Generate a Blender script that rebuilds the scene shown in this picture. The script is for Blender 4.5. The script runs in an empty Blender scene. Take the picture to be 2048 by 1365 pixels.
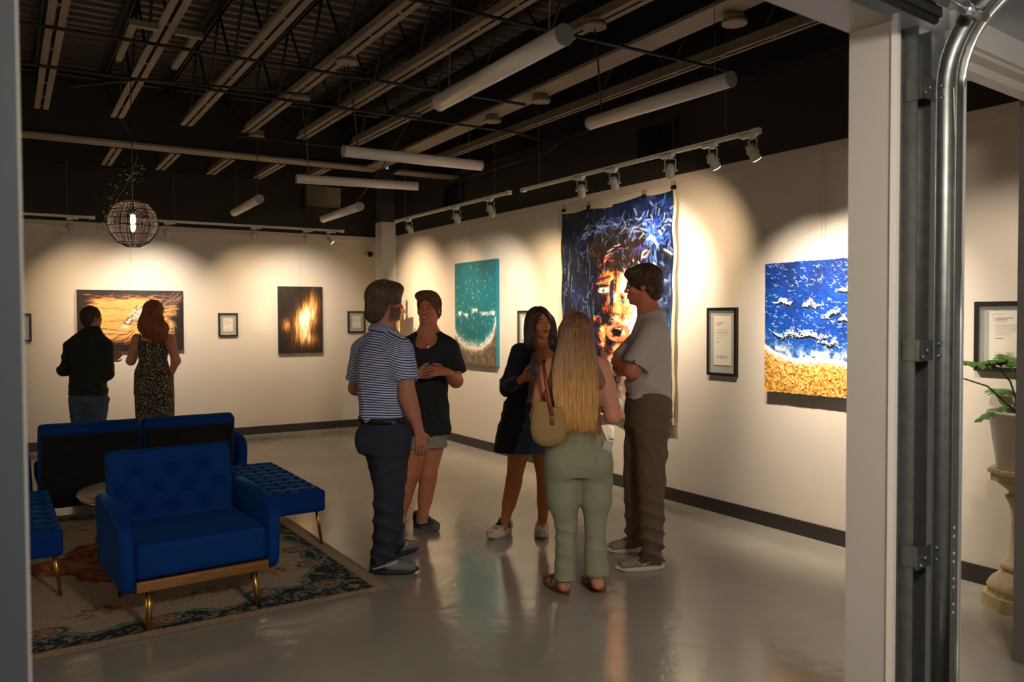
import bpy, bmesh, math, random
import numpy as np
from mathutils import Vector, Matrix, Euler
C = bpy.context.scene
COL = C.collection
PI = math.pi

# ------------------------------------------------------------------ camera
cam_d = bpy.data.cameras.new('camera')
cam_d.sensor_width = 36.0
cam_d.lens = 28.43
cam_d.clip_start = 0.05
cam_d.dof.use_dof = True
cam_d.dof.focus_distance = 5.3
cam_d.dof.aperture_fstop = 3.2
cam = bpy.data.objects.new('camera', cam_d)
COL.objects.link(cam)
_R = Vector((0.84765182, -0.53053879, -0.00387161))
_U = Vector((0.0179307, 0.02135355, 0.99961118))
_F = Vector((0.53024983, 0.84739166, -0.02761331))
cam.matrix_world = Matrix(((_R.x, _U.x, -_F.x, 0), (_R.y, _U.y, -_F.y, 0), (_R.z, _U.z, -_F.z, 1.6), (0, 0, 0, 1)))
C.camera = cam

# ------------------------------------------------------------------ world, exposure
w = bpy.data.worlds.new('world')
C.world = w
w.use_nodes = True
w.node_tree.nodes['Background'].inputs[0].default_value = (0.84, 0.90, 1.0, 1)
w.node_tree.nodes['Background'].inputs[1].default_value = 0.27
C.view_settings.view_transform = 'Standard'
C.view_settings.look = 'None'
C.view_settings.exposure = 0.14
C.view_settings.gamma = 1.0

# ------------------------------------------------------------------ helpers: materials
def lin(c):
    return tuple(((v/255.0)/12.92 if v/255.0 <= 0.04045 else ((v/255.0+0.055)/1.055)**2.4) for v in c)

def new_mat(name):
    m = bpy.data.materials.new(name)
    m.use_nodes = True
    nt = m.node_tree
    return m, nt, nt.nodes['Principled BSDF']

def mat(name, col, rough=0.6, metal=0.0, noise=0.0, nscale=20.0, bump=0.0, bscale=60.0, stretch=(1, 1, 1),
        sheen=0.0, sheen_col=None, coat=0.0, spec=0.5, attr=None, trans=0.0, ior=1.45, emit=None, emit_s=0.0, alpha=1.0, bdist=0.01):
    """procedural principled material: colour broken by noise, fine bump; attr = colour attribute of the mesh"""
    m, nt, b = new_mat(name)
    b.inputs['Roughness'].default_value = rough
    b.inputs['Metallic'].default_value = metal
    b.inputs['Specular IOR Level'].default_value = spec
    b.inputs['IOR'].default_value = ior
    b.inputs['Alpha'].default_value = alpha
    if coat: b.inputs['Coat Weight'].default_value = coat
    if trans: b.inputs['Transmission Weight'].default_value = trans
    if sheen:
        b.inputs['Sheen Weight'].default_value = sheen
        b.inputs['Sheen Roughness'].default_value = 0.35
        if sheen_col: b.inputs['Sheen Tint'].default_value = (*sheen_col, 1)
    if emit:
        b.inputs['Emission Color'].default_value = (*emit, 1)
        b.inputs['Emission Strength'].default_value = emit_s
    c = (*lin(col), 1) if col else (0.5, 0.5, 0.5, 1)
    b.inputs['Base Color'].default_value = c
    tc = nt.nodes.new('ShaderNodeTexCoord')
    mp = nt.nodes.new('ShaderNodeMapping')
    mp.inputs['Scale'].default_value = stretch
    nt.links.new(tc.outputs['Object'], mp.inputs['Vector'])
    src = None
    if attr:
        a = nt.nodes.new('ShaderNodeAttribute'); a.attribute_name = attr
        src = a.outputs['Color']
        nt.links.new(src, b.inputs['Base Color'])
    if noise:
        n = nt.nodes.new('ShaderNodeTexNoise'); n.inputs['Scale'].default_value = nscale; n.inputs['Detail'].default_value = 5
        nt.links.new(mp.outputs[0], n.inputs['Vector'])
        r = nt.nodes.new('ShaderNodeMapRange'); r.inputs[3].default_value = 1-noise; r.inputs[4].default_value = 1+noise
        r.inputs[1].default_value = 0.25; r.inputs[2].default_value = 0.75
        nt.links.new(n.outputs[0], r.inputs[0])
        mx = nt.nodes.new('ShaderNodeVectorMath'); mx.operation = 'SCALE'
        if src: nt.links.new(src, mx.inputs[0])
        else: mx.inputs[0].default_value = c[:3]
        nt.links.new(r.outputs[0], mx.inputs['Scale'])
        nt.links.new(mx.outputs[0], b.inputs['Base Color'])
    if bump:
        n2 = nt.nodes.new('ShaderNodeTexNoise'); n2.inputs['Scale'].default_value = bscale; n2.inputs['Detail'].default_value = 4
        nt.links.new(mp.outputs[0], n2.inputs['Vector'])
        bp = nt.nodes.new('ShaderNodeBump'); bp.inputs['Strength'].default_value = bump; bp.inputs['Distance'].default_value = bdist
        nt.links.new(n2.outputs[0], bp.inputs['Height'])
        nt.links.new(bp.outputs[0], b.inputs['Normal'])
    return m

# ------------------------------------------------------------------ helpers: geometry
class MB:
    """collects boxes, tubes, lathes and sheets; build() links them as ONE mesh object"""
    def __init__(s): s.v = []; s.f = []; s.sm = []; s.mi = []
    def add(s, vs, fs, smooth=False, mi=0):
        o = len(s.v)
        s.v += [tuple(v) for v in vs]
        s.f += [tuple(i+o for i in f) for f in fs]
        s.sm += [smooth]*len(fs); s.mi += [mi]*len(fs)
        return s
    def box(s, c, d, rot=None, mi=0):
        cx, cy, cz = c; dx, dy, dz = d[0]/2, d[1]/2, d[2]/2
        vs = [Vector((x*dx, y*dy, z*dz)) for x in (-1, 1) for y in (-1, 1) for z in (-1, 1)]
        if rot is not None:
            M = rot if isinstance(rot, Matrix) else Euler(rot).to_matrix()
            vs = [M @ v for v in vs]
        vs = [(v.x+cx, v.y+cy, v.z+cz) for v in vs]
        return s.add(vs, [(0, 1, 3, 2), (4, 6, 7, 5), (0, 4, 5, 1), (2, 3, 7, 6), (0, 2, 6, 4), (1, 5, 7, 3)], mi=mi)
    def bbox(s, c, d, r=0.01, rot=None, seg=3, mi=0, smooth=True):
        """box with rounded edges"""
        bm = bmesh.new(); bmesh.ops.create_cube(bm, size=1)
        bmesh.ops.scale(bm, vec=d, verts=bm.verts)
        bmesh.ops.bevel(bm, geom=bm.edges[:], offset=min(r, min(d)*0.49), segments=seg, profile=0.5, affect='EDGES')
        if rot is not None: bmesh.ops.transform(bm, matrix=(rot if isinstance(rot, Matrix) else Euler(rot).to_matrix()).to_4x4(), verts=bm.verts)
        bmesh.ops.translate(bm, vec=c, verts=bm.verts)
        bm.verts.index_update()
        s.add([v.co[:] for v in bm.verts], [[v.index for v in f.verts] for f in bm.faces], smooth, mi); bm.free()
        return s
    def cyl(s, p0, p1, r0, r1=None, n=16, cap=True, mi=0, smooth=True):
        r1 = r0 if r1 is None else r1
        return s.tube([p0, p1], [r0, r1], n, cap, mi, smooth)
    def tube(s, pts, r, n=8, cap=True, mi=0, smooth=True, flat=1.0, up=None):
        pts = [Vector(p) for p in pts]
        rs = r if isinstance(r, (list, tuple)) else [r]*len(pts)
        vs = []; fs = []; prev = None
        for i, p in enumerate(pts):
            t = (pts[min(i+1, len(pts)-1)]-pts[max(i-1, 0)])
            if t.length < 1e-9: t = Vector((0, 0, 1))
            t.normalize()
            if prev is None:
                a = Vector(up) if up else (Vector((0, 0, 1)) if abs(t.z) < 0.9 else Vector((1, 0, 0)))
                u = t.cross(a).normalized()
            else:
                u = (prev - t*prev.dot(t))
                u = u.normalized() if u.length > 1e-6 else t.orthogonal().normalized()
            prev = u; v = t.cross(u)
            for k in range(n):
                an = 2*PI*k/n
                vs.append(p+u*math.cos(an)*rs[i]+v*math.sin(an)*rs[i]*flat)
        m = len(pts)
        for i in range(m-1):
            for k in range(n):
                fs.append((i*n+k, i*n+(k+1) % n, (i+1)*n+(k+1) % n, (i+1)*n+k))
        s.add(vs, fs, smooth, mi)
        if cap:
            o = len(s.v)-len(vs)
            s.f += [tuple(o+k for k in range(n-1, -1, -1)), tuple(o+(m-1)*n+k for k in range(n))]
            s.sm += [False, False]; s.mi += [mi, mi]
        return s
    def lathe(s, prof, c=(0, 0, 0), n=32, mi=0, smooth=True, ang=2*PI, fn=None):
        vs = []; fs = []
        for (r, z) in prof:
            for k in range(n):
                a = ang*k/n
                rr = r*(fn(a, z) if fn else 1)
                vs.append((c[0]+rr*math.cos(a), c[1]+rr*math.sin(a), c[2]+z))
        for i in range(len(prof)-1):
            for k in range(n):
                fs.append((i*n+k, i*n+(k+1) % n, (i+1)*n+(k+1) % n, (i+1)*n+k))
        s.add(vs, fs, smooth, mi)
        o = len(s.v)-len(vs)
        if prof[0][0] > 1e-5: s.f.append(tuple(o+k for k in range(n-1, -1, -1))); s.sm.append(False); s.mi.append(mi)
        if prof[-1][0] > 1e-5: s.f.append(tuple(o+(len(prof)-1)*n+k for k in range(n))); s.sm.append(False); s.mi.append(mi)
        return s
    def prism(s, poly, z0, z1, mi=0, M=None):
        n = len(poly)
        vs = [Vector((x, y, z0)) for x, y in poly]+[Vector((x, y, z1)) for x, y in poly]
        if M is not None: vs = [M @ v for v in vs]
        fs = [tuple(range(n-1, -1, -1)), tuple(range(n, 2*n))]+[(i, (i+1) % n, n+(i+1) % n, n+i) for i in range(n)]
        return s.add(vs, fs, mi=mi)
    def sphere(s, c, r, n=16, m=10, mi=0, sc=(1, 1, 1)):
        vs = []; fs = []
        for i in range(m+1):
            th = PI*i/m
            for k in range(n):
                a = 2*PI*k/n
                vs.append((c[0]+r*sc[0]*math.sin(th)*math.cos(a), c[1]+r*sc[1]*math.sin(th)*math.sin(a), c[2]+r*sc[2]*math.cos(th)))
        for i in range(m):
            for k in range(n): fs.append((i*n+k, (i+1)*n+k, (i+1)*n+(k+1) % n, i*n+(k+1) % n))
        return s.add(vs, fs, True, mi)
    def build(s, name, mats, parent=None, merge=False):
        me = bpy.data.meshes.new(name)
        me.from_pydata(s.v, [], s.f)
        for m in (mats if isinstance(mats, (list, tuple)) else [mats]): me.materials.append(m)
        me.polygons.foreach_set('use_smooth', s.sm)
        me.polygons.foreach_set('material_index', s.mi)
        me.update()
        if merge:
            bm = bmesh.new(); bm.from_mesh(me); bmesh.ops.remove_doubles(bm, verts=bm.verts, dist=1e-5); bm.to_mesh(me); bm.free()
        o = bpy.data.objects.new(name, me)
        COL.objects.link(o)
        if parent is not None: o.parent = parent
        return o

def tag(o, label=None, cat=None, group=None, kind=None):
    if label: o['label'] = label
    if cat: o['category'] = cat
    if group: o['group'] = group
    if kind: o['kind'] = kind
    return o
def thing(name, label, cat, loc=(0, 0, 0), rz=0.0, group=None):
    o = bpy.data.objects.new(name, None); COL.objects.link(o)
    o.empty_display_size = 0.1
    o.location = loc; o.rotation_euler = (0, 0, rz)
    return tag(o, label, cat, group)
def struct(o): o['kind'] = 'structure'; return o
def copy_tree(o, parent=None):
    c = o.copy(); COL.objects.link(c); c.parent = parent
    for ch in [x for x in bpy.data.objects if x.parent == o]: copy_tree(ch, c)
    return c
def np_mesh(name, V, F, mats, parent=None, smooth=True, colr=None, mi=None):
    """mesh object from numpy arrays (quads or triangles), optional per-vertex linear colours"""
    me = bpy.data.meshes.new(name)
    V = np.asarray(V, np.float32); F = np.asarray(F, np.int32); k = F.shape[1]
    me.vertices.add(len(V)); me.vertices.foreach_set('co', V.ravel())
    me.loops.add(F.size); me.loops.foreach_set('vertex_index', F.ravel())
    me.polygons.add(len(F)); me.polygons.foreach_set('loop_start', np.arange(0, F.size, k, dtype=np.int32))
    for m in (mats if isinstance(mats, (list, tuple)) else [mats]): me.materials.append(m)
    me.polygons.foreach_set('use_smooth', np.full(len(F), smooth))
    if mi is not None: me.polygons.foreach_set('material_index', np.asarray(mi, np.int32))
    me.update(calc_edges=True)
    if colr is not None:
        a = me.color_attributes.new('Col', 'FLOAT_COLOR', 'POINT')
        c4 = np.ones((len(V), 4), np.float32); c4[:, :3] = colr
        a.data.foreach_set('color', c4.ravel())
    o = bpy.data.objects.new(name, me); COL.objects.link(o)
    if parent is not None: o.parent = parent
    return o
def nlin(c):
    c = np.asarray(c, np.float64)/255.0
    return np.where(c <= 0.04045, c/12.92, ((np.maximum(c, 0)+0.055)/1.055)**2.4)

# ------------------------------------------------------------------ shared materials
M_WALL = mat('wall_paint_white', (200, 190, 176), 0.55, bump=0.05, bscale=180, noise=0.015, nscale=3)
M_WBLK = mat('wall_paint_black', (44, 38, 33), 0.75, bump=0.15, bscale=90, noise=0.12, nscale=8)
M_TRIM = mat('trim_white', (200, 195, 186), 0.4)
M_JAMB = mat('jamb_paint', (162, 157, 149), 0.45, bump=0.05, bscale=120)
M_BASE = mat('baseboard_vinyl', (46, 42, 38), 0.4, noise=0.05)
M_STEEL = mat('steel_painted_black', (38, 34, 30), 0.6, noise=0.15, nscale=30)
M_CHORD = mat('steel_chord_grey', (132, 116, 98), 0.6, noise=0.1, nscale=15)
M_WHITE = mat('white_enamel', (214, 208, 198), 0.35)
M_GALV = mat('galvanised_steel', (112, 115, 114), 0.38, 0.85, noise=0.18, nscale=25)
M_GALVB = mat('galvanised_bright', (225, 226, 224), 0.22, 1.0, noise=0.05, nscale=25)
M_DARKM = mat('dark_rubber', (26, 26, 26), 0.6)
M_BLACK = mat('black_frame', (20, 18, 17), 0.45)
M_WIRE = mat('hanging_wire', (120, 115, 105), 0.4, 0.6)
M_CORD = mat('black_cord', (30, 27, 25), 0.6)
M_BRASS = mat('brass', (196, 150, 78), 0.28, 1.0, noise=0.08, nscale=10)

# floor: poured grey epoxy, glossy, slightly uneven so reflections streak
def floor_mat():
    m, nt, b = new_mat('epoxy_floor')
    b.inputs['Specular IOR Level'].default_value = 0.85; b.inputs['IOR'].default_value = 1.55
    tc = nt.nodes.new('ShaderNodeTexCoord')
    n = nt.nodes.new('ShaderNodeTexNoise'); n.inputs['Scale'].default_value = 1.3; n.inputs['Detail'].default_value = 6
    nt.links.new(tc.outputs['Object'], n.inputs['Vector'])
    cr = nt.nodes.new('ShaderNodeValToRGB')
    cr.color_ramp.elements[0].position = 0.3; cr.color_ramp.elements[0].color = (*lin((146, 140, 128)), 1)
    cr.color_ramp.elements[1].position = 0.7; cr.color_ramp.elements[1].color = (*lin((164, 158, 146)), 1)
    nt.links.new(n.outputs[0], cr.inputs[0]); nt.links.new(cr.outputs[0], b.inputs['Base Color'])
    n3 = nt.nodes.new('ShaderNodeTexNoise'); n3.inputs['Scale'].default_value = 5; n3.inputs['Detail'].default_value = 4
    nt.links.new(tc.outputs['Object'], n3.inputs['Vector'])
    r = nt.nodes.new('ShaderNodeMapRange'); r.inputs[3].default_value = 0.09; r.inputs[4].default_value = 0.22
    nt.links.new(n3.outputs[0], r.inputs[0]); nt.links.new(r.outputs[0], b.inputs['Roughness'])
    n2 = nt.nodes.new('ShaderNodeTexNoise'); n2.inputs['Scale'].default_value = 9; n2.inputs['Detail'].default_value = 2
    nt.links.new(tc.outputs['Object'], n2.inputs['Vector'])
    v = nt.nodes.new('ShaderNodeTexNoise'); v.inputs['Scale'].default_value = 45; v.inputs['Detail'].default_value = 1
    nt.links.new(tc.outputs['Object'], v.inputs['Vector'])
    mr = nt.nodes.new('ShaderNodeMapRange'); mr.inputs[1].default_value = 0.70; mr.inputs[2].default_value = 0.80
    nt.links.new(v.outputs[0], mr.inputs[0])
    ad = nt.nodes.new('ShaderNodeMath'); ad.operation = 'MULTIPLY_ADD'; ad.inputs[1].default_value = 0.35
    nt.links.new(mr.outputs[0], ad.inputs[0]); nt.links.new(n2.outputs[0], ad.inputs[2])
    bp = nt.nodes.new('ShaderNodeBump'); bp.inputs['Strength'].default_value = 0.22; bp.inputs['Distance'].default_value = 0.012
    nt.links.new(ad.outputs[0], bp.inputs['Height']); nt.links.new(bp.outputs[0], b.inputs['Normal'])
    return m
M_FLOOR = floor_mat()

XR, YB, HW, ZD = 4.93, 11.44, 2.83, 4.08       # right wall, back wall, top of the white paint, roof deck
XL, YF = -4.6, -3.2

# ------------------------------------------------------------------ room shell
struct(MB().box(((XL+XR)/2+.3, (YB+YF)/2, -0.05), (XR-XL+1.2, YB-YF+0.6, 0.1)).build('floor', M_FLOOR))
def two_tone(name, c0, d0, c1, d1):
    b = MB().box(c0, d0).box(c1, d1, mi=1)
    return struct(b.build(name, [M_WALL, M_WBLK]))
two_tone('wall_right', (XR+.1, (YB+YF)/2, HW/2), (0.2, YB-YF, HW), (XR+.13, (YB+YF)/2, (HW+4.5)/2), (0.2, YB-YF, 4.5-HW))
two_tone('wall_back', ((XL+XR)/2, YB+.1, HW/2), (XR-XL, 0.2, HW), ((XL+XR)/2, YB+.13, (HW+4.5)/2), (XR-XL, 0.2, 4.5-HW))
two_tone('wall_left', (XL-.1, (YB+YF)/2, HW/2), (0.2, YB-YF, HW), (XL-.13, (YB+YF)/2, (HW+4.5)/2), (0.2, YB-YF, 4.5-HW))
struct(MB().box((XR-.008, (YB+2.0)/2, 0.055), (0.016, YB-2.0, 0.11)).build('baseboard_right', M_BASE))
struct(MB().box(((XL+XR)/2, YB-.008, 0.055), (XR-XL, 0.016, 0.11)).build('baseboard_back', M_BASE))
# picture rail ledge along the top of the white paint
struct(MB().box((XR-.008, (YB+2.0)/2, HW-.035), (0.016, YB-2.0, 0.07)).build('trim_1', M_WALL))
struct(MB().box(((XL+XR)/2, YB-.008, HW-.035), (XR-XL, 0.016, 0.07)).build('trim_2', M_WALL))
# ribbed steel roof deck
b = MB()
y = 1.9; pts = []
while y < YB+.1:
    pts += [(y, 0.0), (y+.055, 0.0), (y+.075, .038), (y+.13, .038)]
    y += 0.152
vs = []; fs = []
for (yy, zz) in pts: vs += [(XL, yy, ZD+zz), (XR+.2, yy, ZD+zz)]
for i in range(len(pts)-1): fs.append((2*i, 2*i+2, 2*i+3, 2*i+1))
b.add(vs, fs); b.box(((XL+XR)/2, (YB+1.9)/2, ZD+.1), (XR-XL+.4, YB-1.7, 0.08))
M_DECK = mat('roof_deck_painted', (80, 70, 60), 0.5, noise=0.15, nscale=12)
struct(b.build('ceiling', M_DECK))

# front partition: runs 5.1 degrees off the room's axes; f() turns (along, into the room, up) into the room frame
AF = math.radians(5.095)
FM = Matrix.Rotation(AF, 4, 'Z')
def f(u, v, z): return FM @ Vector((u, v, z))
def fbox(b, u0, u1, v0, v1, z0, z1, mi=0):
    return b.box(f((u0+u1)/2, (v0+v1)/2, (z0+z1)/2), (abs(u1-u0), abs(v1-v0), abs(z1-z0)), FM.to_3x3(), mi)
V0, V1 = 1.389, 1.549
b = MB()
fbox(b, -4.4, 0.135, V0, V1, 0, 4.3)
fbox(b, 0.15, 2.645, V0, V1, 2.585, 4.3)
fbox(b, 2.645, 3.095, V0, V1, 0, 4.3)
fbox(b, 3.095, 4.10, V0, V1, 2.62, 4.3)
fbox(b, 4.10, 5.10, V0, V1, 0, 4.3)
struct(b.build('wall_front', M_JAMB))
# casings of the second opening and bead along the big opening
b = MB(); fbox(b, 2.99, 3.10, V0-.03, V0, 0, 2.62); fbox(b, 3.03, 5.0, V0-.02, V0, 2.60, 2.70); fbox(b, 3.095, 4.10, V0, V1, 2.585, 2.62)
fbox(b, 3.095, 4.10, V0+.05, V1-.05, 2.55, 2.585)
struct(b.build('trim_3', M_TRIM))
b = MB(); fbox(b, 2.632, 2.652, V0-.018, V0+.004, 0, 2.60); pass
struct(b.build('trim_4', M_TRIM))
b = MB(); fbox(b, -.25, .1425, V0-.012, V1+.002, 0, 2.60); fbox(b, .062, .068, V0-.016, V0, 0, 2.60); struct(b.build('trim_6', mat('left_casing_dimmed', (62, 68, 74), .5)))  # casing added over the left jamb; the jamb's dimness is put into its paint
b = MB(); fbox(b, .1425, .1465, V0-.008, V1, 0, 2.60); struct(b.build('trim_7', M_JAMB))
b = MB(); fbox(b, 4.085, 4.20, V0-.02, V1+.01, 0, 2.62)
struct(b.build('door_1', mat('door_frame_grey', (96, 92, 88), 0.5)))

# ------------------------------------------------------------------ structural column, girders, joists
COLX, COLY = 3.965, 9.25
b = MB()
b.box((COLX, COLY, 1.39), (0.18, 0.20, 2.78))
b.box((COLX, COLY, (2.78+3.42)/2), (0.16, 0.18, 3.42-2.78), mi=1)
struct(b.build('trim_5', [mat('column_boxed_white', (186, 176, 160), 0.3, bump=.1, bscale=40), M_WBLK]))

def ibeam(name, p0, p1, zb, h, wd, label):
    t = thing(name, label, 'beam', (p0[0], p0[1], zb))
    d = Vector((p1[0]-p0[0], p1[1]-p0[1], 0)); L = d.length; a = math.atan2(d.y, d.x); t.rotation_euler = (0, 0, a)
    MB().box((L/2, 0, 0.012), (L, wd, 0.024)).build('bottom_flange', M_CHORD, t)
    MB().box((L/2, 0, h/2), (L, 0.014, h-.05)).build('web', M_STEEL, t)
    MB().box((L/2, 0, h-.012), (L, wd, 0.024)).build('top_flange', M_STEEL, t)
    return t
ibeam('roof_girder', (XL+.02, COLY-.02), (3.84, COLY-.02), 3.4, 0.6, 0.24, 'steel girder crossing the room above the far spotlights, left of the column')
ibeam('roof_girder', (4.09, COLY-.02), (XR-.005, COLY-.02), 3.4, 0.6, 0.24, 'short steel girder between the white column and the right wall')
ibeam('roof_girder', (3.56, 1.9), (3.76, COLY-.16), 3.4, 0.5, 0.20, 'wide steel beam running lengthwise over the long pendant tubes')

def joist(x, y0, y1, label, group, zb=3.4, zt=4.02, w_=0.042, gap=0.022, endlen=0.75, chord=None):
    t = thing('roof_joist', label, 'joist', (x, 0, 0), 0, group)
    ch = chord or M_CHORD
    ya, yb = y0+endlen*0.2, y1-endlen
    b = MB()
    for s in (-1, 1):
        b.box((s*(gap/2+w_/2), (ya+yb)/2, zb+.004), (w_, yb-ya, 0.008))
        b.box((s*(gap/2+.004), (ya+yb)/2, zb+.04), (0.008, yb-ya, 0.075))
    for k in range(int((yb-ya)/.45)): b.box((0, ya+.2+k*.45, zb+.006), (gap, .03, .008))
    b.build('bottom_chord', ch, t)
    b = MB()
    for s in (-1, 1):
        b.box((s*(gap/2+w_/2), (y0+y1)/2, zt), (w_, y1-y0, 0.008)); b.box((s*(gap/2+.004), (y0+y1)/2, zt-.035), (0.008, y1-y0, 0.07))
    b.build('top_chord', M_STEEL, t)
    b = MB(); pts = []; yy = ya; up = True; st = 0.42
    b.tube([(0, yb, zb+.03), (0, y1-.05, zt-.03)], 0.011, 6); 
    while yy < yb: pts.append((0, yy, zb+.03 if up else zt-.03)); up = not up; yy += st
    pts.append((0, yb, zb+.03))
    for a, c in zip(pts[:-1], pts[1:]): b.tube([a, c], 0.0105, 6)
    b.build('web', M_STEEL, t)
    return t
JG = 'open web roof joists running lengthwise above the seating'
names = ['third', 'fourth', 'fifth', 'sixth', 'seventh', 'eighth']
jx = [0.29, 0.87, 1.45, 2.00, 2.53, 3.09]
jl = ['open web joist at the far left above the globe lamp, nearest the left jamb', 'open web joist carrying the wide cross plate, second from the left jamb',
      'open web joist third from the left jamb, in front of the girder', 'open web joist above the closest round ceiling canopies, fourth from the left jamb',
      'open web joist fifth from the left jamb, passing over the middle tubes', 'open web joist just left of the wide lengthwise beam']
for x, l in zip(jx, jl): joist(x, 1.75, 9.12, l, JG, endlen=1.12)
joist(4.22, 1.9, 9.12, 'open web joist between the wide beam and the right wall', JG, endlen=.5, w_=.03)
for x, l in ((1.02, 'short joist beyond the girder, leftmost, above the globe lamp'), (1.60, 'short joist beyond the girder, second from the left'), (2.18, 'short joist beyond the girder, third from the left'),
             (2.75, 'short joist beyond the girder, above the left distant tube'), (3.3, 'short joist beyond the girder, nearest the left side of the column')):
    joist(x, 9.25, YB-.02, l, 'short joists beyond the girder', endlen=.9)
tag(MB().box((XR-.05, 5.5, 3.44), (0.1, 7.1, 0.01)).box((XR-.006, 5.5, 3.49), (0.012, 7.1, 0.1)).build('ledger_angle', M_STEEL), 'dark steel ledger angle bolted high on the right wall', 'steel angle')
# wide plate bolted under the second joist
t = thing('unistrut_bracket', 'pale cross bracket clamped under the second joist from the left', 'bracket', (0.87, 5.35, 3.40))
for s in (-1, 1):
    MB().box((s*.13, .01+.01*s, -.02), (0.16, .045, .035)).build('cross_plate', M_CHORD, t)
    MB().box((s*.18, .45, 0), (.04, .8, .03)).build('side_rail', M_CHORD, t)

# conduits
def conduit(pts, label, r=.012, m=M_STEEL):
    return tag(MB().tube(pts, r, 8).build('conduit', m), label, 'conduit')
conduit([(-1.5, 5.62, 3.36), (0.6, 5.62, 3.36), (3.2, 5.62, 3.36), (3.66, 5.62, 3.36)], 'thin conduit crossing under the joists nearest the camera')
conduit([(-1.5, 6.5, 3.36), (2.0, 6.5, 3.36), (4.1, 6.5, 3.36), (4.75, 6.7, 3.36), (4.82, 7.0, 3.33), (4.82, 8.9, 3.33)], 'conduit crossing below the joists then bending along the right wall')
conduit([(-1.5, 4.1, 3.36), (3.05, 4.1, 3.36), (4.75, 4.1, 3.36)], 'thin conduit crossing under the joists above the nearest tube')
conduit([(1.9, 8.05, 3.37), (4.7, 7.95, 3.37)], 'thin rod crossing in front of the girder at the joist ends')
conduit([(-1.0, YB-.05, 3.53), (4.7, YB-.05, 3.53)], 'long thin conduit high on the black back wall')
for (xx, yy0) in ((0.45, 7.0),): conduit([(xx, yy0, 3.37), (xx+.4, yy0-.7, 3.31), (xx+1.6, yy0-.75, 3.36)], 'sagging cable bundle under the joists left of centre', .009)

# ------------------------------------------------------------------ pendant tube lights
M_TUBE = mat('frosted_tube', (228, 218, 206), 0.32, trans=0.0, coat=.2)
M_TUBEEND = mat('tube_end_cap', (150, 148, 146), 0.4)
def tube_light(p0, p1, canopies, label):
    p0 = Vector(p0); p1 = Vector(p1); c = (p0+p1)/2
    t = thing('pendant_tube_light', label, 'pendant light', c[:], 0, 'long white cylindrical pendant lights')
    d = (p1-p0).normalized(); r = .044
    MB().cyl(p0-c, p1-c, r, n=32).build('diffuser_tube', M_TUBE, t)
    for e, s in ((p0, -1), (p1, 1)): MB().cyl(e-c-d*s*.004, e-c+d*s*.004, r*1.04, n=32).build('end_cap', M_TUBEEND, t)
    for i, (cx, cy, big) in enumerate(canopies):
        att = (p0 if i == 0 else p1)+d*(.12 if i == 0 else -.12)
        top = Vector((cx, cy, 3.40))
        mid = (att+top)/2+Vector((.015*(1 if big else 0), 0.01*(1 if big else 0), 0))
        MB().tube([att-c+Vector((0, 0, r)), mid-c, top-c], .0055 if big else .0022, 6).build('suspension_cable', M_CORD if big else M_WIRE, t)
        if big:
            MB().cyl((cx-c.x, cy-c.y, 3.395-c.z), (cx-c.x, cy-c.y, 3.44-c.z), .065, n=24).cyl((cx-c.x, cy-c.y, 3.375-c.z), (cx-c.x, cy-c.y, 3.395-c.z), .075, n=24).build('ceiling_canopy', [M_CHORD], t)
    return t
tube_light((2.03, 3.98, 2.78), (1.99, 2.76, 2.78), ((2.04, 3.86, 0), (2.03, 2.9, 0)), 'nearest and largest pendant tube, above the striped-shirt man')
tube_light((3.40, 4.42, 2.93), (3.45, 3.20, 2.93), ((3.08, 3.96, 1), (3.44, 3.32, 0)), 'pendant tube hanging closest to the right wall')
tube_light((2.25, 6.06, 2.91), (3.47, 6.03, 2.91), ((2.04, 5.40, 1), (3.35, 6.03, 0)), 'crosswise pendant tube, the upper one in front of the column')
tube_light((2.42, 7.81, 2.97), (3.62, 7.61, 2.97), ((2.05, 6.47, 1), (3.5, 7.62, 0)), 'crosswise pendant tube just below and behind the other crosswise one')
tube_light((2.28, 9.73, 2.85), (2.25, 8.51, 2.85), ((2.27, 9.6, 0), (2.10, 8.02, 1)), 'short-looking distant pendant tube above the abstract painting, left one')
tube_light((3.21, 9.33, 2.79), (3.19, 8.11, 2.79), ((3.2, 9.2, 0), (3.08, 6.55, 1)), 'distant pendant tube closest to the column')
for i, (cx, cy, l) in enumerate(((3.69, 5.44, 'round canopy disc under the wide beam, middle one'), (3.69, 6.21, 'round canopy disc under the wide beam, farther one'), (3.70, 3.41, 'round canopy disc under the wide beam, nearest one'))):
    tag(MB().cyl((cx, cy, 3.345), (cx, cy, 3.365), .075, n=24).cyl((cx, cy, 3.365), (cx, cy, 3.40), .06, n=24).build('ceiling_canopy_disc', M_CHORD), l, 'canopy', 'round canopy discs under the wide beam')

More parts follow.
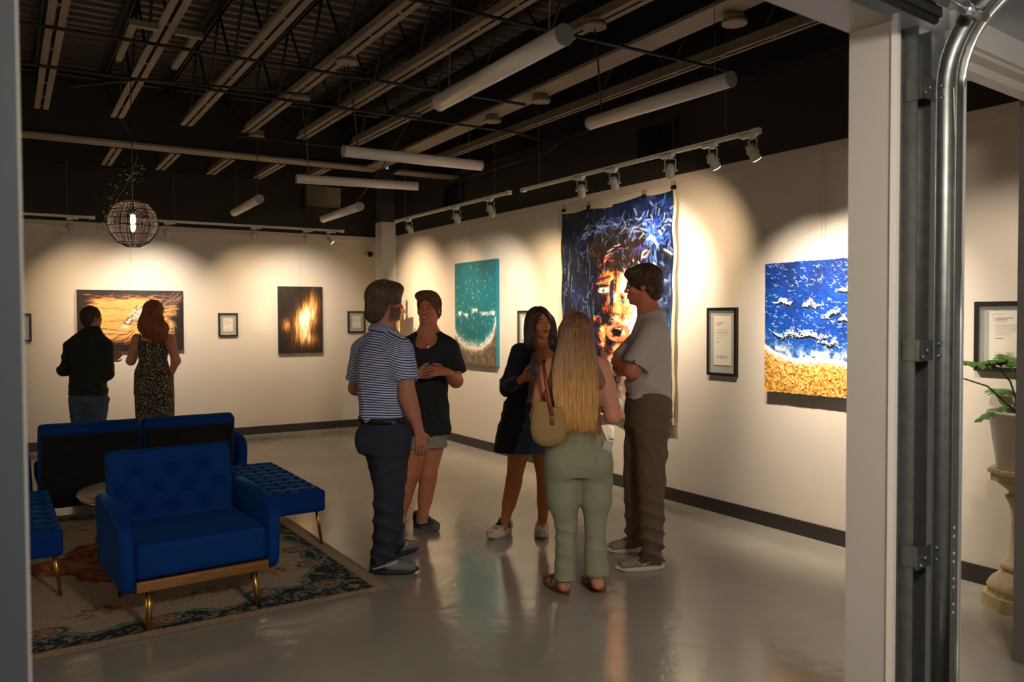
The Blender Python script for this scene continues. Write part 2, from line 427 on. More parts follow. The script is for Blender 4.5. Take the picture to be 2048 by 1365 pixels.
# ------------------------------------------------------------------ track lights
M_HEAD = mat('spot_head_enamel', (176, 172, 156), 0.4)
M_LENS_ON = mat('spot_lens_lit', (255, 240, 210), 0.3, emit=(1.0, 0.80, 0.52), emit_s=14.0)
M_LENS_OFF = mat('spot_lens_dim', (255, 240, 210), 0.3, emit=(1.0, 0.80, 0.52), emit_s=6.0)
def rail(p0, p1, label, wires=()):
    p0 = Vector(p0); p1 = Vector(p1); c = (p0+p1)/2; d = p1-p0
    t = thing('track_rail', label, 'track rail', c[:], math.atan2(d.y, d.x), 'white lighting track rails')
    L = d.length
    MB().box((0, 0, 0), (L, .034, .02)).box((0, .012, -.012), (L, .008, .006)).box((0, -.012, -.012), (L, .008, .006)).build('rail_channel', M_WHITE, t)
    for k in (-1, 1): MB().box((k*L/2, 0, -.004), (.05, .04, .034)).build('end_feed', M_WHITE, t)
    for k in (-1, 1): MB().tube([(k*(L/2-.25), 0, 0), (k*(L/2-.25), 0, 4.07-c.z)], .0016, 5).build('hanger_wire', M_WIRE, t)
    return t
def track_head(pos, target, power, label, axis='y', col=(1.0, 0.84, 0.64), size=88, blend=1.0):
    pos = Vector(pos)
    t = thing('track_spotlight', label, 'spotlight', pos[:], 0, 'white track spotlights')
    ax = Vector((0, 1, 0)) if axis == 'y' else Vector((1, 0, 0))
    b = MB(); b.box(ax*.03+Vector((0, 0, -.018)), (.034 if axis == 'y' else .12, .12 if axis == 'y' else .034, .028)).box((0, 0, -.035), (.03, .03, .02))
    b.build('track_adapter', M_WHITE, t)
    pv = Vector((0, 0, -.125))
    aim = (Vector(target)-(pos+pv)).normalized()
    side = aim.cross(Vector((0, 0, 1))).normalized()
    b = MB()
    for s in (-1, 1):
        b.tube([Vector((0, 0, -.04)), side*s*.036+Vector((0, 0, -.05)), side*s*.037+pv], .0045, 6)
        b.cyl(side*s*.03+pv, side*s*.05+pv, .009, n=10)
    b.build('yoke', M_HEAD, t)
    a0 = pv-aim*.05; a1 = pv+aim*.052
    up_ = aim
    b = MB(); b.tube([a0, a0+aim*.006, pv+aim*.01, a1], [.018, .027, .031, .033], 20, cap=False)
    b.tube([a0-aim*.001, a0], .018, 20); b.tube([a1, a1-aim*.012], [.033, .028], 20, cap=False)
    b.build('lamp_can', M_HEAD, t)
    MB().cyl(a1-aim*.004, a1+aim*.003, .029, n=20).build('lens', M_LENS_ON, t)
    ld = bpy.data.lights.new('spot_beam', 'SPOT'); ld.energy = power; ld.spot_size = math.radians(size); ld.spot_blend = blend
    ld.color = col; ld.shadow_soft_size = .025
    lo = bpy.data.objects.new('spot_beam', ld); COL.objects.link(lo); lo.parent = t
    lo.location = a1+aim*.004; lo.rotation_euler = (-aim).to_track_quat('Z', 'Y').to_euler()
    return t
WARM = (1.0, 0.74, 0.47); NEUT = (1.0, 0.86, 0.70)
rail((3.93, 3.44, 2.75), (3.93, 6.08, 2.75), 'track rail nearest, over the big portrait canvas')
rail((3.90, 6.28, 2.75), (3.90, 8.78, 2.75), 'track rail farther along the right wall, over the teal painting')
rail((-0.6, 10.25, 2.76), (0.85, 10.25, 2.76), 'track rail left of the globe lamp on the back wall side')
rail((1.45, 10.2, 2.76), (3.76, 10.2, 2.76), 'track rail on the back wall side right of the globe lamp')
HZ = 2.75
track_head((3.93, 5.22, HZ), (XR, 6.5, 1.35), 350.0*.6, 'first spotlight head from the left on the nearest track', col=WARM)
track_head((3.93, 4.81, HZ), (XR, 5.6, 1.72), 350.0*1.3, 'second spotlight head from the left on the nearest track, seen from behind', col=NEUT, size=90)
track_head((3.93, 4.20, HZ), (XR, 5.35, 1.87), 350.0*.55, 'bright spotlight head in the middle of the nearest track', col=WARM, size=90)
track_head((3.93, 3.80, HZ), (XR, 3.75, 1.35), 350.0*.9, 'fourth spotlight head from the left on the nearest track, angled right', col=NEUT, size=80)
track_head((3.93, 3.47, HZ), (XR, 3.35, 1.42), 350.0*1.15, 'bright spotlight head at the right end of the nearest track', col=NEUT, size=80)
track_head((3.90, 8.42, HZ), (XR, 9.2, 1.57), 350.0*.45, 'bright spotlight head beside the column', col=WARM)
track_head((3.90, 7.28, HZ), (XR, 8.3, 1.42), 350.0*.8, 'middle spotlight head of the far right track, seen from behind', col=NEUT)
track_head((3.90, 6.60, HZ), (XR, 7.2, 1.52), 350.0*.8, 'bright spotlight head at the near end of the far right track', col=WARM)
track_head((0.62, 10.25, 2.76), (1.0, YB, 1.62), 350.0*0.39, 'spotlight head under the short left track', 'x', WARM)
track_head((1.62, 10.2, 2.76), (1.62, YB, 1.57), 350.0*0.85, 'spotlight head just right of the globe lamp', 'x', NEUT, 90)
track_head((2.62, 10.2, 2.76), (3.05, YB, 1.62), 350.0*0.43, 'spotlight head over the small framed label on the back wall', 'x', WARM)
track_head((3.27, 10.2, 2.76), (3.55, YB, 1.67), 350.0*0.46, 'spotlight head over the abstract painting', 'x', NEUT)
track_head((3.58, 10.2, 2.76), (XR, 10.3, 1.72), 350.0*1.00, 'bright spotlight head at the right end of the back track', 'x', WARM)

rail((-3.55, 2.6, 2.75), (-3.55, 8.4, 2.75), 'long unseen track rail by the left wall, added for its light')  # unseen left and front wall tracks, added to light people and pier
for yy in (3.0, 4.6, 6.2, 7.8): track_head((-3.55, yy, 2.75), (XL, yy+.1, 1.7), 350.0*1.0, 'unseen spotlight head added on the left wall track', col=NEUT)
rail((-3.2, 2.9, 2.75), (.6, 2.9, 2.75), 'unseen track rail added inside the front wall, left of the opening')
for xx_ in (-2.8, -1.6, -.4): track_head((xx_, 2.9, 2.75), (xx_, 1.45-.09*abs(xx_), 1.5), 350.0*0.2, 'unseen spotlight head added on the front wall track', 'x', NEUT)
rail((3.93, 2.0, 2.75), (3.93, 2.55, 2.75), 'short track rail hidden by the pier, over the framed label by the plant')
track_head((3.93, 2.3, 2.75), (XR, 2.55, 1.35), 350.0*.28, 'spotlight head behind the pier above the plant', col=NEUT)
# ------------------------------------------------------------------ globe lamp
def globe_lamp(loc, label, r=.173):
    t = thing('woven_globe_lamp', label, 'pendant lamp', loc)
    rng = random.Random(3)
    prof = [(.35*r, .93*r), (.62*r, .80*r), (.86*r, .52*r), (.985*r, .16*r), (.985*r, -.14*r), (.86*r, -.48*r), (.60*r, -.80*r), (.28*r, -.97*r)]
    b = MB()
    for (rr, z) in prof: b.tube([(rr*math.cos(a*PI/20), rr*math.sin(a*PI/20), z) for a in range(41)], .003, 5, cap=False)
    b.build('ring_frame', M_BLACK, t)
    b = MB(); N = 120
    for k in range(N):
        if rng.random() < .12: continue
        a = 2*PI*k/N; pts = []
        for (rr, z) in prof:
            aa = a+rng.uniform(-.022, .022)
            pts.append((rr*math.cos(aa), rr*math.sin(aa), z))
        b.tube(pts, .0016, 4, cap=False)
    for k in range(26):
        zz = rng.uniform(-.1, .9)*r; rr = math.sqrt(max(r*r-zz*zz, 0))*.985
        a0 = rng.uniform(0, 6.28); b.tube([(rr*math.cos(a0+j*.1), rr*math.sin(a0+j*.1), zz+.004*math.sin(j)) for j in range(14)], .0016, 4, cap=False)
    b.build('woven_shade', mat('paper_rattan', (78, 62, 60), 0.6), t)
    MB().lathe([(.001, .07), (.014, .068), (.017, .05), (.017, -.03), (.012, -.055), (.001, -.065)], n=16).build('filament_bulb', mat('bulb_lit', (255, 220, 160), .3, emit=(1, .62, .28), emit_s=28), t)
    MB().cyl((0, 0, .06), (0, 0, .115), .02, n=14).build('socket', M_BLACK, t)
    MB().tube([(0, 0, .1), (0, 0, 3.4-loc[2])], .0035, 6).build('cord', M_CORD, t)
    ld = bpy.data.lights.new('bulb_glow', 'POINT'); ld.energy = 9.0; ld.color = (1, .80, .60); ld.shadow_soft_size = .03
    lo = bpy.data.objects.new('bulb_glow', ld); COL.objects.link(lo); lo.parent = t; lo.location = (0, 0, -.0)
    return t
globe_lamp((0.792, 6.424, 2.30), 'dark woven globe pendant lamp with a glowing filament bulb')
# two unseen hall lamps, added to light the pier and the people
t = thing('added_hall_lamp', 'unseen lamp added left of the opening to light the pier', 'added lamp', f(-2.6, 1.36, 2.1)[:], AF)
MB().lathe([(.05, -.1), (.09, .1)], n=20).build('lamp_shade', mat('opal_shade', (230, 220, 200), .4, emit=(1, .84, .66), emit_s=3), t)
ld = bpy.data.lights.new('added_lamp_bulb', 'POINT'); ld.energy = 110; ld.color = (1, .88, .74); ld.shadow_soft_size = .1
lo = bpy.data.objects.new('added_lamp_bulb', ld); COL.objects.link(lo); lo.parent = t; lo.location = (0, -.25, 0)
t = thing('added_drum_lamp', 'unseen drum lamp added on the hall side to light the people', 'ceiling lamp', (1.25, .1, 2.45))  # drum lamp added out of view; brightens people through the opening
MB().lathe([(.26, .02), (.27, .2)], n=32).build('drum_shade', mat('linen_shade', (226, 214, 190), .8, emit=(1, .84, .66), emit_s=1.5), t)
MB().cyl((0, 0, .12), (0, 0, .20), .008, n=8).build('stem', M_CORD, t)
ld = bpy.data.lights.new('added_drum_bulb', 'AREA'); ld.shape = 'DISK'; ld.size = .5; ld.energy = 85; ld.color = (1, .88, .74)
lo = bpy.data.objects.new('added_drum_bulb', ld); COL.objects.link(lo); lo.parent = t; lo.location = (0, 0, 0); lo.rotation_euler = (math.radians(48), 0, math.radians(-16))

# ------------------------------------------------------------------ garage door gear at the right of the opening
t = thing('garage_door_track', 'galvanised roller track with curved top on the pier beside the opening', 'door track', f(2.80, 1.27, 0)[:], AF)
def chan(pts, b, wv=.03, depth=.05):
    """C channel swept along points in the local (v,z) plane; open side faces the opening"""
    vs = []; n = len(pts); prof = [(-depth, wv), (-depth+.012, wv+.0), (0, wv), (0, -wv), (-depth+.012, -wv), (-depth, -wv)]
    for i, (v, z) in enumerate(pts):
        a = pts[max(i-1, 0)]; c_ = pts[min(i+1, n-1)]; tv, tz = c_[0]-a[0], c_[1]-a[1]; l = math.hypot(tv, tz); tv /= l; tz /= l
        nv, nz = tz, -tv
        for (pu, pw) in prof: vs.append((pu, v+nv*pw, z+nz*pw))
    fs = []
    m = len(prof)
    for i in range(n-1):
        for k in range(m-1): fs.append((i*m+k, i*m+k+1, (i+1)*m+k+1, (i+1)*m+k))
    b.add(vs, fs, True)
arc = [(0, 0.0), (0, .8), (0, 1.6), (0, 2.36)]+[(-.33+.33*math.cos(a), 2.36+.33*math.sin(a)) for a in [i*PI/2/12 for i in range(1, 13)]]
arc2 = arc+[(-.33-.5, 2.69), (-.33-1.2, 2.70)]
b = MB(); chan(arc2, b); o = b.build('track_channel', M_GALV, t)
md = o.modifiers.new('thick', 'SOLIDIFY'); md.thickness = .003
b = MB(); b.tube([(0.004, v-.032 if z < 2.36 else v-.0, z) for v, z in arc2[:4]]+[(0.004, -.33+.298*math.cos(a), 2.36+.298*math.sin(a)) for a in [i*PI/2/12 for i in range(0, 13)]]+[(0.004, -1.4, 2.66)], .0075, 8)
b.build('rolled_lip', M_GALVB, t)
for z in (.8, 1.49, 2.35):
    b = MB(); b.box((-.075, .035, z), (.14, .005, .07)).box((-.12, .07, z), (.005, .06, .07))
    for (q, zz) in ((-.02, z+.02), (-.02, z-.02), (-.1, z+.0), (-.13, z-.02)): b.cyl((q, .032, zz), (q, .022, zz), .007, n=6)
    b.build('mounting_bracket', M_GALV, t)
b = MB()
for k in range(4):
    for dz in (0, .028): b.cyl((-.033, -.0335, .62+k*.085+dz), (-.033, -.0345, .62+k*.085+dz), .0045, n=10)
b.build('rivet_holes', M_WHITE, t)
t2 = thing('wall_angle', 'perforated galvanised angle running up the pier behind the roller track', 'steel angle', f(2.70, 1.389, 0)[:], AF)
MB().box((.035, -.004, 1.28), (.10, .006, 2.56)).box((-.012, -.03, 1.28), (.005, .055, 2.56)).box((.082, -.03, 1.28), (.004, .05, 2.56)).build('angle_leaf', M_GALV, t2)
b = MB()
for k in range(18): b.cyl((.03, -.007, .2+k*.13), (.03, -.0085, .2+k*.13), .007, n=8)
b.build('bolt', M_DARKM, t2)
# raised overhead door: bottom section, rubber seal, roller
t3 = thing('overhead_door', 'raised overhead door with dark rubber bottom seal, above the opening', 'garage door', f(.0, 1.24, 2.53)[:], AF)
b = MB(); b.tube([(-.6, 0, 0), (2.61, 0, 0)], .013, 10); b.box((1.0, -.012, .02), (3.22, .02, .03)); b.build('bottom_seal', M_DARKM, t3)
pan = MB(); vs = []; fs = []
cur = [(0, .03), (-.03, .10), (-.09, .16), (-.2, .19), (-.9, .21), (-1.6, .22)]
for (v, z) in cur: vs += [(-.6, v, z), (2.60, v, z)]
for i in range(len(cur)-1): fs.append((2*i, 2*i+1, 2*i+3, 2*i+2))
o = pan.add(vs, fs, True).build('door_panel', mat('door_panel_grey', (118, 112, 102), .5), t3); md = o.modifiers.new('th', 'SOLIDIFY'); md.thickness = .03
b = MB(); b.cyl((2.50, -.04, .06), (2.72, -.06, .035), .006, n=10).cyl((2.68, -.055, .04), (2.75, -.065, .03), .02, n=16); b.build('roller', M_GALVB, t3)
b = MB(); b.box((2.55, -.055, .07), (.12, .01, .09), (.5, 0, 0)).cyl((2.53, -.065, .09), (2.53, -.075, .092), .011, n=6).cyl((2.57, -.06, .06), (2.57, -.07, .062), .009, n=6); b.build('hinge_plate', M_GALV, t3)
tag(MB().tube([f(2.80, 1.375, .9), f(2.80, 1.375, 2.5)], .004, 6).build('pull_cord', mat('pull_cord_red', (150, 110, 96), .6)), 'thin cord hanging down the pier behind the roller track', 'cord')

# ------------------------------------------------------------------ wall fittings
def vent(loc, rz, w_, h_, label, horiz=False, mats=None, nb=18):
    t = thing('air_vent', label, 'vent', loc, rz)
    MB().box((0, -.02, h_/2), (w_+.07, .04, .035)).box((0, -.02, -h_/2), (w_+.07, .04, .035)).box((w_/2, -.02, 0), (.035, .04, h_)).box((-w_/2, -.02, 0), (.035, .04, h_)).build('vent_frame', M_WBLK, t)
    b = MB()
    for k in range(nb):
        q = (k+.5)/nb-.5
        if horiz: b.box((0, -.012, q*h_), (w_, .02, .004), (.5, 0, 0))
        else: b.box((q*w_, -.012, 0), (.004, .02, h_), (0, 0, .5))
    b.build('louvre', mats or M_STEEL, t)
    return t
vent((XR+.028, 5.47, 3.16), -PI/2, .5, .36, 'dark louvred air vent high on the right wall above the near track')
vent((XR+.028, 9.34, 3.2), -PI/2, .48, .34, 'dark air vent high on the right wall above the far track')
vent((3.95, YB+.028, 3.37), 0, .56, .36, 'louvred return grille high on the back wall catching a glint', True, mat('grille_metal', (120, 118, 112), .25, .7), 20)
t = thing('security_camera', 'small black dome security camera on the back wall beside the column', 'camera', (4.64, YB-.0, 2.57))
MB().cyl((0, 0, 0), (0, -.03, 0), .055, n=24).build('mount', M_WHITE, t)
MB().sphere((0, -.04, 0), .043).build('dome', mat('smoked_dome', (12, 11, 10), .08), t)
t = thing('wall_outlet', 'white double power outlet low on the right wall under the portrait', 'outlet', (XR-.004, 6.08, .50))
MB().bbox((0, 0, 0), (.008, .075, .12), .003).build('cover_plate', M_WHITE, t)
for k in (-1, 1): MB().box((-.005, 0, .025*k), (.003, .032, .03)).build('socket', M_TRIM, t)
# specks of light by the globe lamp, given body as tiny coloured leaves
rng = random.Random(7); b = MB()
for k in range(130):
    s = rng.random(); px = .80-.30*s+rng.gauss(0, .05)+.05*math.sin(9*s); pz = 2.98-.55*s+rng.gauss(0, .035); py = 7.9+rng.gauss(0, .05)
    a = Vector((rng.gauss(0, 1), rng.gauss(0, 1), rng.gauss(0, 1))).normalized(); c_ = a.orthogonal().normalized(); d_ = a.cross(c_); r_ = rng.uniform(.004, .009)
    p = Vector((px+.2, py, pz)); b.add([p-c_*r_*1.6, p+d_*r_, p+c_*r_*1.6, p-d_*r_], [(0, 1, 2, 3)])
b.tube([(.87, 7.9, 3.40), (1.0, 7.9, 3.2), (1.02, 7.9, 3.05), (.96, 7.9, 2.85), (.82, 7.9, 2.62), (.72, 7.9, 2.42)], .0015, 4)
tag(b.build('light_specks', mat('light_speck_yellow', (150, 160, 70), .4)), 'sparse yellow-green light specks behind the globe lamp, shaped as small leaves on a strand', 'garland', kind='stuff')

# ------------------------------------------------------------------ seating
M_VELVET = mat('blue_velvet', (0, 52, 122), 0.7, spec=.15, noise=0.10, nscale=7, bump=0.08, bscale=220, sheen=0.2, sheen_col=(0.05, 0.40, 1.0))
M_LINING = mat('black_lining_fabric', (17, 17, 18), 0.8, bump=0.25, bscale=35, noise=0.2, nscale=30)
M_WOODG = mat('golden_wood_trim', (148, 100, 56), 0.38, 0.35, noise=0.25, nscale=9, stretch=(1, 6, 6))
M_WOODB = mat('brown_wood_leg', (92, 56, 30), 0.5)
M_MARBLE = mat('pale_marble', (188, 176, 162), 0.25, noise=0.06, nscale=5)

def tufted(name, nu, nv, fn, mats, parent, closed_back=None):
    """sheet of nu x nv points from fn(u,v)->(x,y,z), both in 0..1"""
    U, Vv = np.meshgrid(np.linspace(0, 1, nu), np.linspace(0, 1, nv), indexing='ij')
    P = np.stack(fn(U, Vv), -1).reshape(-1, 3)
    I = np.arange(nu*nv).reshape(nu, nv)
    F = np.stack([I[:-1, :-1], I[1:, :-1], I[1:, 1:], I[:-1, 1:]], -1).reshape(-1, 4)
    return np_mesh(name, P, F, mats, parent)

def cushion(name, dims, parent, loc=(0, 0, 0), tuft=None, depth=.02, top_axis='z', r=.035, res=.012, mats=None, M=None):
    """rounded block cushion; the +z (top) face carries a tuft pattern: list of (x,y) button points"""
    lx, ly, lz = dims
    nx, ny, nz = max(8, int(lx/res)), max(8, int(ly/res)), max(6, int(lz/res))
    bm = bmesh.new()
    def face(a, b, org, du, dv):
        vs = [[bm.verts.new(org+du*(i/a)+dv*(j/b)) for j in range(b+1)] for i in range(a+1)]
        for i in range(a):
            for j in range(b): bm.faces.new((vs[i][j], vs[i+1][j], vs[i+1][j+1], vs[i][j+1]))
    X, Y, Z = Vector((lx, 0, 0)), Vector((0, ly, 0)), Vector((0, 0, lz)); o = Vector((-lx/2, -ly/2, -lz/2))
    face(nx, ny, o+Z, X, Y); face(ny, nx, o, Y, X); face(nx, nz, o, X, Z); face(nz, nx, o+Y, Z, X); face(nz, ny, o, Z, Y); face(ny, nz, o+X, Y, Z)
    bmesh.ops.remove_doubles(bm, verts=bm.verts, dist=1e-5)
    P = np.array([v.co[:] for v in bm.verts])
    h = np.array([lx, ly, lz])/2; q = np.clip(P, -(h-r), h-r); d = P-q; L = np.linalg.norm(d, axis=1, keepdims=True)
    P = q+d/np.maximum(L, 1e-9)*np.minimum(r, np.maximum(L, 1e-9)*1.0)*np.where(L > 1e-9, 1, 0)
    topm = np.clip((P[:, 2]-(lz/2-r*.6))/(r*.6), 0, 1)
    if tuft:
        dz = np.zeros(len(P))
        for (bx, by, sig) in tuft:
            rr = np.hypot(P[:, 0]-bx, P[:, 1]-by)
            dz += np.exp(-(rr/sig)**2)*depth + np.exp(-(rr/(sig*.35))**2)*depth*.8
        # creases joining neighbouring buttons
        for i in range(len(tuft)):
            for j in range(i+1, len(tuft)):
                a = np.array(tuft[i][:2]); b_ = np.array(tuft[j][:2]); ab = b_-a; l2 = ab@ab
                if l2 > (tuft[i][2]*4.4)**2: continue
                t = np.clip(((P[:, :2]-a)@ab)/l2, 0, 1); dd = np.linalg.norm(P[:, :2]-(a+t[:, None]*ab), axis=1)
                dz += np.exp(-(dd/(.011))**2)*depth*.40
        P[:, 2] -= np.minimum(dz, depth*2.2)*topm
        P[:, 2] += topm*depth*.3
    F = [[v.index for v in f_.verts] for f_ in (bm.verts.index_update() or bm.faces)]
    bm.free()
    if M is not None:
        P = P@np.array(M.to_3x3()).T+np.array(M.translation)
    P = P+np.array(loc)
    return np_mesh(name, P, np.array(F), mats or M_VELVET, parent)

def arm_panel(parent, x, y0, y1, z0, z1, th, flare, name='armrest'):
    """upright side panel, rounded top front corner, seen in local coords"""
    pts = [(y0+.015, z0+.02), (y0, z0+.07), (y0-.0, z1-.17), (y0+.02, z1-.09), (y0+.08, z1-.045), (y0+.30, z1-.005), (y1-.05, z1), (y1, z1-.03), (y1, z0+.02), (y1-.03, z0), (y0+.05, z0)]
    bm = bmesh.new()
    f_ = bm.faces.new([bm.verts.new((0, p[0], p[1])) for p in pts])
    r = bmesh.ops.extrude_face_region(bm, geom=[f_]); bmesh.ops.translate(bm, vec=(th, 0, 0), verts=[v for v in r['geom'] if isinstance(v, bmesh.types.BMVert)])
    bmesh.ops.bevel(bm, geom=[e for e in bm.edges if abs(e.verts[0].co.x-e.verts[1].co.x) < 1e-6], offset=min(.03, th*.42), segments=4, profile=.5, affect='EDGES')
    bmesh.ops.recalc_face_normals(bm, faces=bm.faces)
    for v in bm.verts: v.co.x += x-th/2+flare*((v.co.z-z0)/(z1-z0))
    bm.verts.index_update()
    b = MB(); b.add([v.co[:] for v in bm.verts], [[v.index for v in q.verts] for q in bm.faces], True); bm.free()
    return b.build(name, M_VELVET, parent)

def leg(parent, top, foot, r0=.017, r1=.010, m=None, name='leg'):
    return MB().tube([top, foot], [r0, r1], 16).build(name, m or M_BRASS, parent)

# front accent armchair, turned a little to its right
t = thing('armchair', 'wide blue velvet tufted armchair with gold trim, nearest the camera', 'armchair', (0.85, 4.83, 0), math.radians(4.2))
SW, SD = .68, .60
cushion('seat', (SW, SD, .19), t, (0, -.04, .362), r=.03, res=.02)
def diamonds(nx, ny, sx, sy, sig=.045):
    o = []
    for j in range(ny):
        for i in range(nx+(j % 2)):
            o.append(((i-(nx-1+(j % 2))/2)*sx, (j-(ny-1)/2)*sy, sig))
    return o
Mb = Matrix.Translation((0, .35, .60)) @ Matrix.Rotation(math.radians(90-13), 4, 'X') 
cushion('backrest', (.70, .48, .10), t, tuft=diamonds(3, 3, .19, .115, .05), depth=.02, r=.028, res=.011, M=Mb)
arm_panel(t, -.372, -.36, .34, .205, .625, .07, -.012)
arm_panel(t, .372, -.36, .34, .205, .625, .07, .012)
MB().bbox((0, -.345, .24), (.68, .03, .055), .004).build('front_trim', M_WOODG, t)
MB().box((0, 0, .235), (.66, .62, .03)).build('seat_base', M_LINING, t)
leg(t, (-.275, -.325, .215), (-.283, -.350, 0.012), .020, .012); leg(t, (.265, -.325, .215), (.285, -.345, 0.012), .020, .012)
leg(t, (-.29, .27, .22), (-.30, .30, 0.012), .016, .011, M_WOODB); leg(t, (.27, .27, .22), (.285, .29, 0.012), .016, .011, M_WOODB)

# settee with its lined back to the camera
t = thing('settee', 'blue velvet split-back settee seen from behind, black lining on its back', 'sofa', (0.93, 7.12, 0), math.radians(1.5))
for sx, x0, w_ in ((-1, -.375, .725), (1, .365, .725)):
    Mb = Matrix.Translation((x0, .13, .47)) @ Matrix.Rotation(math.radians(-(90-15)), 4, 'X')
    cushion('backrest', (w_, .66, .13), t, r=.03, res=.025, M=Mb)
    # stapled black lining, slack and wrinkled
    Mr = Matrix.Translation((x0, .13, .47)) @ Matrix.Rotation(math.radians(15), 4, 'X')
    U, Vv = np.meshgrid(np.linspace(0, 1, 60), np.linspace(0, 1, 50), indexing='ij')
    px = (U-.5)*(w_-.03); pz = -.34+Vv*.615
    ed = np.minimum(np.minimum(U, 1-U), np.minimum(Vv, 1-Vv)*.9)
    py = -.071-.004*np.sin(ed*40)*np.exp(-ed*9)-.003*np.sin(px*31+pz*17+3*sx)*np.sin(pz*23)
    P = np.stack([px, py, pz], -1).reshape(-1, 3)@np.array(Mr.to_3x3()).T+np.array(Mr.translation)
    I = np.arange(3000).reshape(60, 50); F = np.stack([I[:-1, :-1], I[1:, :-1], I[1:, 1:], I[:-1, 1:]], -1).reshape(-1, 4)
    np_mesh('back_lining', P, F, M_LINING, t)
cushion('seat', (1.46, .62, .16), t, (0, .52, .34), r=.03, res=.04)
arm_panel(t, -.81, .12, .85, .14, .60, .09, -.02); arm_panel(t, .81, .12, .85, .14, .60, .09, .02)
for sx in (-.68, .68):
    for sy, zf in ((.25, .012), (.78, 0)): leg(t, (sx, sy, .27), (sx*1.04, sy, zf), .017, .011)

def bench(loc, rz, w_, d_, label, nx=4, ny=9):
    t = thing('tufted_bench', label, 'bench', loc, rz)
    tf = [((i-(nx-1)/2)*w_/nx, (j-(ny-1)/2)*d_/ny, .036) for i in range(nx) for j in range(ny)]
    cushion('padded_seat', (w_, d_, .15), t, (0, 0, .33), tuft=tf, depth=.012, r=.022, res=.011)
    for sx in (-1, 1):
        for sy in (-1, 1): leg(t, (sx*(w_/2-.045), sy*(d_/2-.08), .29), (sx*(w_/2-.015), sy*(d_/2-.06), 0.012), .015, .009)
    return t
bench((1.68, 6.14, 0), 0, .40, 1.34, 'blue tufted velvet bench on brass legs right of the armchair')
bench((.035, 5.90, 0), math.radians(1), .42, 1.32, 'blue tufted velvet bench partly hidden by the left jamb')

t = thing('coffee_table', 'round pale marble coffee table with thin brass frame behind the armchair', 'table', (.82, 5.97, 0))
MB().lathe([(.001, .435), (.435, .435), (.447, .440), (.45, .448), (.447, .456), (.44, .46), (.001, .46)], n=64).build('table_top', M_MARBLE, t)
b = MB(); b.tube([(.425*math.cos(a*PI/24), .425*math.sin(a*PI/24), .425) for a in range(49)], .011, 8, cap=False); b.build('hoop', M_BRASS, t)
for k in range(4):
    a = PI/2*k+2.36; ca, sa = math.cos(a), math.sin(a)
    MB().box((.42*ca, .42*sa, .222), (.018, .018, .42), (0, 0, a)).build('leg', M_BRASS, t)
b = MB()
for k in range(2):
    a = PI/2*k+2.36; b.box((0, 0, .02), (.84, .018, .018), (0, 0, a))
b.build('cross_base', M_BRASS, t)

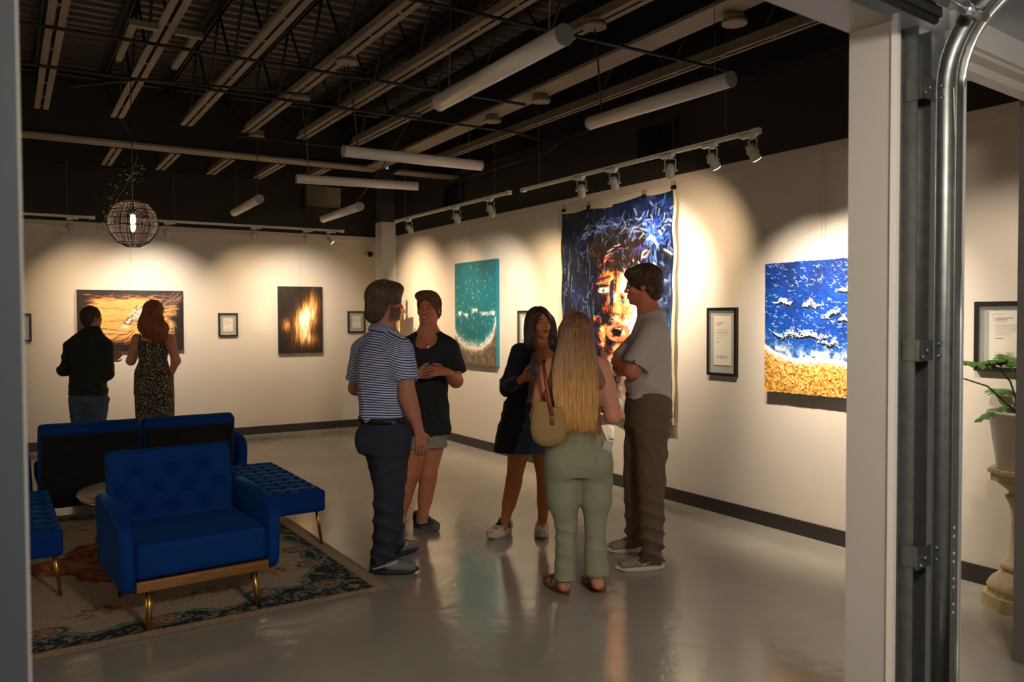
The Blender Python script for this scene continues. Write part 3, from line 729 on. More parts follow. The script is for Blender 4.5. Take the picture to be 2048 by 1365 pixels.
# ------------------------------------------------------------------ rug
def smooth_noise(X, Y, s, seed=0, oct=3):
    r = np.random.RandomState(seed); o = np.zeros_like(X); a = 1.0; tot = 0
    for k in range(oct):
        G = r.rand(64, 64); x = X*s; y = Y*s
        xi = np.floor(x).astype(int); yi = np.floor(y).astype(int); fx = x-xi; fy = y-yi
        fx = fx*fx*(3-2*fx); fy = fy*fy*(3-2*fy); g = lambda i, j: G[i % 64, j % 64]
        o += a*((g(xi, yi)*(1-fx)+g(xi+1, yi)*fx)*(1-fy)+(g(xi, yi+1)*(1-fx)+g(xi+1, yi+1)*fx)*fy)
        tot += a; a *= .5; s *= 2.03
    return o/tot
def rug():
    W_, L_ = 2.44, 3.14; nx, ny = 408, 524
    x = np.linspace(-W_/2, W_/2, nx); y = np.linspace(-L_/2, L_/2, ny); X, Y = np.meshgrid(x, y, indexing='ij')
    n1 = smooth_noise(X+9, Y+9, 14, 1); n2 = smooth_noise(X+9, Y+9, 38, 2); n3 = smooth_noise(X+5, Y+5, 5, 3); n4 = smooth_noise(X+5, Y+5, 90, 4, 1)
    cream = nlin((176, 156, 132)); navy = nlin((20, 24, 40)); mint = nlin((110, 132, 112)); red = nlin((150, 48, 30)); orange = nlin((190, 104, 42)); gold = nlin((184, 138, 60)); wine = nlin((104, 28, 30))
    c = np.zeros((nx, ny, 3))+cream
    def put(m, col, al=1.0):
        m = np.asarray(m, float)*al; c[:] = c*(1-m[..., None])+np.asarray(col)*m[..., None]
    def pal(k): return [red, orange, gold, mint, wine, cream][k % 6]
    dx = W_/2-np.abs(X); dy = L_/2-np.abs(Y); ed = np.minimum(dx, dy)
    # scalloped navy corner and border zones with a mint edge
    ax, ay = np.abs(X), np.abs(Y)
    q = .34+.20*np.cos(ay*PI*2/(L_)*1.0)*0
    wob = .030*np.sin(X*23+Y*9)+.022*np.sin(Y*31)
    s1 = dx-(.16+.34*np.clip((ay-.55)/1.0, 0, 1)**1.3+.035*np.sin(ay*13)); s2 = dy-(.22+.36*np.clip((ax-.35)/.87, 0, 1)**1.2+.035*np.sin(ax*14))
    zone = np.minimum(s1, s2)+(n1-.5)*.05
    put((zone < .045), mint); put((zone < .008), navy*1.5, .9); put((zone < .012) & (n2 > .36), navy, .97); put((zone > .045) & (zone < .056) & (n2 > .35), navy, .85)
    put((zone < 0) & (n2 > .56) & (n3 > .35), mint, .7)
    r = random.Random(11)
    # floral heads and clusters
    for k in range(420):
        fx, fy = r.uniform(-W_/2+.1, W_/2-.1), r.uniform(-L_/2+.1, L_/2-.1)
        i = int((fx+W_/2)/W_*(nx-1)); j = int((fy+L_/2)/L_*(ny-1))
        if zone[i, j] > -.02: continue
        rr = np.hypot(X-fx, (Y-fy)); an = np.arctan2(Y-fy, X-fx); s = r.uniform(.018, .045)
        m = rr < s*(.7+.3*np.cos(5*an+r.random()*6))+(n2-.5)*.03
        put(m & (n4 > .25), pal(r.randrange(6)), .9)
        put(rr < s*.3, pal(r.randrange(4)), .9)
    for (fx, fy) in ((.98, -.82), (-.98, -.82), (.98, .82), (-.98, .82), (.55, -1.22), (-.55, -1.22), (.55, 1.22), (-.55, 1.22), (0, -1.35), (0, 1.35), (.92, -1.28), (-.92, -1.28), (.92, 1.28), (-.92, 1.28), (1.0, -.45), (1.0, .45), (-1.0, -.45), (-1.0, .45)):
        rr = np.hypot((X-fx), (Y-fy)*1.35)+(n2-.5)*.04
        for (a_, b_, cc) in ((0, .115, mint), (0, .095, navy), (0, .075, cream), (0, .055, red), (0, .038, cream), (0, .02, wine)): put((rr < b_), cc, .85)
    # sprays in the cream field
    for (fx, fy) in ((.30, -1.02), (-.30, -1.0), (.72, -.85), (-.72, -.85), (.3, 1.02), (-.3, 1.0), (.72, .85), (-.72, .85), (.8, -.1), (-.8, -.1), (.75, .35), (-.75, .35)):
        for k in range(16):
            gx, gy = fx+r.gauss(0, .075), fy+r.gauss(0, .045); rr = np.hypot(X-gx, Y-gy)+(n2-.5)*.03
            put(rr < r.uniform(.016, .030), pal(r.randrange(4)), .85)
    # centre medallion: stepped star in red and gold
    rr = np.hypot(X*1.15, Y*.80); an = np.arctan2(Y*.8, X*1.15)
    st = .50+.10*np.cos(4*an)+.055*np.cos(8*an)+.035*np.abs(np.sin(an*8))
    m0 = rr+(n1-.5)*.07
    put(m0 < st+.012, wine, .9); put(m0 < st-.02, red, .85); put((m0 < st-.05) & (n2 > .45), orange, .8); put((m0 < st-.12) & (n2 < .42), gold, .8)
    put((np.abs(m0-st+.16) < .012), wine, .8); put(m0 < st-.26, cream, .5); put((m0 < st-.30) & (n1 > .5), red, .8); put((m0 < .12), mint, .6); put(m0 < .08, red, .8)
    # worn speckle, border bands
    put(np.ones_like(X), cream, 1*0)
    wear = np.clip((n2-.58)*3, 0, .4)*(ed > .1); c[:] = c*(1-wear[..., None])+cream*wear[..., None]
    put((ed < .09), cream*.92); put((ed < .095) & (ed > .083), gold*.9, .9); put((ed < .02), cream*.7, .5)
    c *= (.80+.4*n4)[..., None]
    Z = .009+.0012*n4
    V = np.stack([X, Y, Z], -1).reshape(-1, 3); I = np.arange(nx*ny).reshape(nx, ny)
    F = np.stack([I[:-1, :-1], I[1:, :-1], I[1:, 1:], I[:-1, 1:]], -1).reshape(-1, 4)
    t = thing('area_rug', 'worn oriental area rug with cream field and navy floral border under the seating', 'rug', (.672, 5.935, 0), math.radians(0.9))
    mr = mat('rug_pile', None, .95, attr='Col', noise=.25, nscale=260, bump=.35, bscale=380)
    np_mesh('pile', V, F, mr, t, colr=c.reshape(-1, 3))
    MB().box((0, 0, .0045), (W_+.012, L_+.012, .009)).build('backing', mat('rug_binding', (120, 106, 88), .9, bump=.3, bscale=300), t)
rug()

# ------------------------------------------------------------------ gilt display cabinet beside the column
t = thing('display_cabinet', 'narrow gilt glass cabinet with gold finial in the far corner', 'cabinet', (4.62, 10.62, 0), math.radians(-35))
M_GILT = mat('gilt', (190, 132, 52), .35, .9, noise=.2, nscale=30)
b = MB()
for sx in (-1, 1):
    for sy in (-1, 1): b.tube([(sx*.15, sy*.13, 0), (sx*.15, sy*.13, .5), (sx*.147, sy*.13, .9), (sx*.15, sy*.13, 1.70)], .012, 10)
for z in (.06, .75, 1.2): b.bbox((0, 0, z), (.32, .28, .03), .006)
b.build('gilt_frame', M_GILT, t)
MB().lathe([(.22, 1.68), (.225, 1.70), (.20, 1.72), (.205, 1.74), (.12, 1.765), (.06, 1.78), (.045, 1.80)], n=4).build('cornice', M_GILT, t)
MB().lathe([(.04, 1.80), (.05, 1.82), (.02, 1.84), (.028, 1.87), (.012, 1.90), (.03, 1.94), (.018, 1.97), (.03, 2.0), (.032, 2.02), (.001, 2.055)], n=20).build('finial', M_GILT, t)
MB().box((0, .11, 1.2), (.28, .008, .92)).box((0, 0, .4), (.28, .24, .62)).build('back_panel', mat('dark_cabinet_lining', (40, 34, 32), .5), t)
MB().box((0, -.13, 1.23), (.28, .003, .88)).box((.148, 0, 1.23), (.003, .24, .88)).build('glass', mat('clear_glass', (235, 240, 240), .03, trans=.0, alpha=.14, spec=.8), t)
tag(MB().lathe([(.03, 0), (.035, .02), (.02, .05), (.035, .09), (.03, .15), (.02, .17), (.022, .20), (.012, .22), (.001, .225)], (4.60, 10.60, 1.216), 16).build('figurine', mat('pink_porcelain', (190, 110, 90), .3)), 'small pink porcelain figurine on the cabinet shelf', 'figurine')

# ------------------------------------------------------------------ plant on the pedestal
PX, PY = 4.70, 2.24
t = thing('pedestal', 'carved cream stone pedestal under the plant pot at the right edge', 'pedestal', (PX, PY, 0), .3)
M_STONE = mat('cast_stone', (182, 162, 126), .7, noise=.12, nscale=14, bump=.3, bscale=40)
b = MB()
oct_ = lambda r_: [(r_*math.cos(PI/8+k*PI/4), r_*math.sin(PI/8+k*PI/4)) for k in range(8)]
b.prism(oct_(.20), 0, .075); b.prism(oct_(.175), .075, .10)
b.build('plinth', M_STONE, t)
MB().lathe([(.165, .10), (.17, .12), (.155, .15), (.11, .19), (.10, .22)], n=32, fn=lambda a, z: 1+.05*abs(math.sin(4*a))).build('lower_bowl', M_STONE, t)
MB().lathe([(.105, .215), (.115, .23), (.10, .25), (.075, .28), (.062, .34), (.058, .50), (.066, .56), (.085, .60), (.09, .615), (.075, .625), (.07, .64), (.10, .665), (.125, .685), (.14, .70)], n=32, fn=lambda a, z: 1+.04*abs(math.sin(5*a))).build('shaft', M_STONE, t)
b = MB(); b.prism(oct_(.165), .70, .745); b.prism(oct_(.18), .745, .765); b.build('capital', M_STONE, t)
t = thing('potted_plant', 'green split-leaf plant in a white tapered pot on the stone pedestal', 'plant', (PX, PY, .765))
MB().lathe([(.001, 0), (.13, 0), (.135, .01), (.175, .30), (.182, .305), (.182, .32), (.165, .32), (.16, .27), (.001, .27)], n=40).build('plant_pot', mat('pot_white', (206, 196, 180), .4), t)
MB().lathe([(.16, .272), (.08, .285), (.001, .29)], n=24).build('soil', mat('potting_soil', (50, 38, 28), .95, noise=.3, nscale=60), t)
M_LEAF = mat('leaf_green', (66, 108, 30), .38, noise=.3, nscale=18, bump=.2, bscale=30)
M_STEMG = mat('stem_green', (74, 100, 38), .5)
def lobed_leaf(base, tip, up, width, seed):
    """deeply cut leaf blade between base and tip"""
    r = random.Random(seed); base = Vector(base); tip = Vector(tip); ax = (tip-base); L = ax.length; ax.normalize()
    up = Vector(up); side = ax.cross(up).normalized(); nrm = side.cross(ax).normalized()
    N = 46; b = MB(); vs = []; 
    for i in range(N+1):
        s = i/N; env = math.sin(PI*min(1, s*.93+.05))**.6*(1-.35*s)
        lobe = .42+.58*abs(math.sin(s*PI*5.0+.4))**.8
        wd = width*env*lobe
        c_ = base+ax*(L*s)+nrm*(-.12*L*s*s+.03*L*math.sin(s*3))
        sw = ax*(.22*L*.25*lobe)
        vs += [c_-side*wd+sw-nrm*wd*.35+nrm*r.uniform(-.004, .004), c_-side*wd*.5+sw*.5, c_, c_+side*wd*.5+sw*.5, c_+side*wd+sw-nrm*wd*.35+nrm*r.uniform(-.004, .004)]
    fs = []
    for i in range(N):
        for k in range(4): fs.append((i*5+k, i*5+k+1, (i+1)*5+k+1, (i+1)*5+k))
    return vs, fs
leaves = [((-.17, .28, .50), (-.50, .36, .33), (0, 0, 1), .10), ((-.10, .10, .56), (-.30, .30, .62), (0, 0, 1), .11), ((-.02, .02, .56), (.05, .14, .64), (0, -.3, 1), .12),
          ((-.06, -.04, .52), (.08, -.12, .50), (0, 0, 1), .12), ((-.08, .06, .35), (-.22, .16, .28), (0, 0, 1), .07), ((.05, -.06, .44), (.16, -.16, .36), (0, 0, 1), .10), ((.02, .10, .40), (.22, .28, .44), (0, 0, 1), .10),
          ((-.12, -.05, .36), (-.24, -.20, .30), (0, 0, 1), .06), ((-.09, .05, .60), (-.12, .22, .58), (.2, -.2, 1), .10)]
for k, (a, c_, u_, wd) in enumerate(leaves):
    vs, fs = lobed_leaf(a, c_, u_, wd, k)
    o = MB().add(vs, fs, True).build('leaf', M_LEAF, t)
    MB().tube([(0.01*k-.04, .01*(k % 3)-.01, .28), Vector((0, 0, .30)).lerp(Vector(a), .55)+Vector((0, 0, .04)), a], [.007, .005, .004], 7).build('stalk', M_STEMG, t)

# ------------------------------------------------------------------ paintings: pigment laid stroke by stroke on a fine canvas mesh
class Paint:
    """canvas of w x h metres; x to the right, y down from the top, colours kept in sRGB 0..255"""
    def __init__(s, w_, h_, n, base, seed=0):
        s.w, s.h = w_, h_; s.nx = n; s.ny = max(2, int(n*h_/w_)); s.c = np.zeros((s.ny, s.nx, 3))+np.array(base, float)
        s.z = np.zeros((s.ny, s.nx)); s.r = np.random.RandomState(seed)
        s.Y, s.X = np.mgrid[0:s.ny, 0:s.nx]; s.X = s.X/(s.nx-1); s.Y = s.Y/(s.ny-1)
    def stroke(s, x, y, l, wd, an, col, al=.85, relief=.0, bend=0.0):
        """bristle stroke centred at x,y (0..1), length and width in fractions of the width"""
        k = s.nx; cx, cy = x*(s.nx-1), y*(s.ny-1); R = int((l+wd)*k/2)+2
        x0, x1 = max(0, int(cx-R)), min(s.nx, int(cx+R)+1); y0, y1 = max(0, int(cy-R)), min(s.ny, int(cy+R)+1)
        if x1 <= x0 or y1 <= y0: return
        yy, xx = np.mgrid[y0:y1, x0:x1]; dx = (xx-cx)/k; dy = (yy-cy)/k
        a = dx*math.cos(an)+dy*math.sin(an); b = -dx*math.sin(an)+dy*math.cos(an)-bend*a*a/max(l, 1e-3)
        e = 1-np.maximum(np.abs(a)/(l/2), 0)**4-(np.abs(b)/(wd/2))**2
        m = np.clip(e*2.5, 0, 1)*al
        br = .85+.3*np.sin(b/wd*23+s.r.rand()*6)
        m = (m*np.clip(br, 0, 1))[..., None]
        s.c[y0:y1, x0:x1] = s.c[y0:y1, x0:x1]*(1-m)+np.array(col, float)*m
        if relief: s.z[y0:y1, x0:x1] = s.z[y0:y1, x0:x1]*(1-m[..., 0])+relief*m[..., 0]
    def blob(s, x, y, rx, ry, col, al=1.0, soft=2.0):
        m = (np.exp(-(((s.X-x)/rx)**2+((s.Y-y)/ry)**2)*soft)*al)[..., None]; s.c = s.c*(1-m)+np.array(col, float)*m
    def mesh(s, name, parent, material, thick=.03, side=None, wob=None, M=None):
        """canvas front as coloured grid (local x right, z up, facing -y), with turned edges"""
        V = np.stack([(s.X-.5)*s.w, -s.z, -(s.Y)*s.h+s.h/2], -1)
        if wob is not None: V = wob(V, s)
        V = V.reshape(-1, 3); I = np.arange(s.nx*s.ny).reshape(s.ny, s.nx)
        F = np.stack([I[:-1, :-1], I[1:, :-1], I[1:, 1:], I[:-1, 1:]], -1).reshape(-1, 4)
        col = nlin(np.clip(s.c, 0, 255)).reshape(-1, 3)
        return np_mesh(name, V, F, material, parent, colr=col)
def ramp(t, stops):
    t = np.asarray(t); xs = [a for a, _ in stops]; return np.stack([np.interp(t, xs, [c[k] for _, c in stops]) for k in range(3)], -1)
M_PAINT = mat('oil_paint', None, .42, attr='Col', bump=.12, bscale=120, spec=.4)
M_PAINTR = mat('thick_acrylic', None, .5, attr='Col', bump=.3, bscale=160, spec=.3)
M_CANVAS = mat('raw_canvas', (188, 172, 140), .9, bump=.3, bscale=400)

def hung(name, label, cat, loc, rz, group=None): return thing(name, label, cat, loc, rz, group)
def wires(parent, xs, z0, ztop):
    for x in xs: MB().tube([(x, .012, z0), (x, .012, ztop)], .0011, 5).build('hanging_wire', M_WIRE, parent)
RZR = -PI/2        # objects on the right wall face -x

# --- big loose canvas: expressive face in ochre and orange light on a night-blue ground
def portrait():
    W_, H_ = 1.70, 2.04; P = Paint(W_, H_, 420, (22, 26, 44), 5); r = P.r
    U = lambda Y: (6.85-Y)/W_; Vz = lambda z: (2.705-z)/H_
    # ground
    base = np.zeros_like(P.c)
    X, Y = P.X, P.Y
    n1 = smooth_noise(X+3, Y*1.2+3, 6, 8); n2 = smooth_noise(X+3, Y*1.2+3, 17, 9)
    base[:] = ramp(n1, [(0, (10, 11, 18)), (.5, (16, 20, 36)), (.75, (24, 34, 66)), (1, (36, 54, 100))])
    rightd = np.clip((X-.72)/.2, 0, 1)*np.clip((Y-.28)/.25, 0, 1)
    base = base*(1-rightd[..., None]*.75)+ramp(n2, [(0, (18, 24, 46)), (.5, (46, 66, 108)), (.8, (96, 114, 148)), (1, (150, 160, 174))])*rightd[..., None]*.75
    top = np.clip(1-Y/.28, 0, 1)*np.clip((X-.2)/.5, 0, 1)
    base = base*(1-top[..., None]*.6)+ramp(n2, [(0, (10, 16, 42)), (.5, (22, 44, 110)), (1, (80, 110, 180))])*top[..., None]*.6
    # head: long oval tilted a little, cheek in shadow on the left, blazing light on the right
    cx, cy, rx, ry = .555, .495, .235, .285
    e = ((X-cx)/rx)**2+((Y-cy)/ry)**2
    neck = (np.abs(X-.52+(Y-.9)*.25) < .17) & (Y > .70)
    light = np.clip(.42+(X-.50)*3.7-(np.abs(Y-.42)-.2)*.35+(n2-.5)*1.9, 0, 1)
    skin = ramp(light, [(0, (16, 15, 26)), (.2, (40, 24, 28)), (.38, (150, 70, 30)), (.52, (222, 130, 50)), (.66, (244, 190, 116)), (.85, (250, 230, 190)), (1, (252, 246, 232))])
    m = np.clip((1.0-e+(n1-.5)*.5)*6, 0, 1)[..., None]
    base = base*(1-m)+skin*m
    mn = np.clip(neck*(n1 > .3), 0, 1)[..., None]*.8
    base = base*(1-mn)+skin*.75*mn
    hair = np.clip((1-((X-.56)/.275)**2-((Y-.215)/.115)**2+(n2-.5)*.6)*6, 0, 1)[..., None]
    base = base*(1-hair)+ramp(n2, [(0, (16, 12, 11)), (.65, (38, 28, 23)), (1, (84, 68, 54))])*hair
    P.c = base.copy()
    def at(x, y): return base[min(P.ny-1, max(0, int(y*(P.ny-1)))), min(P.nx-1, max(0, int(x*(P.nx-1))))]
    hues = [(20, 60, 170), (230, 60, 30), (250, 190, 60), (250, 250, 240), (30, 20, 40), (60, 150, 200), (160, 60, 120)]
    for k in range(5200):
        x, y = r.rand(), r.rand(); c0 = at(x, y); inface = ((x-cx)/rx)**2+((y-cy)/ry)**2 < 1
        an = (math.atan2((x-cx)/rx, -(y-cy)/ry)*.55+PI/2 if inface else PI/2)+r.normal()*.5
        c1 = c0*(1+r.normal()*.16)+r.normal(size=3)*10
        if inface and r.rand() < .20: c1 = np.array(hues[r.randint(len(hues))])*.75+c0*.25
        if not inface and r.rand() < .06: c1 = np.array((130, 160, 220))*r.uniform(.5, 1)
        P.stroke(x, y, r.uniform(.02, .07), r.uniform(.006, .016), an, c1, .8, .0015, r.normal()*2)
    # long pale drips on the left, brushed brick-like swipes on the right
    for k in range(70):
        x, y = (r.uniform(.03, .30) if k < 36 else r.uniform(.78, .97)), r.uniform(.2, .9); P.stroke(x, y, r.uniform(.04, .16), r.uniform(.003, .008), PI/2+r.normal()*.03, (120+r.randint(70), 150+r.randint(50), 200), .55)
    for k in range(90):
        x, y = r.uniform(.80, .97), r.uniform(.35, .97); P.stroke(x, y, r.uniform(.05, .12), r.uniform(.02, .035), r.normal()*.15, ((38, 48, 78), (84, 112, 160), (140, 156, 180), (24, 28, 44))[r.randint(4)], .7)
    # white-blue burst upper right and looping sweeps along the top
    for k in range(170):
        a = r.rand()*2*PI; d = abs(r.normal())*.10; x, y = .83+d*math.cos(a), .17+d*math.sin(a)*1.1
        P.stroke(x, y, r.uniform(.03, .09), r.uniform(.006, .020), a+r.normal()*.6, ((220, 228, 244), (90, 140, 230), (40, 80, 190), (26, 44, 110))[r.randint(4)], .6, .002, r.normal()*.4)
    for k in range(90):
        s = r.rand(); x = .22+.5*s; y = .15-.05*math.sin(s*3)+r.normal()*.022
        P.stroke(x, y, r.uniform(.04, .10), r.uniform(.005, .012), -.15+r.normal()*.45, ((180, 195, 225), (60, 96, 190), (26, 40, 90), (110, 130, 190))[r.randint(4)], .55, .002, r.normal()*.5)
    D = lambda x, y, l, w_, a, c, al=.95: P.stroke(x, y, l, w_, a, c, al, .002)
    ink = (16, 14, 26)
    def eye(x, y, s, lit):
        P.blob(x, y, .095*s, .048*s, (60, 36, 34) if not lit else (210, 150, 90), .7, 1.6)
        for q in (-1, 0, 1): D(x+q*.018, y, .065, .034*s, 0, (244, 226, 190) if not lit else (250, 236, 214))
        P.blob(x, y+.001, .028*s, .023*s, (84, 150, 196), 1.0, 3.0); P.blob(x, y+.001, .014*s, .0115*s, (14, 16, 30), 1, 3.0); P.blob(x-.005, y-.004, .004, .0035, (255, 255, 255), 1, 3)
        D(x, y-.021*s, .12*s, .010, -.06, ink); D(x+.012, y+.020*s, .07*s, .006, .05, (110, 50, 30)); D(x-.045*s, y-.008, .035, .008, .6, ink)
        D(x-.01, y-.056*s, .15*s, .020, -.16, (40, 26, 26)); D(x-.02, y-.036*s, .11*s, .008, -.12, (214, 160, 90))
    eye(U(6.13), Vz(1.875), 1.0, False); eye(U(5.70), Vz(1.90), .95, True)
    # nose: dark side plane, round lit tip, nostrils
    nx_, ny_ = U(5.92), Vz(1.70)
    for q in range(6): D(nx_-.055-.002*q, ny_-.11+q*.02, .04, .028, PI/2+.12, (96-3*q, 46, 34), .5)
    for q in range(8): D(nx_+.005, ny_-.14+q*.018, .04, .035, PI/2, (250, 206-4*q, 136-5*q), .45)
    P.blob(nx_+.01, ny_+.0, .05, .032, (250, 190, 110), .9, 1.6); P.blob(nx_-.04, ny_+.012, .02, .016, (220, 110, 50), .9); P.blob(nx_+.062, ny_+.012, .02, .016, (240, 150, 80), .9)
    P.blob(nx_-.018, ny_+.026, .013, .008, (30, 14, 20), 1); P.blob(nx_+.042, ny_+.026, .013, .008, (60, 20, 20), 1)
    for q in (-1, 1): D(nx_+q*.075+.01, ny_+.045, .09, .007, PI/2-q*.45, (120, 50, 36), .8)
    # open mouth
    mx, my = U(5.93), Vz(1.475)
    for ring, (ra, rb) in enumerate(((.092, .036), (.078, .031), (.062, .024))):
        for k in range(46):
            a = 2*PI*k/46+r.normal()*.05; x = mx+.006+ra*math.cos(a); y = my+rb*math.sin(a)*(1.15 if math.sin(a) > 0 else .85)
            P.stroke(x, y, r.uniform(.03, .05), r.uniform(.010, .018), math.atan2(rb*math.cos(a)*1.2, -ra*math.sin(a)), ((214, 100, 62), (236, 140, 96), (190, 70, 50), (244, 176, 136), (226, 120, 74))[r.randint(5)], .7, .002)
    for k in range(26): P.stroke(mx-.002+r.normal()*.022, my+.003+r.normal()*.008, .035, .014, r.normal()*.2, (14, 9, 13), .95)
    P.stroke(mx+.006, my-.016, .055, .007, .02, (222, 206, 180), .8)
    for k in range(40): a = PI*(.15+.7*k/40); P.stroke(mx+.02+.13*math.cos(a), my+.075+.060*math.sin(a), .045, .012, math.atan2(math.cos(a)*.06, -math.sin(a)*.13), ((240, 160, 60), (120, 60, 30), (250, 210, 140), (30, 20, 30))[r.randint(4)], .7, .002)
    for k in range(60):
        a = 2*PI*r.rand(); P.stroke(nx_+.012+.048*math.cos(a), ny_+.004+.026*math.sin(a), .026, .009, math.atan2(math.cos(a)*.026, -math.sin(a)*.048), ((236, 150, 84), (252, 206, 150), (200, 80, 50), (70, 30, 40))[r.randint(4)], .75, .002)
    for k in range(30): P.stroke(nx_-.052+r.normal()*.008, ny_-.02-.10*r.rand(), .05, .012, PI/2+.1+r.normal()*.2, ((18, 16, 30), (40, 24, 34), (30, 50, 110))[r.randint(3)], .8)
    for k in range(70):
        a = r.rand()*2*PI; x = cx+rx*.96*math.cos(a); y = cy+ry*.96*math.sin(a)
        D(x+r.normal()*.012, y+r.normal()*.012, r.uniform(.03, .08), r.uniform(.005, .012), math.atan2(math.cos(a)*ry, -math.sin(a)*rx), (hues[r.randint(7)] if r.rand() < .5 else ink), .7)
    e2 = np.minimum(np.minimum(X*W_, (1-X)*W_), np.minimum(Y*H_, (1-Y)*H_)); mk = np.clip((.022+.008*n2-e2)*200, 0, 1)[..., None]*(X[..., None] < .5)
    mk = mk+np.clip((.03+.012*n1-(1-X)*W_)*200, 0, 1)[..., None]*(X[..., None] > .5)
    P.c = P.c*(1-np.clip(mk, 0, 1))+np.array((196, 180, 146))*np.clip(mk, 0, 1)
    t = hung('canvas_painting', 'huge unframed canvas of a wide-eyed face in orange and blue, clipped to the wall', 'painting', (XR-.05, 6.0, 1.685), RZR)
    def wob(V, s):
        x, y = s.X, s.Y
        V[..., 1] += .010*np.sin(x*9+y*3)*y+.006*np.sin(y*26)*np.abs(x-.5)*2 - .012*np.clip(y-.9, 0, 1)*10*np.abs(np.sin(x*7))
        sag = .018*(np.sin(np.clip((x-.0)/.27, 0, 1)*PI)*(x < .27)+np.sin(np.clip((x-.27)/.47, 0, 1)*PI)*((x >= .27) & (x < .74))*1.6+np.sin(np.clip((x-.74)/.26, 0, 1)*PI)*(x >= .74))
        V[..., 2] -= sag*(1-y)**3
        V[..., 0] += .008*np.sin(y*7)*(x-.3)+.006*np.sin(y*31)*(x > .97)
        V[..., 2] += .008*np.sin(x*40)*(y > .985)
        return V
    o = P.mesh('painted_canvas', t, M_PAINT, wob=wob); md = o.modifiers.new('cloth', 'SOLIDIFY'); md.thickness = .003; md.offset = -1
    return t
portrait()
M_CLIP = mat('clip_steel', (90, 74, 52), .3, .9)
for k, (yy, zz, ll) in enumerate(((6.79, 2.715, 'at the far left top corner'), (6.37, 2.70, 'second from the left'), (5.56, 2.70, 'third from the left'), (5.18, 2.73, 'at the near right top corner'))):
    t = thing('binder_clip', 'brass-coloured binder clip holding the big canvas %s' % ll, 'clip', (XR-.045, yy, zz), RZR, 'binder clips on the big canvas')
    b = MB(); b.prism([(-.012, -.022), (-.003, .012), (.003, .012), (.012, -.022), (.010, -.022), (0, .008), (-.010, -.022)], -.026, .026, M=Matrix.Rotation(PI/2, 4, 'Y') @ Matrix.Rotation(PI/2, 4, 'Z'))
    b.build('clip_body', M_CLIP, t)
    for s in (-1, 1):
        MB().tube([(-.014, s*.004, .008), (-.012, s*.01, .028), (-.012, s*.012, .044), (0, s*.013, .052), (.012, s*.012, .044), (.012, s*.01, .028), (.014, s*.004, .008)], .0016, 6).build('wire_handle', M_CLIP, t)

def stretched(name, label, P, loc, rz, side_col, thick=.035, mtl=None, wob=None, wz=None, wxs=(0,)):
    t = hung(name, label, 'painting', loc, rz)
    P.mesh('painted_face', t, mtl or M_PAINT, wob=wob)
    b = MB(); e = .0005
    b.box((0, thick/2+.002, 0), (P.w, thick, P.h)); b.build('stretcher_canvas', mat(name+'_edge', side_col, .7), t)
    if wz: wires(t, wxs, P.h/2-.02, wz-loc[2])
    return t
# --- teal beach from above
def teal():
    P = Paint(1.02, 1.27, 260, (20, 98, 108), 2); X, Y = P.X, P.Y
    n1 = smooth_noise(X+2, Y+2, 9, 3); n2 = smooth_noise(X+2, Y+2, 30, 4); n3 = smooth_noise(X+7, Y+7, 60, 5, 2)
    P.c = ramp(Y+(n1-.5)*.4, [(0, (30, 92, 100)), (.3, (14, 106, 116)), (.7, (16, 92, 102)), (1, (18, 88, 98))])
    shore = .60+.235*np.sqrt(np.clip(1-((X-.47)/.50)**2, 0, 1))+(n1-.5)*.03
    s = (Y-shore)/.12
    sand = ramp(n2, [(0, (56, 46, 36)), (.6, (104, 88, 68)), (1, (150, 132, 106))])
    m = np.clip(s*6, 0, 1)[..., None]; P.c = P.c*(1-m)+sand*m
    foam = np.exp(-((s+.05)/.45)**2)*np.clip((n3-.25)*3, 0, 1); foam = np.maximum(foam, np.exp(-((s-.1)/.2)**2)*.9)
    P.c = P.c*(1-foam[..., None])+np.array((226, 214, 196))*foam[..., None]
    r = P.r
    for k in range(230):
        x, y = r.rand(), r.uniform(.03, .9)
        if y > np.interp(x, [0, .5, 1], [.62, .84, .6]): continue
        P.stroke(x, y, r.uniform(.012, .05), r.uniform(.006, .016), r.normal()*.8, (206, 208, 200), r.uniform(.3, .8), .003, r.normal()*2)
    for (x, y, w_) in ((.13, .50, .12), (.30, .52, .09), (.50, .475, .16), (.74, .505, .20), (.93, .50, .1)):
        for k in range(26): P.stroke(x+r.normal()*w_*.3, y+abs(r.normal())*.015-.01, r.uniform(.02, .05), .012, PI/2+r.normal()*.4, (234, 228, 214), .8, .006)
    stretched('beach_painting', 'tall teal painting of sea and a curved dark beach seen from above', P, (XR-.05, 8.66, 1.67), RZR, (14, 96, 110), .045, wz=2.77, wxs=(-.1,))
teal()
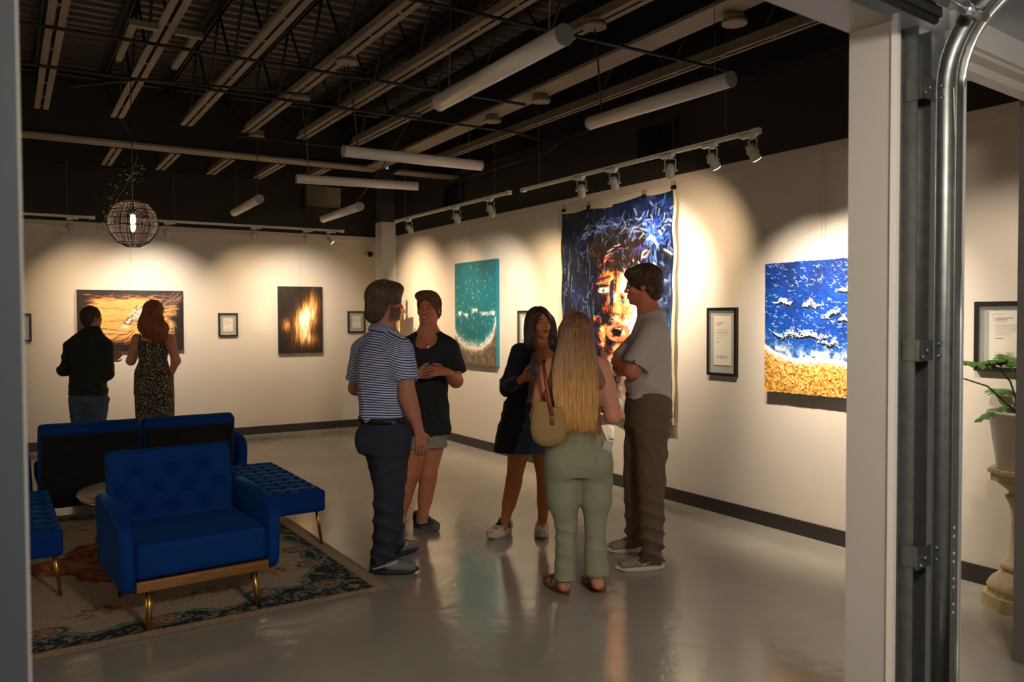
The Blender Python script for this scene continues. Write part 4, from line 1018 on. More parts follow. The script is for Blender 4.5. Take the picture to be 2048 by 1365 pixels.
# --- blue surf painting with heavy relief
def surf():
    P = Paint(1.33, .96, 420, (24, 88, 180), 6); X, Y = P.X, P.Y
    n1 = smooth_noise(X*1.4+2, Y+2, 8, 3); n2 = smooth_noise(X*1.4+2, Y+2, 26, 4); n3 = smooth_noise(X*1.4+7, Y+7, 70, 5, 2)
    P.c = ramp(Y*.6+(n1-.5)*.8+.2, [(0, (8, 32, 86)), (.4, (6, 50, 128)), (.8, (12, 68, 150)), (1, (36, 88, 150))])
    P.z = .004*n2+.003*n3
    shore = .64+.26*np.clip(X/.62, 0, 1)**.7*.62+.03*np.sin(X*9)+(n1-.5)*.04
    s = Y-shore
    sand = ramp(n3, [(0, (96, 62, 24)), (.45, (190, 134, 56)), (.75, (226, 176, 100)), (1, (246, 220, 170))])
    m = np.clip(s*40, 0, 1)[..., None]; P.c = P.c*(1-m)+sand*m; P.z += (s > 0)*.007*n3
    foam = np.exp(-(np.minimum(s+.02, 0)/.07)**2)*(s < .05)*np.clip((n2-.3)*3, .1, 1); foam = np.where(s > -.02, np.exp(-((s-.0)/.035)**2)*.9, foam)
    P.c = P.c*(1-foam[..., None])+np.array((236, 226, 210))*foam[..., None]
    r = P.r
    for k in range(620):
        x, y = r.rand(), r.rand()**1.0*.66
        P.stroke(x, y, r.uniform(.008, .035), r.uniform(.003, .006), r.normal()*.45+.25, ((200, 206, 216), (120, 160, 210), (12, 34, 88), (226, 226, 226))[r.randint(4)], .7, .007, r.normal()*1.5)
    wv = lambda a, x: (np.interp(a, np.linspace(-2, 2, 9), np.random.RandomState(int(x*1000)).normal(size=9)*.016))
    for (x, y, w_) in ((.14, .31, .055), (.31, .335, .05), (.17, .545, .09), (.31, .565, .11), (.43, .62, .06), (.56, .46, .10), (.55, .24, .06), (.75, .52, .12), (.9, .42, .08), (.85, .62, .09), (.66, .33, .05), (.44, .40, .05)):
        for k in range(int(300*w_)+12):
            a = r.normal()*.5; P.stroke(x+a*w_, y+.012+wv(a, x), r.uniform(.01, .03), .010*math.exp(-a*a)+.003, r.normal()*.4, (16, 26, 44), .85, .001)
        for k in range(int(520*w_)+20):
            a = r.normal()*.55; P.stroke(x+a*w_, y-abs(r.normal())*.018*math.exp(-a*a*.5)+wv(a, x), r.uniform(.010, .03), .005, .3+r.normal()*.7, (240, 238, 232), .8, .012)
    def wob(V, s_):
        edge = np.minimum(np.minimum(s_.X, 1-s_.X), np.minimum(s_.Y, 1-s_.Y))
        V[..., 2] += .012*(smooth_noise(s_.X*3+1, s_.Y*0+1, 14, 3)-.4)*(s_.Y < .01)
        return V
    stretched('surf_painting', 'wide blue painting of foaming surf over golden sand, thickly textured', P, (XR-.055, 3.51, 1.525), RZR, (26, 70, 130), .05, M_PAINTR, wob, wz=2.77, wxs=(-.18, -.15))
surf()
# --- dark abstract with a golden glow
def abstract():
    P = Paint(.635, .95, 180, (44, 34, 26), 3); X, Y = P.X, P.Y
    n1 = smooth_noise(X*3, Y*.8+2, 9, 3); n2 = smooth_noise(X*6+2, Y+2, 10, 4)
    g = 1.15*np.exp(-(((X-.60-(.5-Y)*.35)/.24)**2+((Y-.52)/.28)**2))+.55*np.exp(-(((X-.15)/.10)**2+((Y-.58)/.10)**2))+.5*np.exp(-(((X-.7)/.22)**2+((Y-.8)/.10)**2))+.35*np.exp(-(((X-.8)/.12)**2+((Y-.25)/.2)**2))
    v = np.clip(g*(.55+.9*n1)+(n2-.5)*.35, 0, 1.1)
    P.c = ramp(v, [(0, (34, 25, 20)), (.22, (66, 46, 30)), (.42, (136, 88, 38)), (.65, (206, 156, 84)), (.85, (240, 220, 172)), (1.1, (250, 244, 224))])
    base = P.c.copy(); r = P.r
    for k in range(1500):
        x, y = r.rand(), r.rand(); c0 = base[int(y*(P.ny-1)), int(x*(P.nx-1))]*(1+r.normal()*.14)
        P.stroke(x, y, r.uniform(.06, .2), r.uniform(.008, .02), PI/2+r.normal()*.12, c0, .45)
    stretched('abstract_painting', 'portrait-format dark abstract painting with a glowing cream and gold centre', P, (3.575, YB-.045, 1.595), 0, (30, 24, 20), .04, wz=2.77)
abstract()
# --- sunset animal painting
def otter():
    P = Paint(1.24, .78, 340, (228, 160, 64), 4); X, Y = P.X, P.Y
    n1 = smooth_noise(X*1.0+1, Y*3+2, 7, 3); n2 = smooth_noise(X*2+2, Y*14+2, 8, 4)
    e = np.minimum(np.minimum(X*1.2, (1-X)*1.0)/.19, np.minimum(Y/.15, (1-Y)/.20))
    v = np.clip((e-.55+(n2-.5)*1.3)*1.8, 0, 1); v = v*(.86+.14*n1)
    P.c = ramp(v, [(0, (34, 25, 25)), (.3, (78, 46, 26)), (.6, (166, 106, 46)), (.85, (196, 142, 74)), (1, (206, 160, 94))])
    r = P.r
    for k in range(120):
        x, y = r.uniform(.08, .95), [.12, .30, .50, .52, .72, .85, .88][r.randint(7)]+r.normal()*.02
        P.stroke(x, y, r.uniform(.03, .12), r.uniform(.003, .007), r.normal()*.05, (84, 48, 26), .75)
    for k in range(420):    # dark diagonal mane sweeping to the upper right
        s = r.rand(); x = .62+.33*s+r.normal()*.03; y = .46-.34*s+r.normal()*.055
        P.stroke(x, y, r.uniform(.05, .12), r.uniform(.005, .013), -.75+r.normal()*.15, ((58, 46, 54), (104, 74, 58), (150, 116, 84), (44, 34, 40))[r.randint(4)], .8)
    for k in range(260):    # pale head reaching down-left
        s = r.rand(); x = .62-.17*s+r.normal()*.02*(1-s*.5); y = .30+.22*s+r.normal()*.045*(1-s*.4)
        P.stroke(x, y, r.uniform(.02, .06), r.uniform(.005, .012), 2.2+r.normal()*.4, ((226, 214, 196), (170, 146, 120), (100, 84, 84), (240, 220, 180))[r.randint(4)], .85)
    L = lambda pts, c, w_=.006: [P.stroke((a[0]+b[0])/2, (a[1]+b[1])/2, math.hypot(b[0]-a[0], (b[1]-a[1])*.63)*1.15, w_, math.atan2((b[1]-a[1])*.63, b[0]-a[0]), c, .95) for a, b in zip(pts[:-1], pts[1:])]
    dk = (46, 34, 44)
    L([(.60, .28), (.545, .33), (.52, .42), (.47, .47), (.43, .53), (.455, .565), (.50, .545), (.56, .50)], dk, .008); L([(.555, .24), (.535, .30), (.56, .33)], dk, .009); L([(.49, .41), (.51, .425)], dk, .012)
    P.blob(.43, .535, .012, .016, (20, 16, 24), 1); L([(.44, .56), (.50, .575), (.56, .56)], dk)
    L([(.48, .42), (.41, .52), (.37, .62), (.36, .66), (.45, .68), (.52, .66)], (120, 80, 56), .005); P.blob(.44, .60, .05, .035, (236, 226, 214), .8)
    for pts in (([(.50, .66), (.45, .72), (.38, .74), (.33, .80), (.27, .84)]), ([(.52, .68), (.47, .76), (.43, .82), (.38, .88)]), ([(.20, .62), (.28, .64), (.36, .655)]), ([(.18, .70), (.26, .72), (.34, .71)])): L(pts, (70, 44, 36), .011)
    for k in range(90): P.stroke(r.uniform(.80, .93), r.uniform(.25, .45), r.uniform(.04, .1), .006, -.02, ((236, 186, 110), (120, 76, 50))[r.randint(2)], .7)
    for k in range(60): P.stroke(.88+r.normal()*.02, .62+r.normal()*.08, r.uniform(.03, .08), .006, .9+r.normal()*.2, (226, 182, 120), .6)
    L([(.24, .505), (.40, .50), (.60, .505)], (70, 44, 36), .004); L([(.20, .30), (.40, .30)], (80, 50, 30), .005)
    stretched('animal_painting', 'wide amber painting of a pale dog-like animal with dark streaks, behind the two distant visitors', P, (1.374, YB-.045, 1.594), 0, (36, 26, 26), .04, wz=2.77)
otter()

# ------------------------------------------------------------------ framed labels
M_MATB = mat('frame_back_glass', (150, 148, 138), .35)
M_PAPER = mat('label_paper', (206, 198, 182), .7)
M_INK = mat('label_ink', (56, 52, 50), .7)
M_INKB = mat('label_ink_black', (18, 16, 16), .7)
def text_mesh(s_, size, name, m, parent, loc, rot=(PI/2, 0, 0)):
    cu = bpy.data.curves.new(name, 'FONT'); cu.body = s_; cu.size = size; cu.extrude = .0002; cu.align_x = 'CENTER'; cu.align_y = 'CENTER'; cu.offset = size*.012
    o = bpy.data.objects.new(name, cu); COL.objects.link(o); dg = bpy.context.evaluated_depsgraph_get(); dg.update()
    me = bpy.data.meshes.new_from_object(o.evaluated_get(dg)); bpy.data.objects.remove(o); me.materials.clear(); me.materials.append(m)
    o = bpy.data.objects.new(name, me); COL.objects.link(o); o.parent = parent; o.location = loc; o.rotation_euler = rot
    return o
def dog(b, x, z, s, fl):
    pts = [(-1.0, .55), (-.85, .75), (-.62, .72), (-.45, .45), (.35, .45), (.55, .70), (.62, .66), (.48, .30), (.5, -.6), (.38, -.6), (.3, 0), (-.35, 0), (-.40, -.6), (-.52, -.6), (-.55, .15), (-.72, .35)]
    b.prism([(x+fl*p[0]*s, z+p[1]*s) for p in pts], 0, .0006, M=Matrix.Rotation(PI/2, 4, 'X'))
def framed_label(loc, rz, w_, h_, pw, ph, label, cat='framed label', fr=.022, wf=.03, pz=.0, px_=0, seed=1):
    t = thing('framed_label', label, cat, loc, rz, 'black framed wall labels')
    b = MB(); d = wf
    b.box((0, -d/2, h_/2-fr/2), (w_, d, fr)).box((0, -d/2, -h_/2+fr/2), (w_, d, fr)).box((w_/2-fr/2, -d/2, 0), (fr, d, h_-2*fr)).box((-w_/2+fr/2, -d/2, 0), (fr, d, h_-2*fr))
    b.build('frame', M_BLACK, t)
    MB().box((0, -.004, 0), (w_-2*fr, .004, h_-2*fr)).build('backing', M_MATB, t)
    p = MB().box((px_, -.013, pz), (pw, .001, ph)).build('paper_card', M_PAPER, t)
    y = -.0138; r = random.Random(seed); b = MB()
    lx = px_-pw*.36; top = pz+ph*.42; lw = .0009*pw/.17
    b.box((lx-pw*.05, y, top-ph*.05), (lw, .0003, ph*.13)); b.box((lx+pw*.07, y, top+ph*.015), (pw*.26, .0003, lw*1.6))
    zl = top-ph*.06
    for k, wd in enumerate((.42, .30, .26)):
        b.box((lx+pw*wd/2, y, zl), (pw*wd, .0003, ph*(.012 if k < 2 else .005))); zl -= ph*.035
    zl -= ph*.03
    for k in range(7 if ph > .2 else 6):
        x = lx; end = lx+pw*(r.uniform(.62, .74) if k < 5 else .35)
        while x < end:
            ww = pw*r.uniform(.03, .09); b.box((x+ww/2, y, zl), (ww, .0003, ph*.006)); x += ww+pw*.015
        zl -= ph*.032
    zl -= ph*.04
    b.box((lx+pw*.1, y, zl), (pw*.2, .0003, ph*.010))
    lz = pz-ph*.34; bw, bh = pw*.66, ph*.075
    for s in (-1, 1): b.box((px_, y, lz+s*bh/2), (bw, .0003, lw)); b.box((px_+s*bw/2, y, lz), (lw, .0003, bh))
    b.build('printed_lines', M_INK, p)
    b = MB(); dog(b, px_-bw*.37, lz-.002, bh*.42, 1); dog(b, px_+bw*.37, lz-.002, bh*.42, -1); o = b.build('dog_emblem', M_INKB, p); o.location.y = y
    text_mesh('2BLD', bh*.85, 'logo_lettering', M_INKB, p, (px_, y, lz))
    MB().box((0, -d+.004, 0), (w_-2*fr, .0015, h_-2*fr)).build('glass', mat('picture_glass', (235, 240, 240), .04, alpha=.06, spec=.9), t)
    return t
framed_label((XR-.001, 4.645, 1.407), RZR, .315, .552, .185, .40, 'tall black framed label between the big canvas and the blue surf painting', pz=.01, seed=2)
framed_label((XR-.001, 7.56, 1.49), RZR, .31, .40, .17, .24, 'black framed label half hidden by the dark-haired woman', seed=3)
framed_label((XR-.001, 2.43, 1.485), RZR, .40, .41, .24, .30, 'black framed label above the plant at the right edge', seed=4, fr=.026)
framed_label((2.575, YB-.001, 1.532), 0, .256, .318, .128, .178, 'small black framed label between the amber painting and the abstract', seed=5)
framed_label((4.422, YB-.001, 1.56), 0, .27, .32, .128, .178, 'small black framed label just left of the column', seed=6)
framed_label((.12, YB-.001, 1.515), 0, .29, .34, .14, .2, 'black framed label cut by the left jamb', seed=7)

# ------------------------------------------------------------------ figures: bodies and clothes grown as smooth blended volumes, then meshed
class Vol:
    def __init__(s, lo, hi, h):
        s.lo = np.array(lo, float); s.h = h; s.n = np.ceil((np.array(hi)-s.lo)/h).astype(int)+1
        s.F = np.full(tuple(s.n), 0.08, np.float32)
    def sub(s, lo, hi):
        a = np.maximum(0, np.floor((np.array(lo)-s.lo)/s.h).astype(int)); b = np.minimum(s.n, np.ceil((np.array(hi)-s.lo)/s.h).astype(int)+1)
        if (b <= a).any(): return None
        ax = [(s.lo[i]+np.arange(a[i], b[i])*s.h).astype(np.float32) for i in range(3)]
        return (slice(a[0], b[0]), slice(a[1], b[1]), slice(a[2], b[2])), ax[0][:, None, None], ax[1][None, :, None], ax[2][None, None, :]
    def put(s, sl, d, k, mode):
        A = s.F[sl]
        if mode == 'add':
            if k > 0:
                q = np.maximum(k-np.abs(A-d), 0)/k; s.F[sl] = np.minimum(A, d)-q*q*k*.25
            else: s.F[sl] = np.minimum(A, d)
        else:
            d = -d
            if k > 0:
                q = np.maximum(k-np.abs(A-d), 0)/k; s.F[sl] = np.maximum(A, d)+q*q*k*.25
            else: s.F[sl] = np.maximum(A, d)
    def cone(s, p0, p1, r0, r1, k=.02, mode='add', flat=None):
        p0 = np.array(p0, float); p1 = np.array(p1, float); R = max(r0, r1)*(max(1, flat[1]) if flat else 1)+k+2*s.h
        g = s.sub(np.minimum(p0, p1)-R, np.maximum(p0, p1)+R)
        if g is None: return s
        sl, x, y, z = g; ab = p1-p0; l2 = max(ab@ab, 1e-9)
        t = np.clip(((x-p0[0])*ab[0]+(y-p0[1])*ab[1]+(z-p0[2])*ab[2])/l2, 0, 1)
        qx = x-p0[0]-t*ab[0]; qy = y-p0[1]-t*ab[1]; qz = z-p0[2]-t*ab[2]
        if flat:
            w_ = np.array(flat[0], float); w_ /= np.linalg.norm(w_); c_ = (qx*w_[0]+qy*w_[1]+qz*w_[2])*(1/flat[1]-1)
            qx = qx+c_*w_[0]; qy = qy+c_*w_[1]; qz = qz+c_*w_[2]
        d = np.sqrt(qx*qx+qy*qy+qz*qz)-(r0+t*(r1-r0))
        s.put(sl, d, k, mode); return s
    def chain(s, pts, rs, k=.02, flat=None):
        for i in range(len(pts)-1): s.cone(pts[i], pts[i+1], rs[i], rs[i+1], k, flat=flat)
        return s
    def ell(s, c, r, R=None, k=.02, mode='add'):
        c = np.array(c, float); r = np.array(r, float); m = r.max()+k+2*s.h
        g = s.sub(c-m, c+m)
        if g is None: return s
        sl, x, y, z = g; dx, dy, dz = x-c[0], y-c[1], z-c[2]
        if R is not None:
            R = np.array(R); u = dx*R[0, 0]+dy*R[1, 0]+dz*R[2, 0]; v = dx*R[0, 1]+dy*R[1, 1]+dz*R[2, 1]; w_ = dx*R[0, 2]+dy*R[1, 2]+dz*R[2, 2]
        else: u, v, w_ = dx, dy, dz
        f_ = np.sqrt((u/r[0])**2+(v/r[1])**2+(w_/r[2])**2); gr = np.sqrt((u/r[0]**2)**2+(v/r[1]**2)**2+(w_/r[2]**2)**2)
        d = f_*(f_-1)/np.maximum(gr, 1e-4); d = np.where(f_ < .2, -r.min()*.8, d)
        s.put(sl, d.astype(np.float32), k, mode); return s
    def loft(s, rings, k=.02, mode='add', ex=2.0, top=True, rnd=.0):
        """rings from bottom to top: (x, y, z, half width a, half depth b, yaw)"""
        rg = np.array(rings, float); z0, z1 = rg[0, 2], rg[-1, 2]; m = rg[:, 3:5].max()+k+2*s.h
        g = s.sub((rg[:, 0].min()-m, rg[:, 1].min()-m, z0-k-2*s.h), (rg[:, 0].max()+m, rg[:, 1].max()+m, z1+k+2*s.h))
        if g is None: return s
        sl, x, y, z = g; zz = z.ravel()
        from_ = lambda col: np.interp(zz, rg[:, 2], rg[:, col])[None, None, :]
        # smooth the profile so rings do not show
        zs = np.linspace(z0, z1, 160)
        def sm(col):
            v = np.interp(zs, rg[:, 2], rg[:, col]); w_ = max(3, int(160*.045/max(z1-z0, .05))); w_ = min(w_, 60)|1
            pad = np.pad(v, w_//2, mode='edge'); ker = np.hanning(w_+2)[1:-1]; ker /= ker.sum(); return np.interp(zz, zs, np.convolve(pad, ker, 'valid'))[None, None, :]
        cx, cy, a, b, yw = sm(0), sm(1), sm(3), sm(4), from_(5)
        dx, dy = x-cx, y-cy; u = dx*np.cos(yw)+dy*np.sin(yw); v = -dx*np.sin(yw)+dy*np.cos(yw)
        U, W_ = np.abs(u/a), np.abs(v/b); f_ = (U**ex+W_**ex)**(1/ex)
        gr = np.maximum(((U**(ex-1)/a)**2+(W_**(ex-1)/b)**2)**.5/np.maximum(f_, 1e-3)**(ex-1), 1e-3)
        d = (f_-1)/gr; d = np.maximum(d, -.06)
        cap = np.maximum(z0-z, z-z1)
        if rnd: d = np.where((d > -rnd) & (cap > -rnd), np.sqrt(np.maximum(d+rnd, 0)**2+np.maximum(cap+rnd, 0)**2)-rnd, np.maximum(d, cap))
        else: d = np.maximum(d, cap)
        s.put(sl, d.astype(np.float32), k, mode); return s
    def cut(s, p, n, R=.2):
        """slice off what lies beyond the plane, inside a ball round p"""
        p = np.array(p, float); n = np.array(n, float); n /= np.linalg.norm(n); g = s.sub(p-R, p+R)
        if g is None: return s
        sl, x, y, z = g; d = (x-p[0])*n[0]+(y-p[1])*n[1]+(z-p[2])*n[2]; rr = (x-p[0])**2+(y-p[1])**2+(z-p[2])**2
        s.F[sl] = np.where(rr < R*R, np.maximum(s.F[sl], d), s.F[sl]); return s
    def mesh(s):
        F = s.F; F[0] = F[-1] = .05; F[:, 0] = F[:, -1] = .05; F[:, :, 0] = F[:, :, -1] = .05
        S = F < 0; c8 = [S[i:S.shape[0]-1+i, j:S.shape[1]-1+j, k:S.shape[2]-1+k] for i in (0, 1) for j in (0, 1) for k in (0, 1)]
        an = c8[0].copy(); al = c8[0].copy()
        for c_ in c8[1:]: an |= c_; al &= c_
        act = an & ~al; idx = np.argwhere(act); N = len(idx)
        mp = np.full(act.shape, -1, np.int32); mp[act] = np.arange(N)
        i, j, k = idx.T; V8 = np.stack([F[i+a, j+b, k+c_] for a in (0, 1) for b in (0, 1) for c_ in (0, 1)], 1)
        off = np.array([(a, b, c_) for a in (0, 1) for b in (0, 1) for c_ in (0, 1)], float)
        acc = np.zeros((N, 3)); cnt = np.zeros(N)
        for a in range(8):
            for b in range(a+1, 8):
                if abs(off[a]-off[b]).sum() != 1: continue
                m = (V8[:, a] < 0) != (V8[:, b] < 0); t = V8[m, a]/(V8[m, a]-V8[m, b]); acc[m] += off[a]+(off[b]-off[a])*t[:, None]; cnt[m] += 1
        P = s.lo+(idx+acc/cnt[:, None])*s.h
        Q = []
        for ax in range(3):
            sa = [slice(None)]*3; sb = [slice(None)]*3; sa[ax] = slice(0, -1); sb[ax] = slice(1, None)
            A, B = S[tuple(sa)], S[tuple(sb)]; e = np.argwhere(A != B); 
            o1, o2 = [(1, 2), (2, 0), (0, 1)][ax]; d1 = np.zeros(3, int); d1[o1] = 1; d2 = np.zeros(3, int); d2[o2] = 1
            q = np.stack([mp[tuple((e-dd).T)] for dd in (0*d1, d1, d1+d2, d2)], 1)
            inside = A[tuple(e.T)]; q[~inside] = q[~inside][:, ::-1]; Q.append(q)
        return P, np.concatenate(Q)
def vnormals(V, F):
    a = V[F[:, 2]]-V[F[:, 0]]; b = V[F[:, 3]]-V[F[:, 1]]; n = np.cross(a, b); N = np.zeros_like(V)
    for k in range(4): np.add.at(N, F[:, k], n)
    return N/np.maximum(np.linalg.norm(N, axis=1, keepdims=True), 1e-12)
def folds(V, waves):
    """cloth relief: (direction, wavelength m, amplitude m, warp) summed, sharpened into creases"""
    d = np.zeros(len(V))
    for i, (dr, wl, am, wp) in enumerate(waves):
        dr = np.array(dr, float); dr /= np.linalg.norm(dr); ph = V@dr/wl*2*PI
        ph = ph+wp*(np.sin(V@np.array([7.1, 4.3, 3.7])+i*2.1)+np.sin(V@np.array([-3.9, 8.1, 6.3])+i))
        amp = .5+.5*np.sin(V@np.array([5.0+i, 3.0, 8.0-i])+i*1.7)
        d += am*amp*(1-2*np.abs(np.sin(ph/2))**.8)
    return d
def cloth(vol, name, m, parent, waves=(), colfn=None, smooth=1, mask=None):
    V, F = vol.mesh()
    N = vnormals(V, F)
    if waves:
        d = folds(V, waves)
        if mask is not None: d = d*mask(V)
        V = V+N*d[:, None]
    return np_mesh(name, V, F, m, parent, colr=None if colfn is None else colfn(V))

def traps(g, n, a, b, r=.05, r2=.055, k=.04):
    n = np.array(n, float)
    for q in (a, b): q = np.array(q, float); g.cone(n, n*.25+q*.75, r, r2, k)
def v3(*a): return np.array(a, float)
def unit(a): a = np.array(a, float); return a/np.linalg.norm(a)
def frame(face, up=(0, 0, 1)):
    f_ = unit(face); r_ = unit(np.cross(f_, up)); u = np.cross(r_, f_); return np.stack([r_, f_, u], 1)   # columns: right hand side, forward, up

SKIN = {'fair': (196, 140, 116), 'tan': (168, 112, 80), 'ruddy': (182, 116, 90), 'olive': (158, 104, 70)}
def skin_mat():
    m = mat('skin', None, .52, attr='Col', bump=.06, bscale=160, spec=.35)
    return m
M_SKIN = skin_mat()
def hand(g, wrist, d, palm_n, side=1, curl=.35, s=1.0, spread=.10, thumb=.6, r=.0088):
    """palm from the wrist along d, palm facing palm_n; five separate fingers; side=+1 puts the thumb on cross(d, palm_n)"""
    wrist = v3(*wrist); d = unit(d); n = unit(np.array(palm_n)-d*np.dot(palm_n, d)); t = unit(np.cross(d, n))*side
    g.cone(wrist, wrist+d*.03*s, .026*s, .030*s, .012, flat=(n, .75))
    for q in (-.026, -.009, .009, .026):
        g.cone(wrist+d*.02*s+t*q*.7*s, wrist+d*.082*s+t*q*1.05*s, .014*s, .0125*s, .010, flat=(n, .95))
    lens = ((.026, (.040, .026, .021)), (.0095, (.045, .029, .023)), (-.0095, (.042, .028, .022)), (-.027, (.033, .021, .019)))
    for fi, (q, ls) in enumerate(lens):
        p = wrist+d*.088*s+t*q*1.12*s; a = curl*(.8+.12*fi); dd = d+t*(q/.026)*spread
        for si, L in enumerate(ls):
            dd = unit(dd*math.cos(a)+n*math.sin(a)); p2 = p+dd*L*s
            g.cone(p, p2, (r-.0005*si)*s, (r-.0007*(si+1))*s, .003); p = p2
            nn = unit(n*math.cos(a)-unit(d)*math.sin(a)); a = curl*1.15; n_ = nn; d_ = dd
            dd = dd
    # thumb leaves the side of the palm near its base
    p = wrist+d*.022*s+t*.022*s; dd = unit(t*.75+d*.62+n*.25*thumb)
    for L, rr in ((.040, .0125), (.030, .0105), (.025, .0092)):
        p2 = p+dd*L*s; g.cone(p, p2, rr*s, (rr-.0015)*s, .006); p = p2; dd = unit(dd+d*.35+n*.45*thumb-t*.15)
def head(g, O, R, s=1.0, fem=False, smile=False, jaw=1.0):
    O = v3(*O); P = lambda x, y, z: O+R@(np.array((x, y, z))*s)
    E = lambda c, r, k=.015, mode='add', R2=None: g.ell(P(*c), np.array(r)*s, R if R2 is None else R@R2, k*s, mode)
    Cn = lambda a, b, r0, r1, k=.008, mode='add': g.cone(P(*a), P(*b), r0*s, r1*s, k*s, mode)
    E((0, -.012, .035), (.074, .096, .088)); E((0, .026, -.026), (.060*jaw, .062, .082), .02)
    E((0, .042, -.074), (.045*jaw, .044, .032), .02); E((0, .078, -.092), (.021, .015, .014), .016)
    for q in (-1, 1):
        E((q*.040, .058, -.018), (.024, .022, .022), .02)
        E((q*.052*jaw, .0, -.060), (.014, .022, .022), .02)
    Cn((-.030, .080, .032), (.030, .080, .032), .0105 if not fem else .0085, .0105 if not fem else .0085, .012)
    E((0, .072, -.052), (.032, .024, .030), .018)
    for q in (-1, 1): E((q*.031, .104, .013), (.019, .018, .013), .012, 'sub')
    Cn((0, .084, .024), (0, .106, -.016), .0065, .0085, .010); E((0, .107, -.021), (.0115 if not fem else .0095, .0115, .0095), .006)
    for q in (-1, 1): E((q*.0125, .097, -.026), (.0075, .009, .0068), .006)
    up = .008 if smile else 0; wd = .029 if smile else .024
    for q in (-1, 1):
        Cn((q*.006, .0985, -.0480), (q*wd, .0835, -.053+up), .0056, .0030, .004); Cn((0, .0965, -.0605 if not smile else -.066), (q*wd*.93, .0835, -.055+up), .0070, .0034, .004)
        # eyelids round the socket
        Cn((q*.0170, .0880, .0115), (q*.031, .0915, .0185), .0036, .0044, .002); Cn((q*.031, .0915, .0185), (q*.0450, .083, .0125), .0044, .0034, .002)
        Cn((q*.0170, .0880, .0100), (q*.031, .0895, .0052), .0032, .0034, .002); Cn((q*.031, .0895, .0052), (q*.0450, .083, .0105), .0034, .0030, .002)
        R2 = np.array(Euler((0, 0, q*-.35)).to_matrix()); R3 = R2@np.array(Euler((-.12, 0, 0)).to_matrix())
        E((q*.0765, -.010, .000), (.0085, .0175, .031), .006, 'add', R3); E((q*.0845, -.005, .004), (.005, .0095, .017), .004, 'sub', R3); E((q*.077, -.004, -.022), (.006, .009, .010), .005)
    if smile: E((0, .100, -.0555), (.022, .016, .0050), .002, 'sub')
    return P
def face_parts(P, R, s, parent, iris=(70, 50, 34), look=(0, 0), smile=False):
    W_ = mat('eye_white', (172, 160, 150), .25); I_ = mat('iris', iris, .15); B_ = mat('pupil', (10, 9, 9), .1)
    for q in (-1, 1):
        c = P(q*.031, .0765, .0115); b = MB(); b.sphere(c, .0118*s, 20, 14, 0)
        d = R@unit((q*.06+look[0], 1, look[1]))
        for (off, rr, mi) in ((.0068, .0072, 1), (.0102, .0036, 2)): b.sphere(c+d*off*s, rr*s, 14, 8, mi, (1, 1, 1))
        o = b.build('eye', [W_, I_, B_], parent)
    if smile:
        b = MB()
        for k in range(-4, 5):
            x = k*.0046; b.bbox(P(x, .0955-.0016*k*k*.28, -.0545+.00025*k*k), (.0045*s, .004*s, .0085*s), .001, Matrix(R.tolist()))
        b.build('teeth', mat('teeth', (215, 206, 190), .25), parent)
def skin_col(V, base, P=None, R=None, O=None, s=1.0, lips=None, brow=None, beard=None, cheeks=.12, shade=None):
    b = nlin(base); c = np.tile(b, (len(V), 1)); n = .5+.5*np.sin(V[:, 0]*41+np.sin(V[:, 2]*33))*np.sin(V[:, 2]*27+V[:, 1]*31)
    c *= (.96+.08*n)[:, None]
    if O is not None:
        L = (V-v3(*O))@R/s; x, y, z = np.abs(L[:, 0]), L[:, 1], L[:, 2]; near = np.linalg.norm(L, axis=1) < .17
        def mix(m, col, a):
            m = (np.clip(m, 0, 1)*a*near)[:, None]; c[:] = c*(1-m)+nlin(col)*m
        mix(np.exp(-((x-.040)/.018)**2-((z+.022)/.018)**2)*(y > .03), (200, 96, 76), cheeks*1.6); mix(np.exp(-(x/.012)**2-((z+.022)/.012)**2)*(y > .08), (200, 96, 76), .25)
        mix((x > .072)*np.exp(-(z/.035)**2), (196, 100, 80), .35)
        if beard:
            sg = lambda v, w_: 1/(1+np.exp(-np.clip(v/w_, -20, 20)))
            bm = sg(-.030-z+.30*np.clip(x-.03, 0, 1), .005)*sg(z+.112-.3*np.clip(y, 0, .1), .005)*sg(y+.012, .006)*(1-np.exp(-(x/.020)**2-((z+.054)/.009)**2)*.9)
            bm = np.maximum(bm, sg(x-.052, .004)*sg(.012-z, .006)*sg(z+.07, .006)*sg(y+.004, .004)*sg(.034-y, .004)); mix(bm, beard[0], beard[1])
        if lips: mix(np.exp(-(x/.0265)**8-((z+.0550-.12*np.clip(x-.010, 0, .02))/(.0112-.22*np.clip(x-.008, 0, .02)))**8)*np.clip((y-.079)*200, 0, 1), lips, .9)
        if brow: mix(np.clip((.0042-np.abs(z-.0335-.12*np.clip(x-.012, 0, .02)+.25*np.clip(x-.036, 0, .02)))*500, 0, 1)*(x > .012)*(x < .050)*(y > .055), brow, .85)
        mix(np.exp(-((x-.031)/.017)**2-((z-.012)/.010)**2)*(y > .07), (90, 54, 44), .35)
    return c
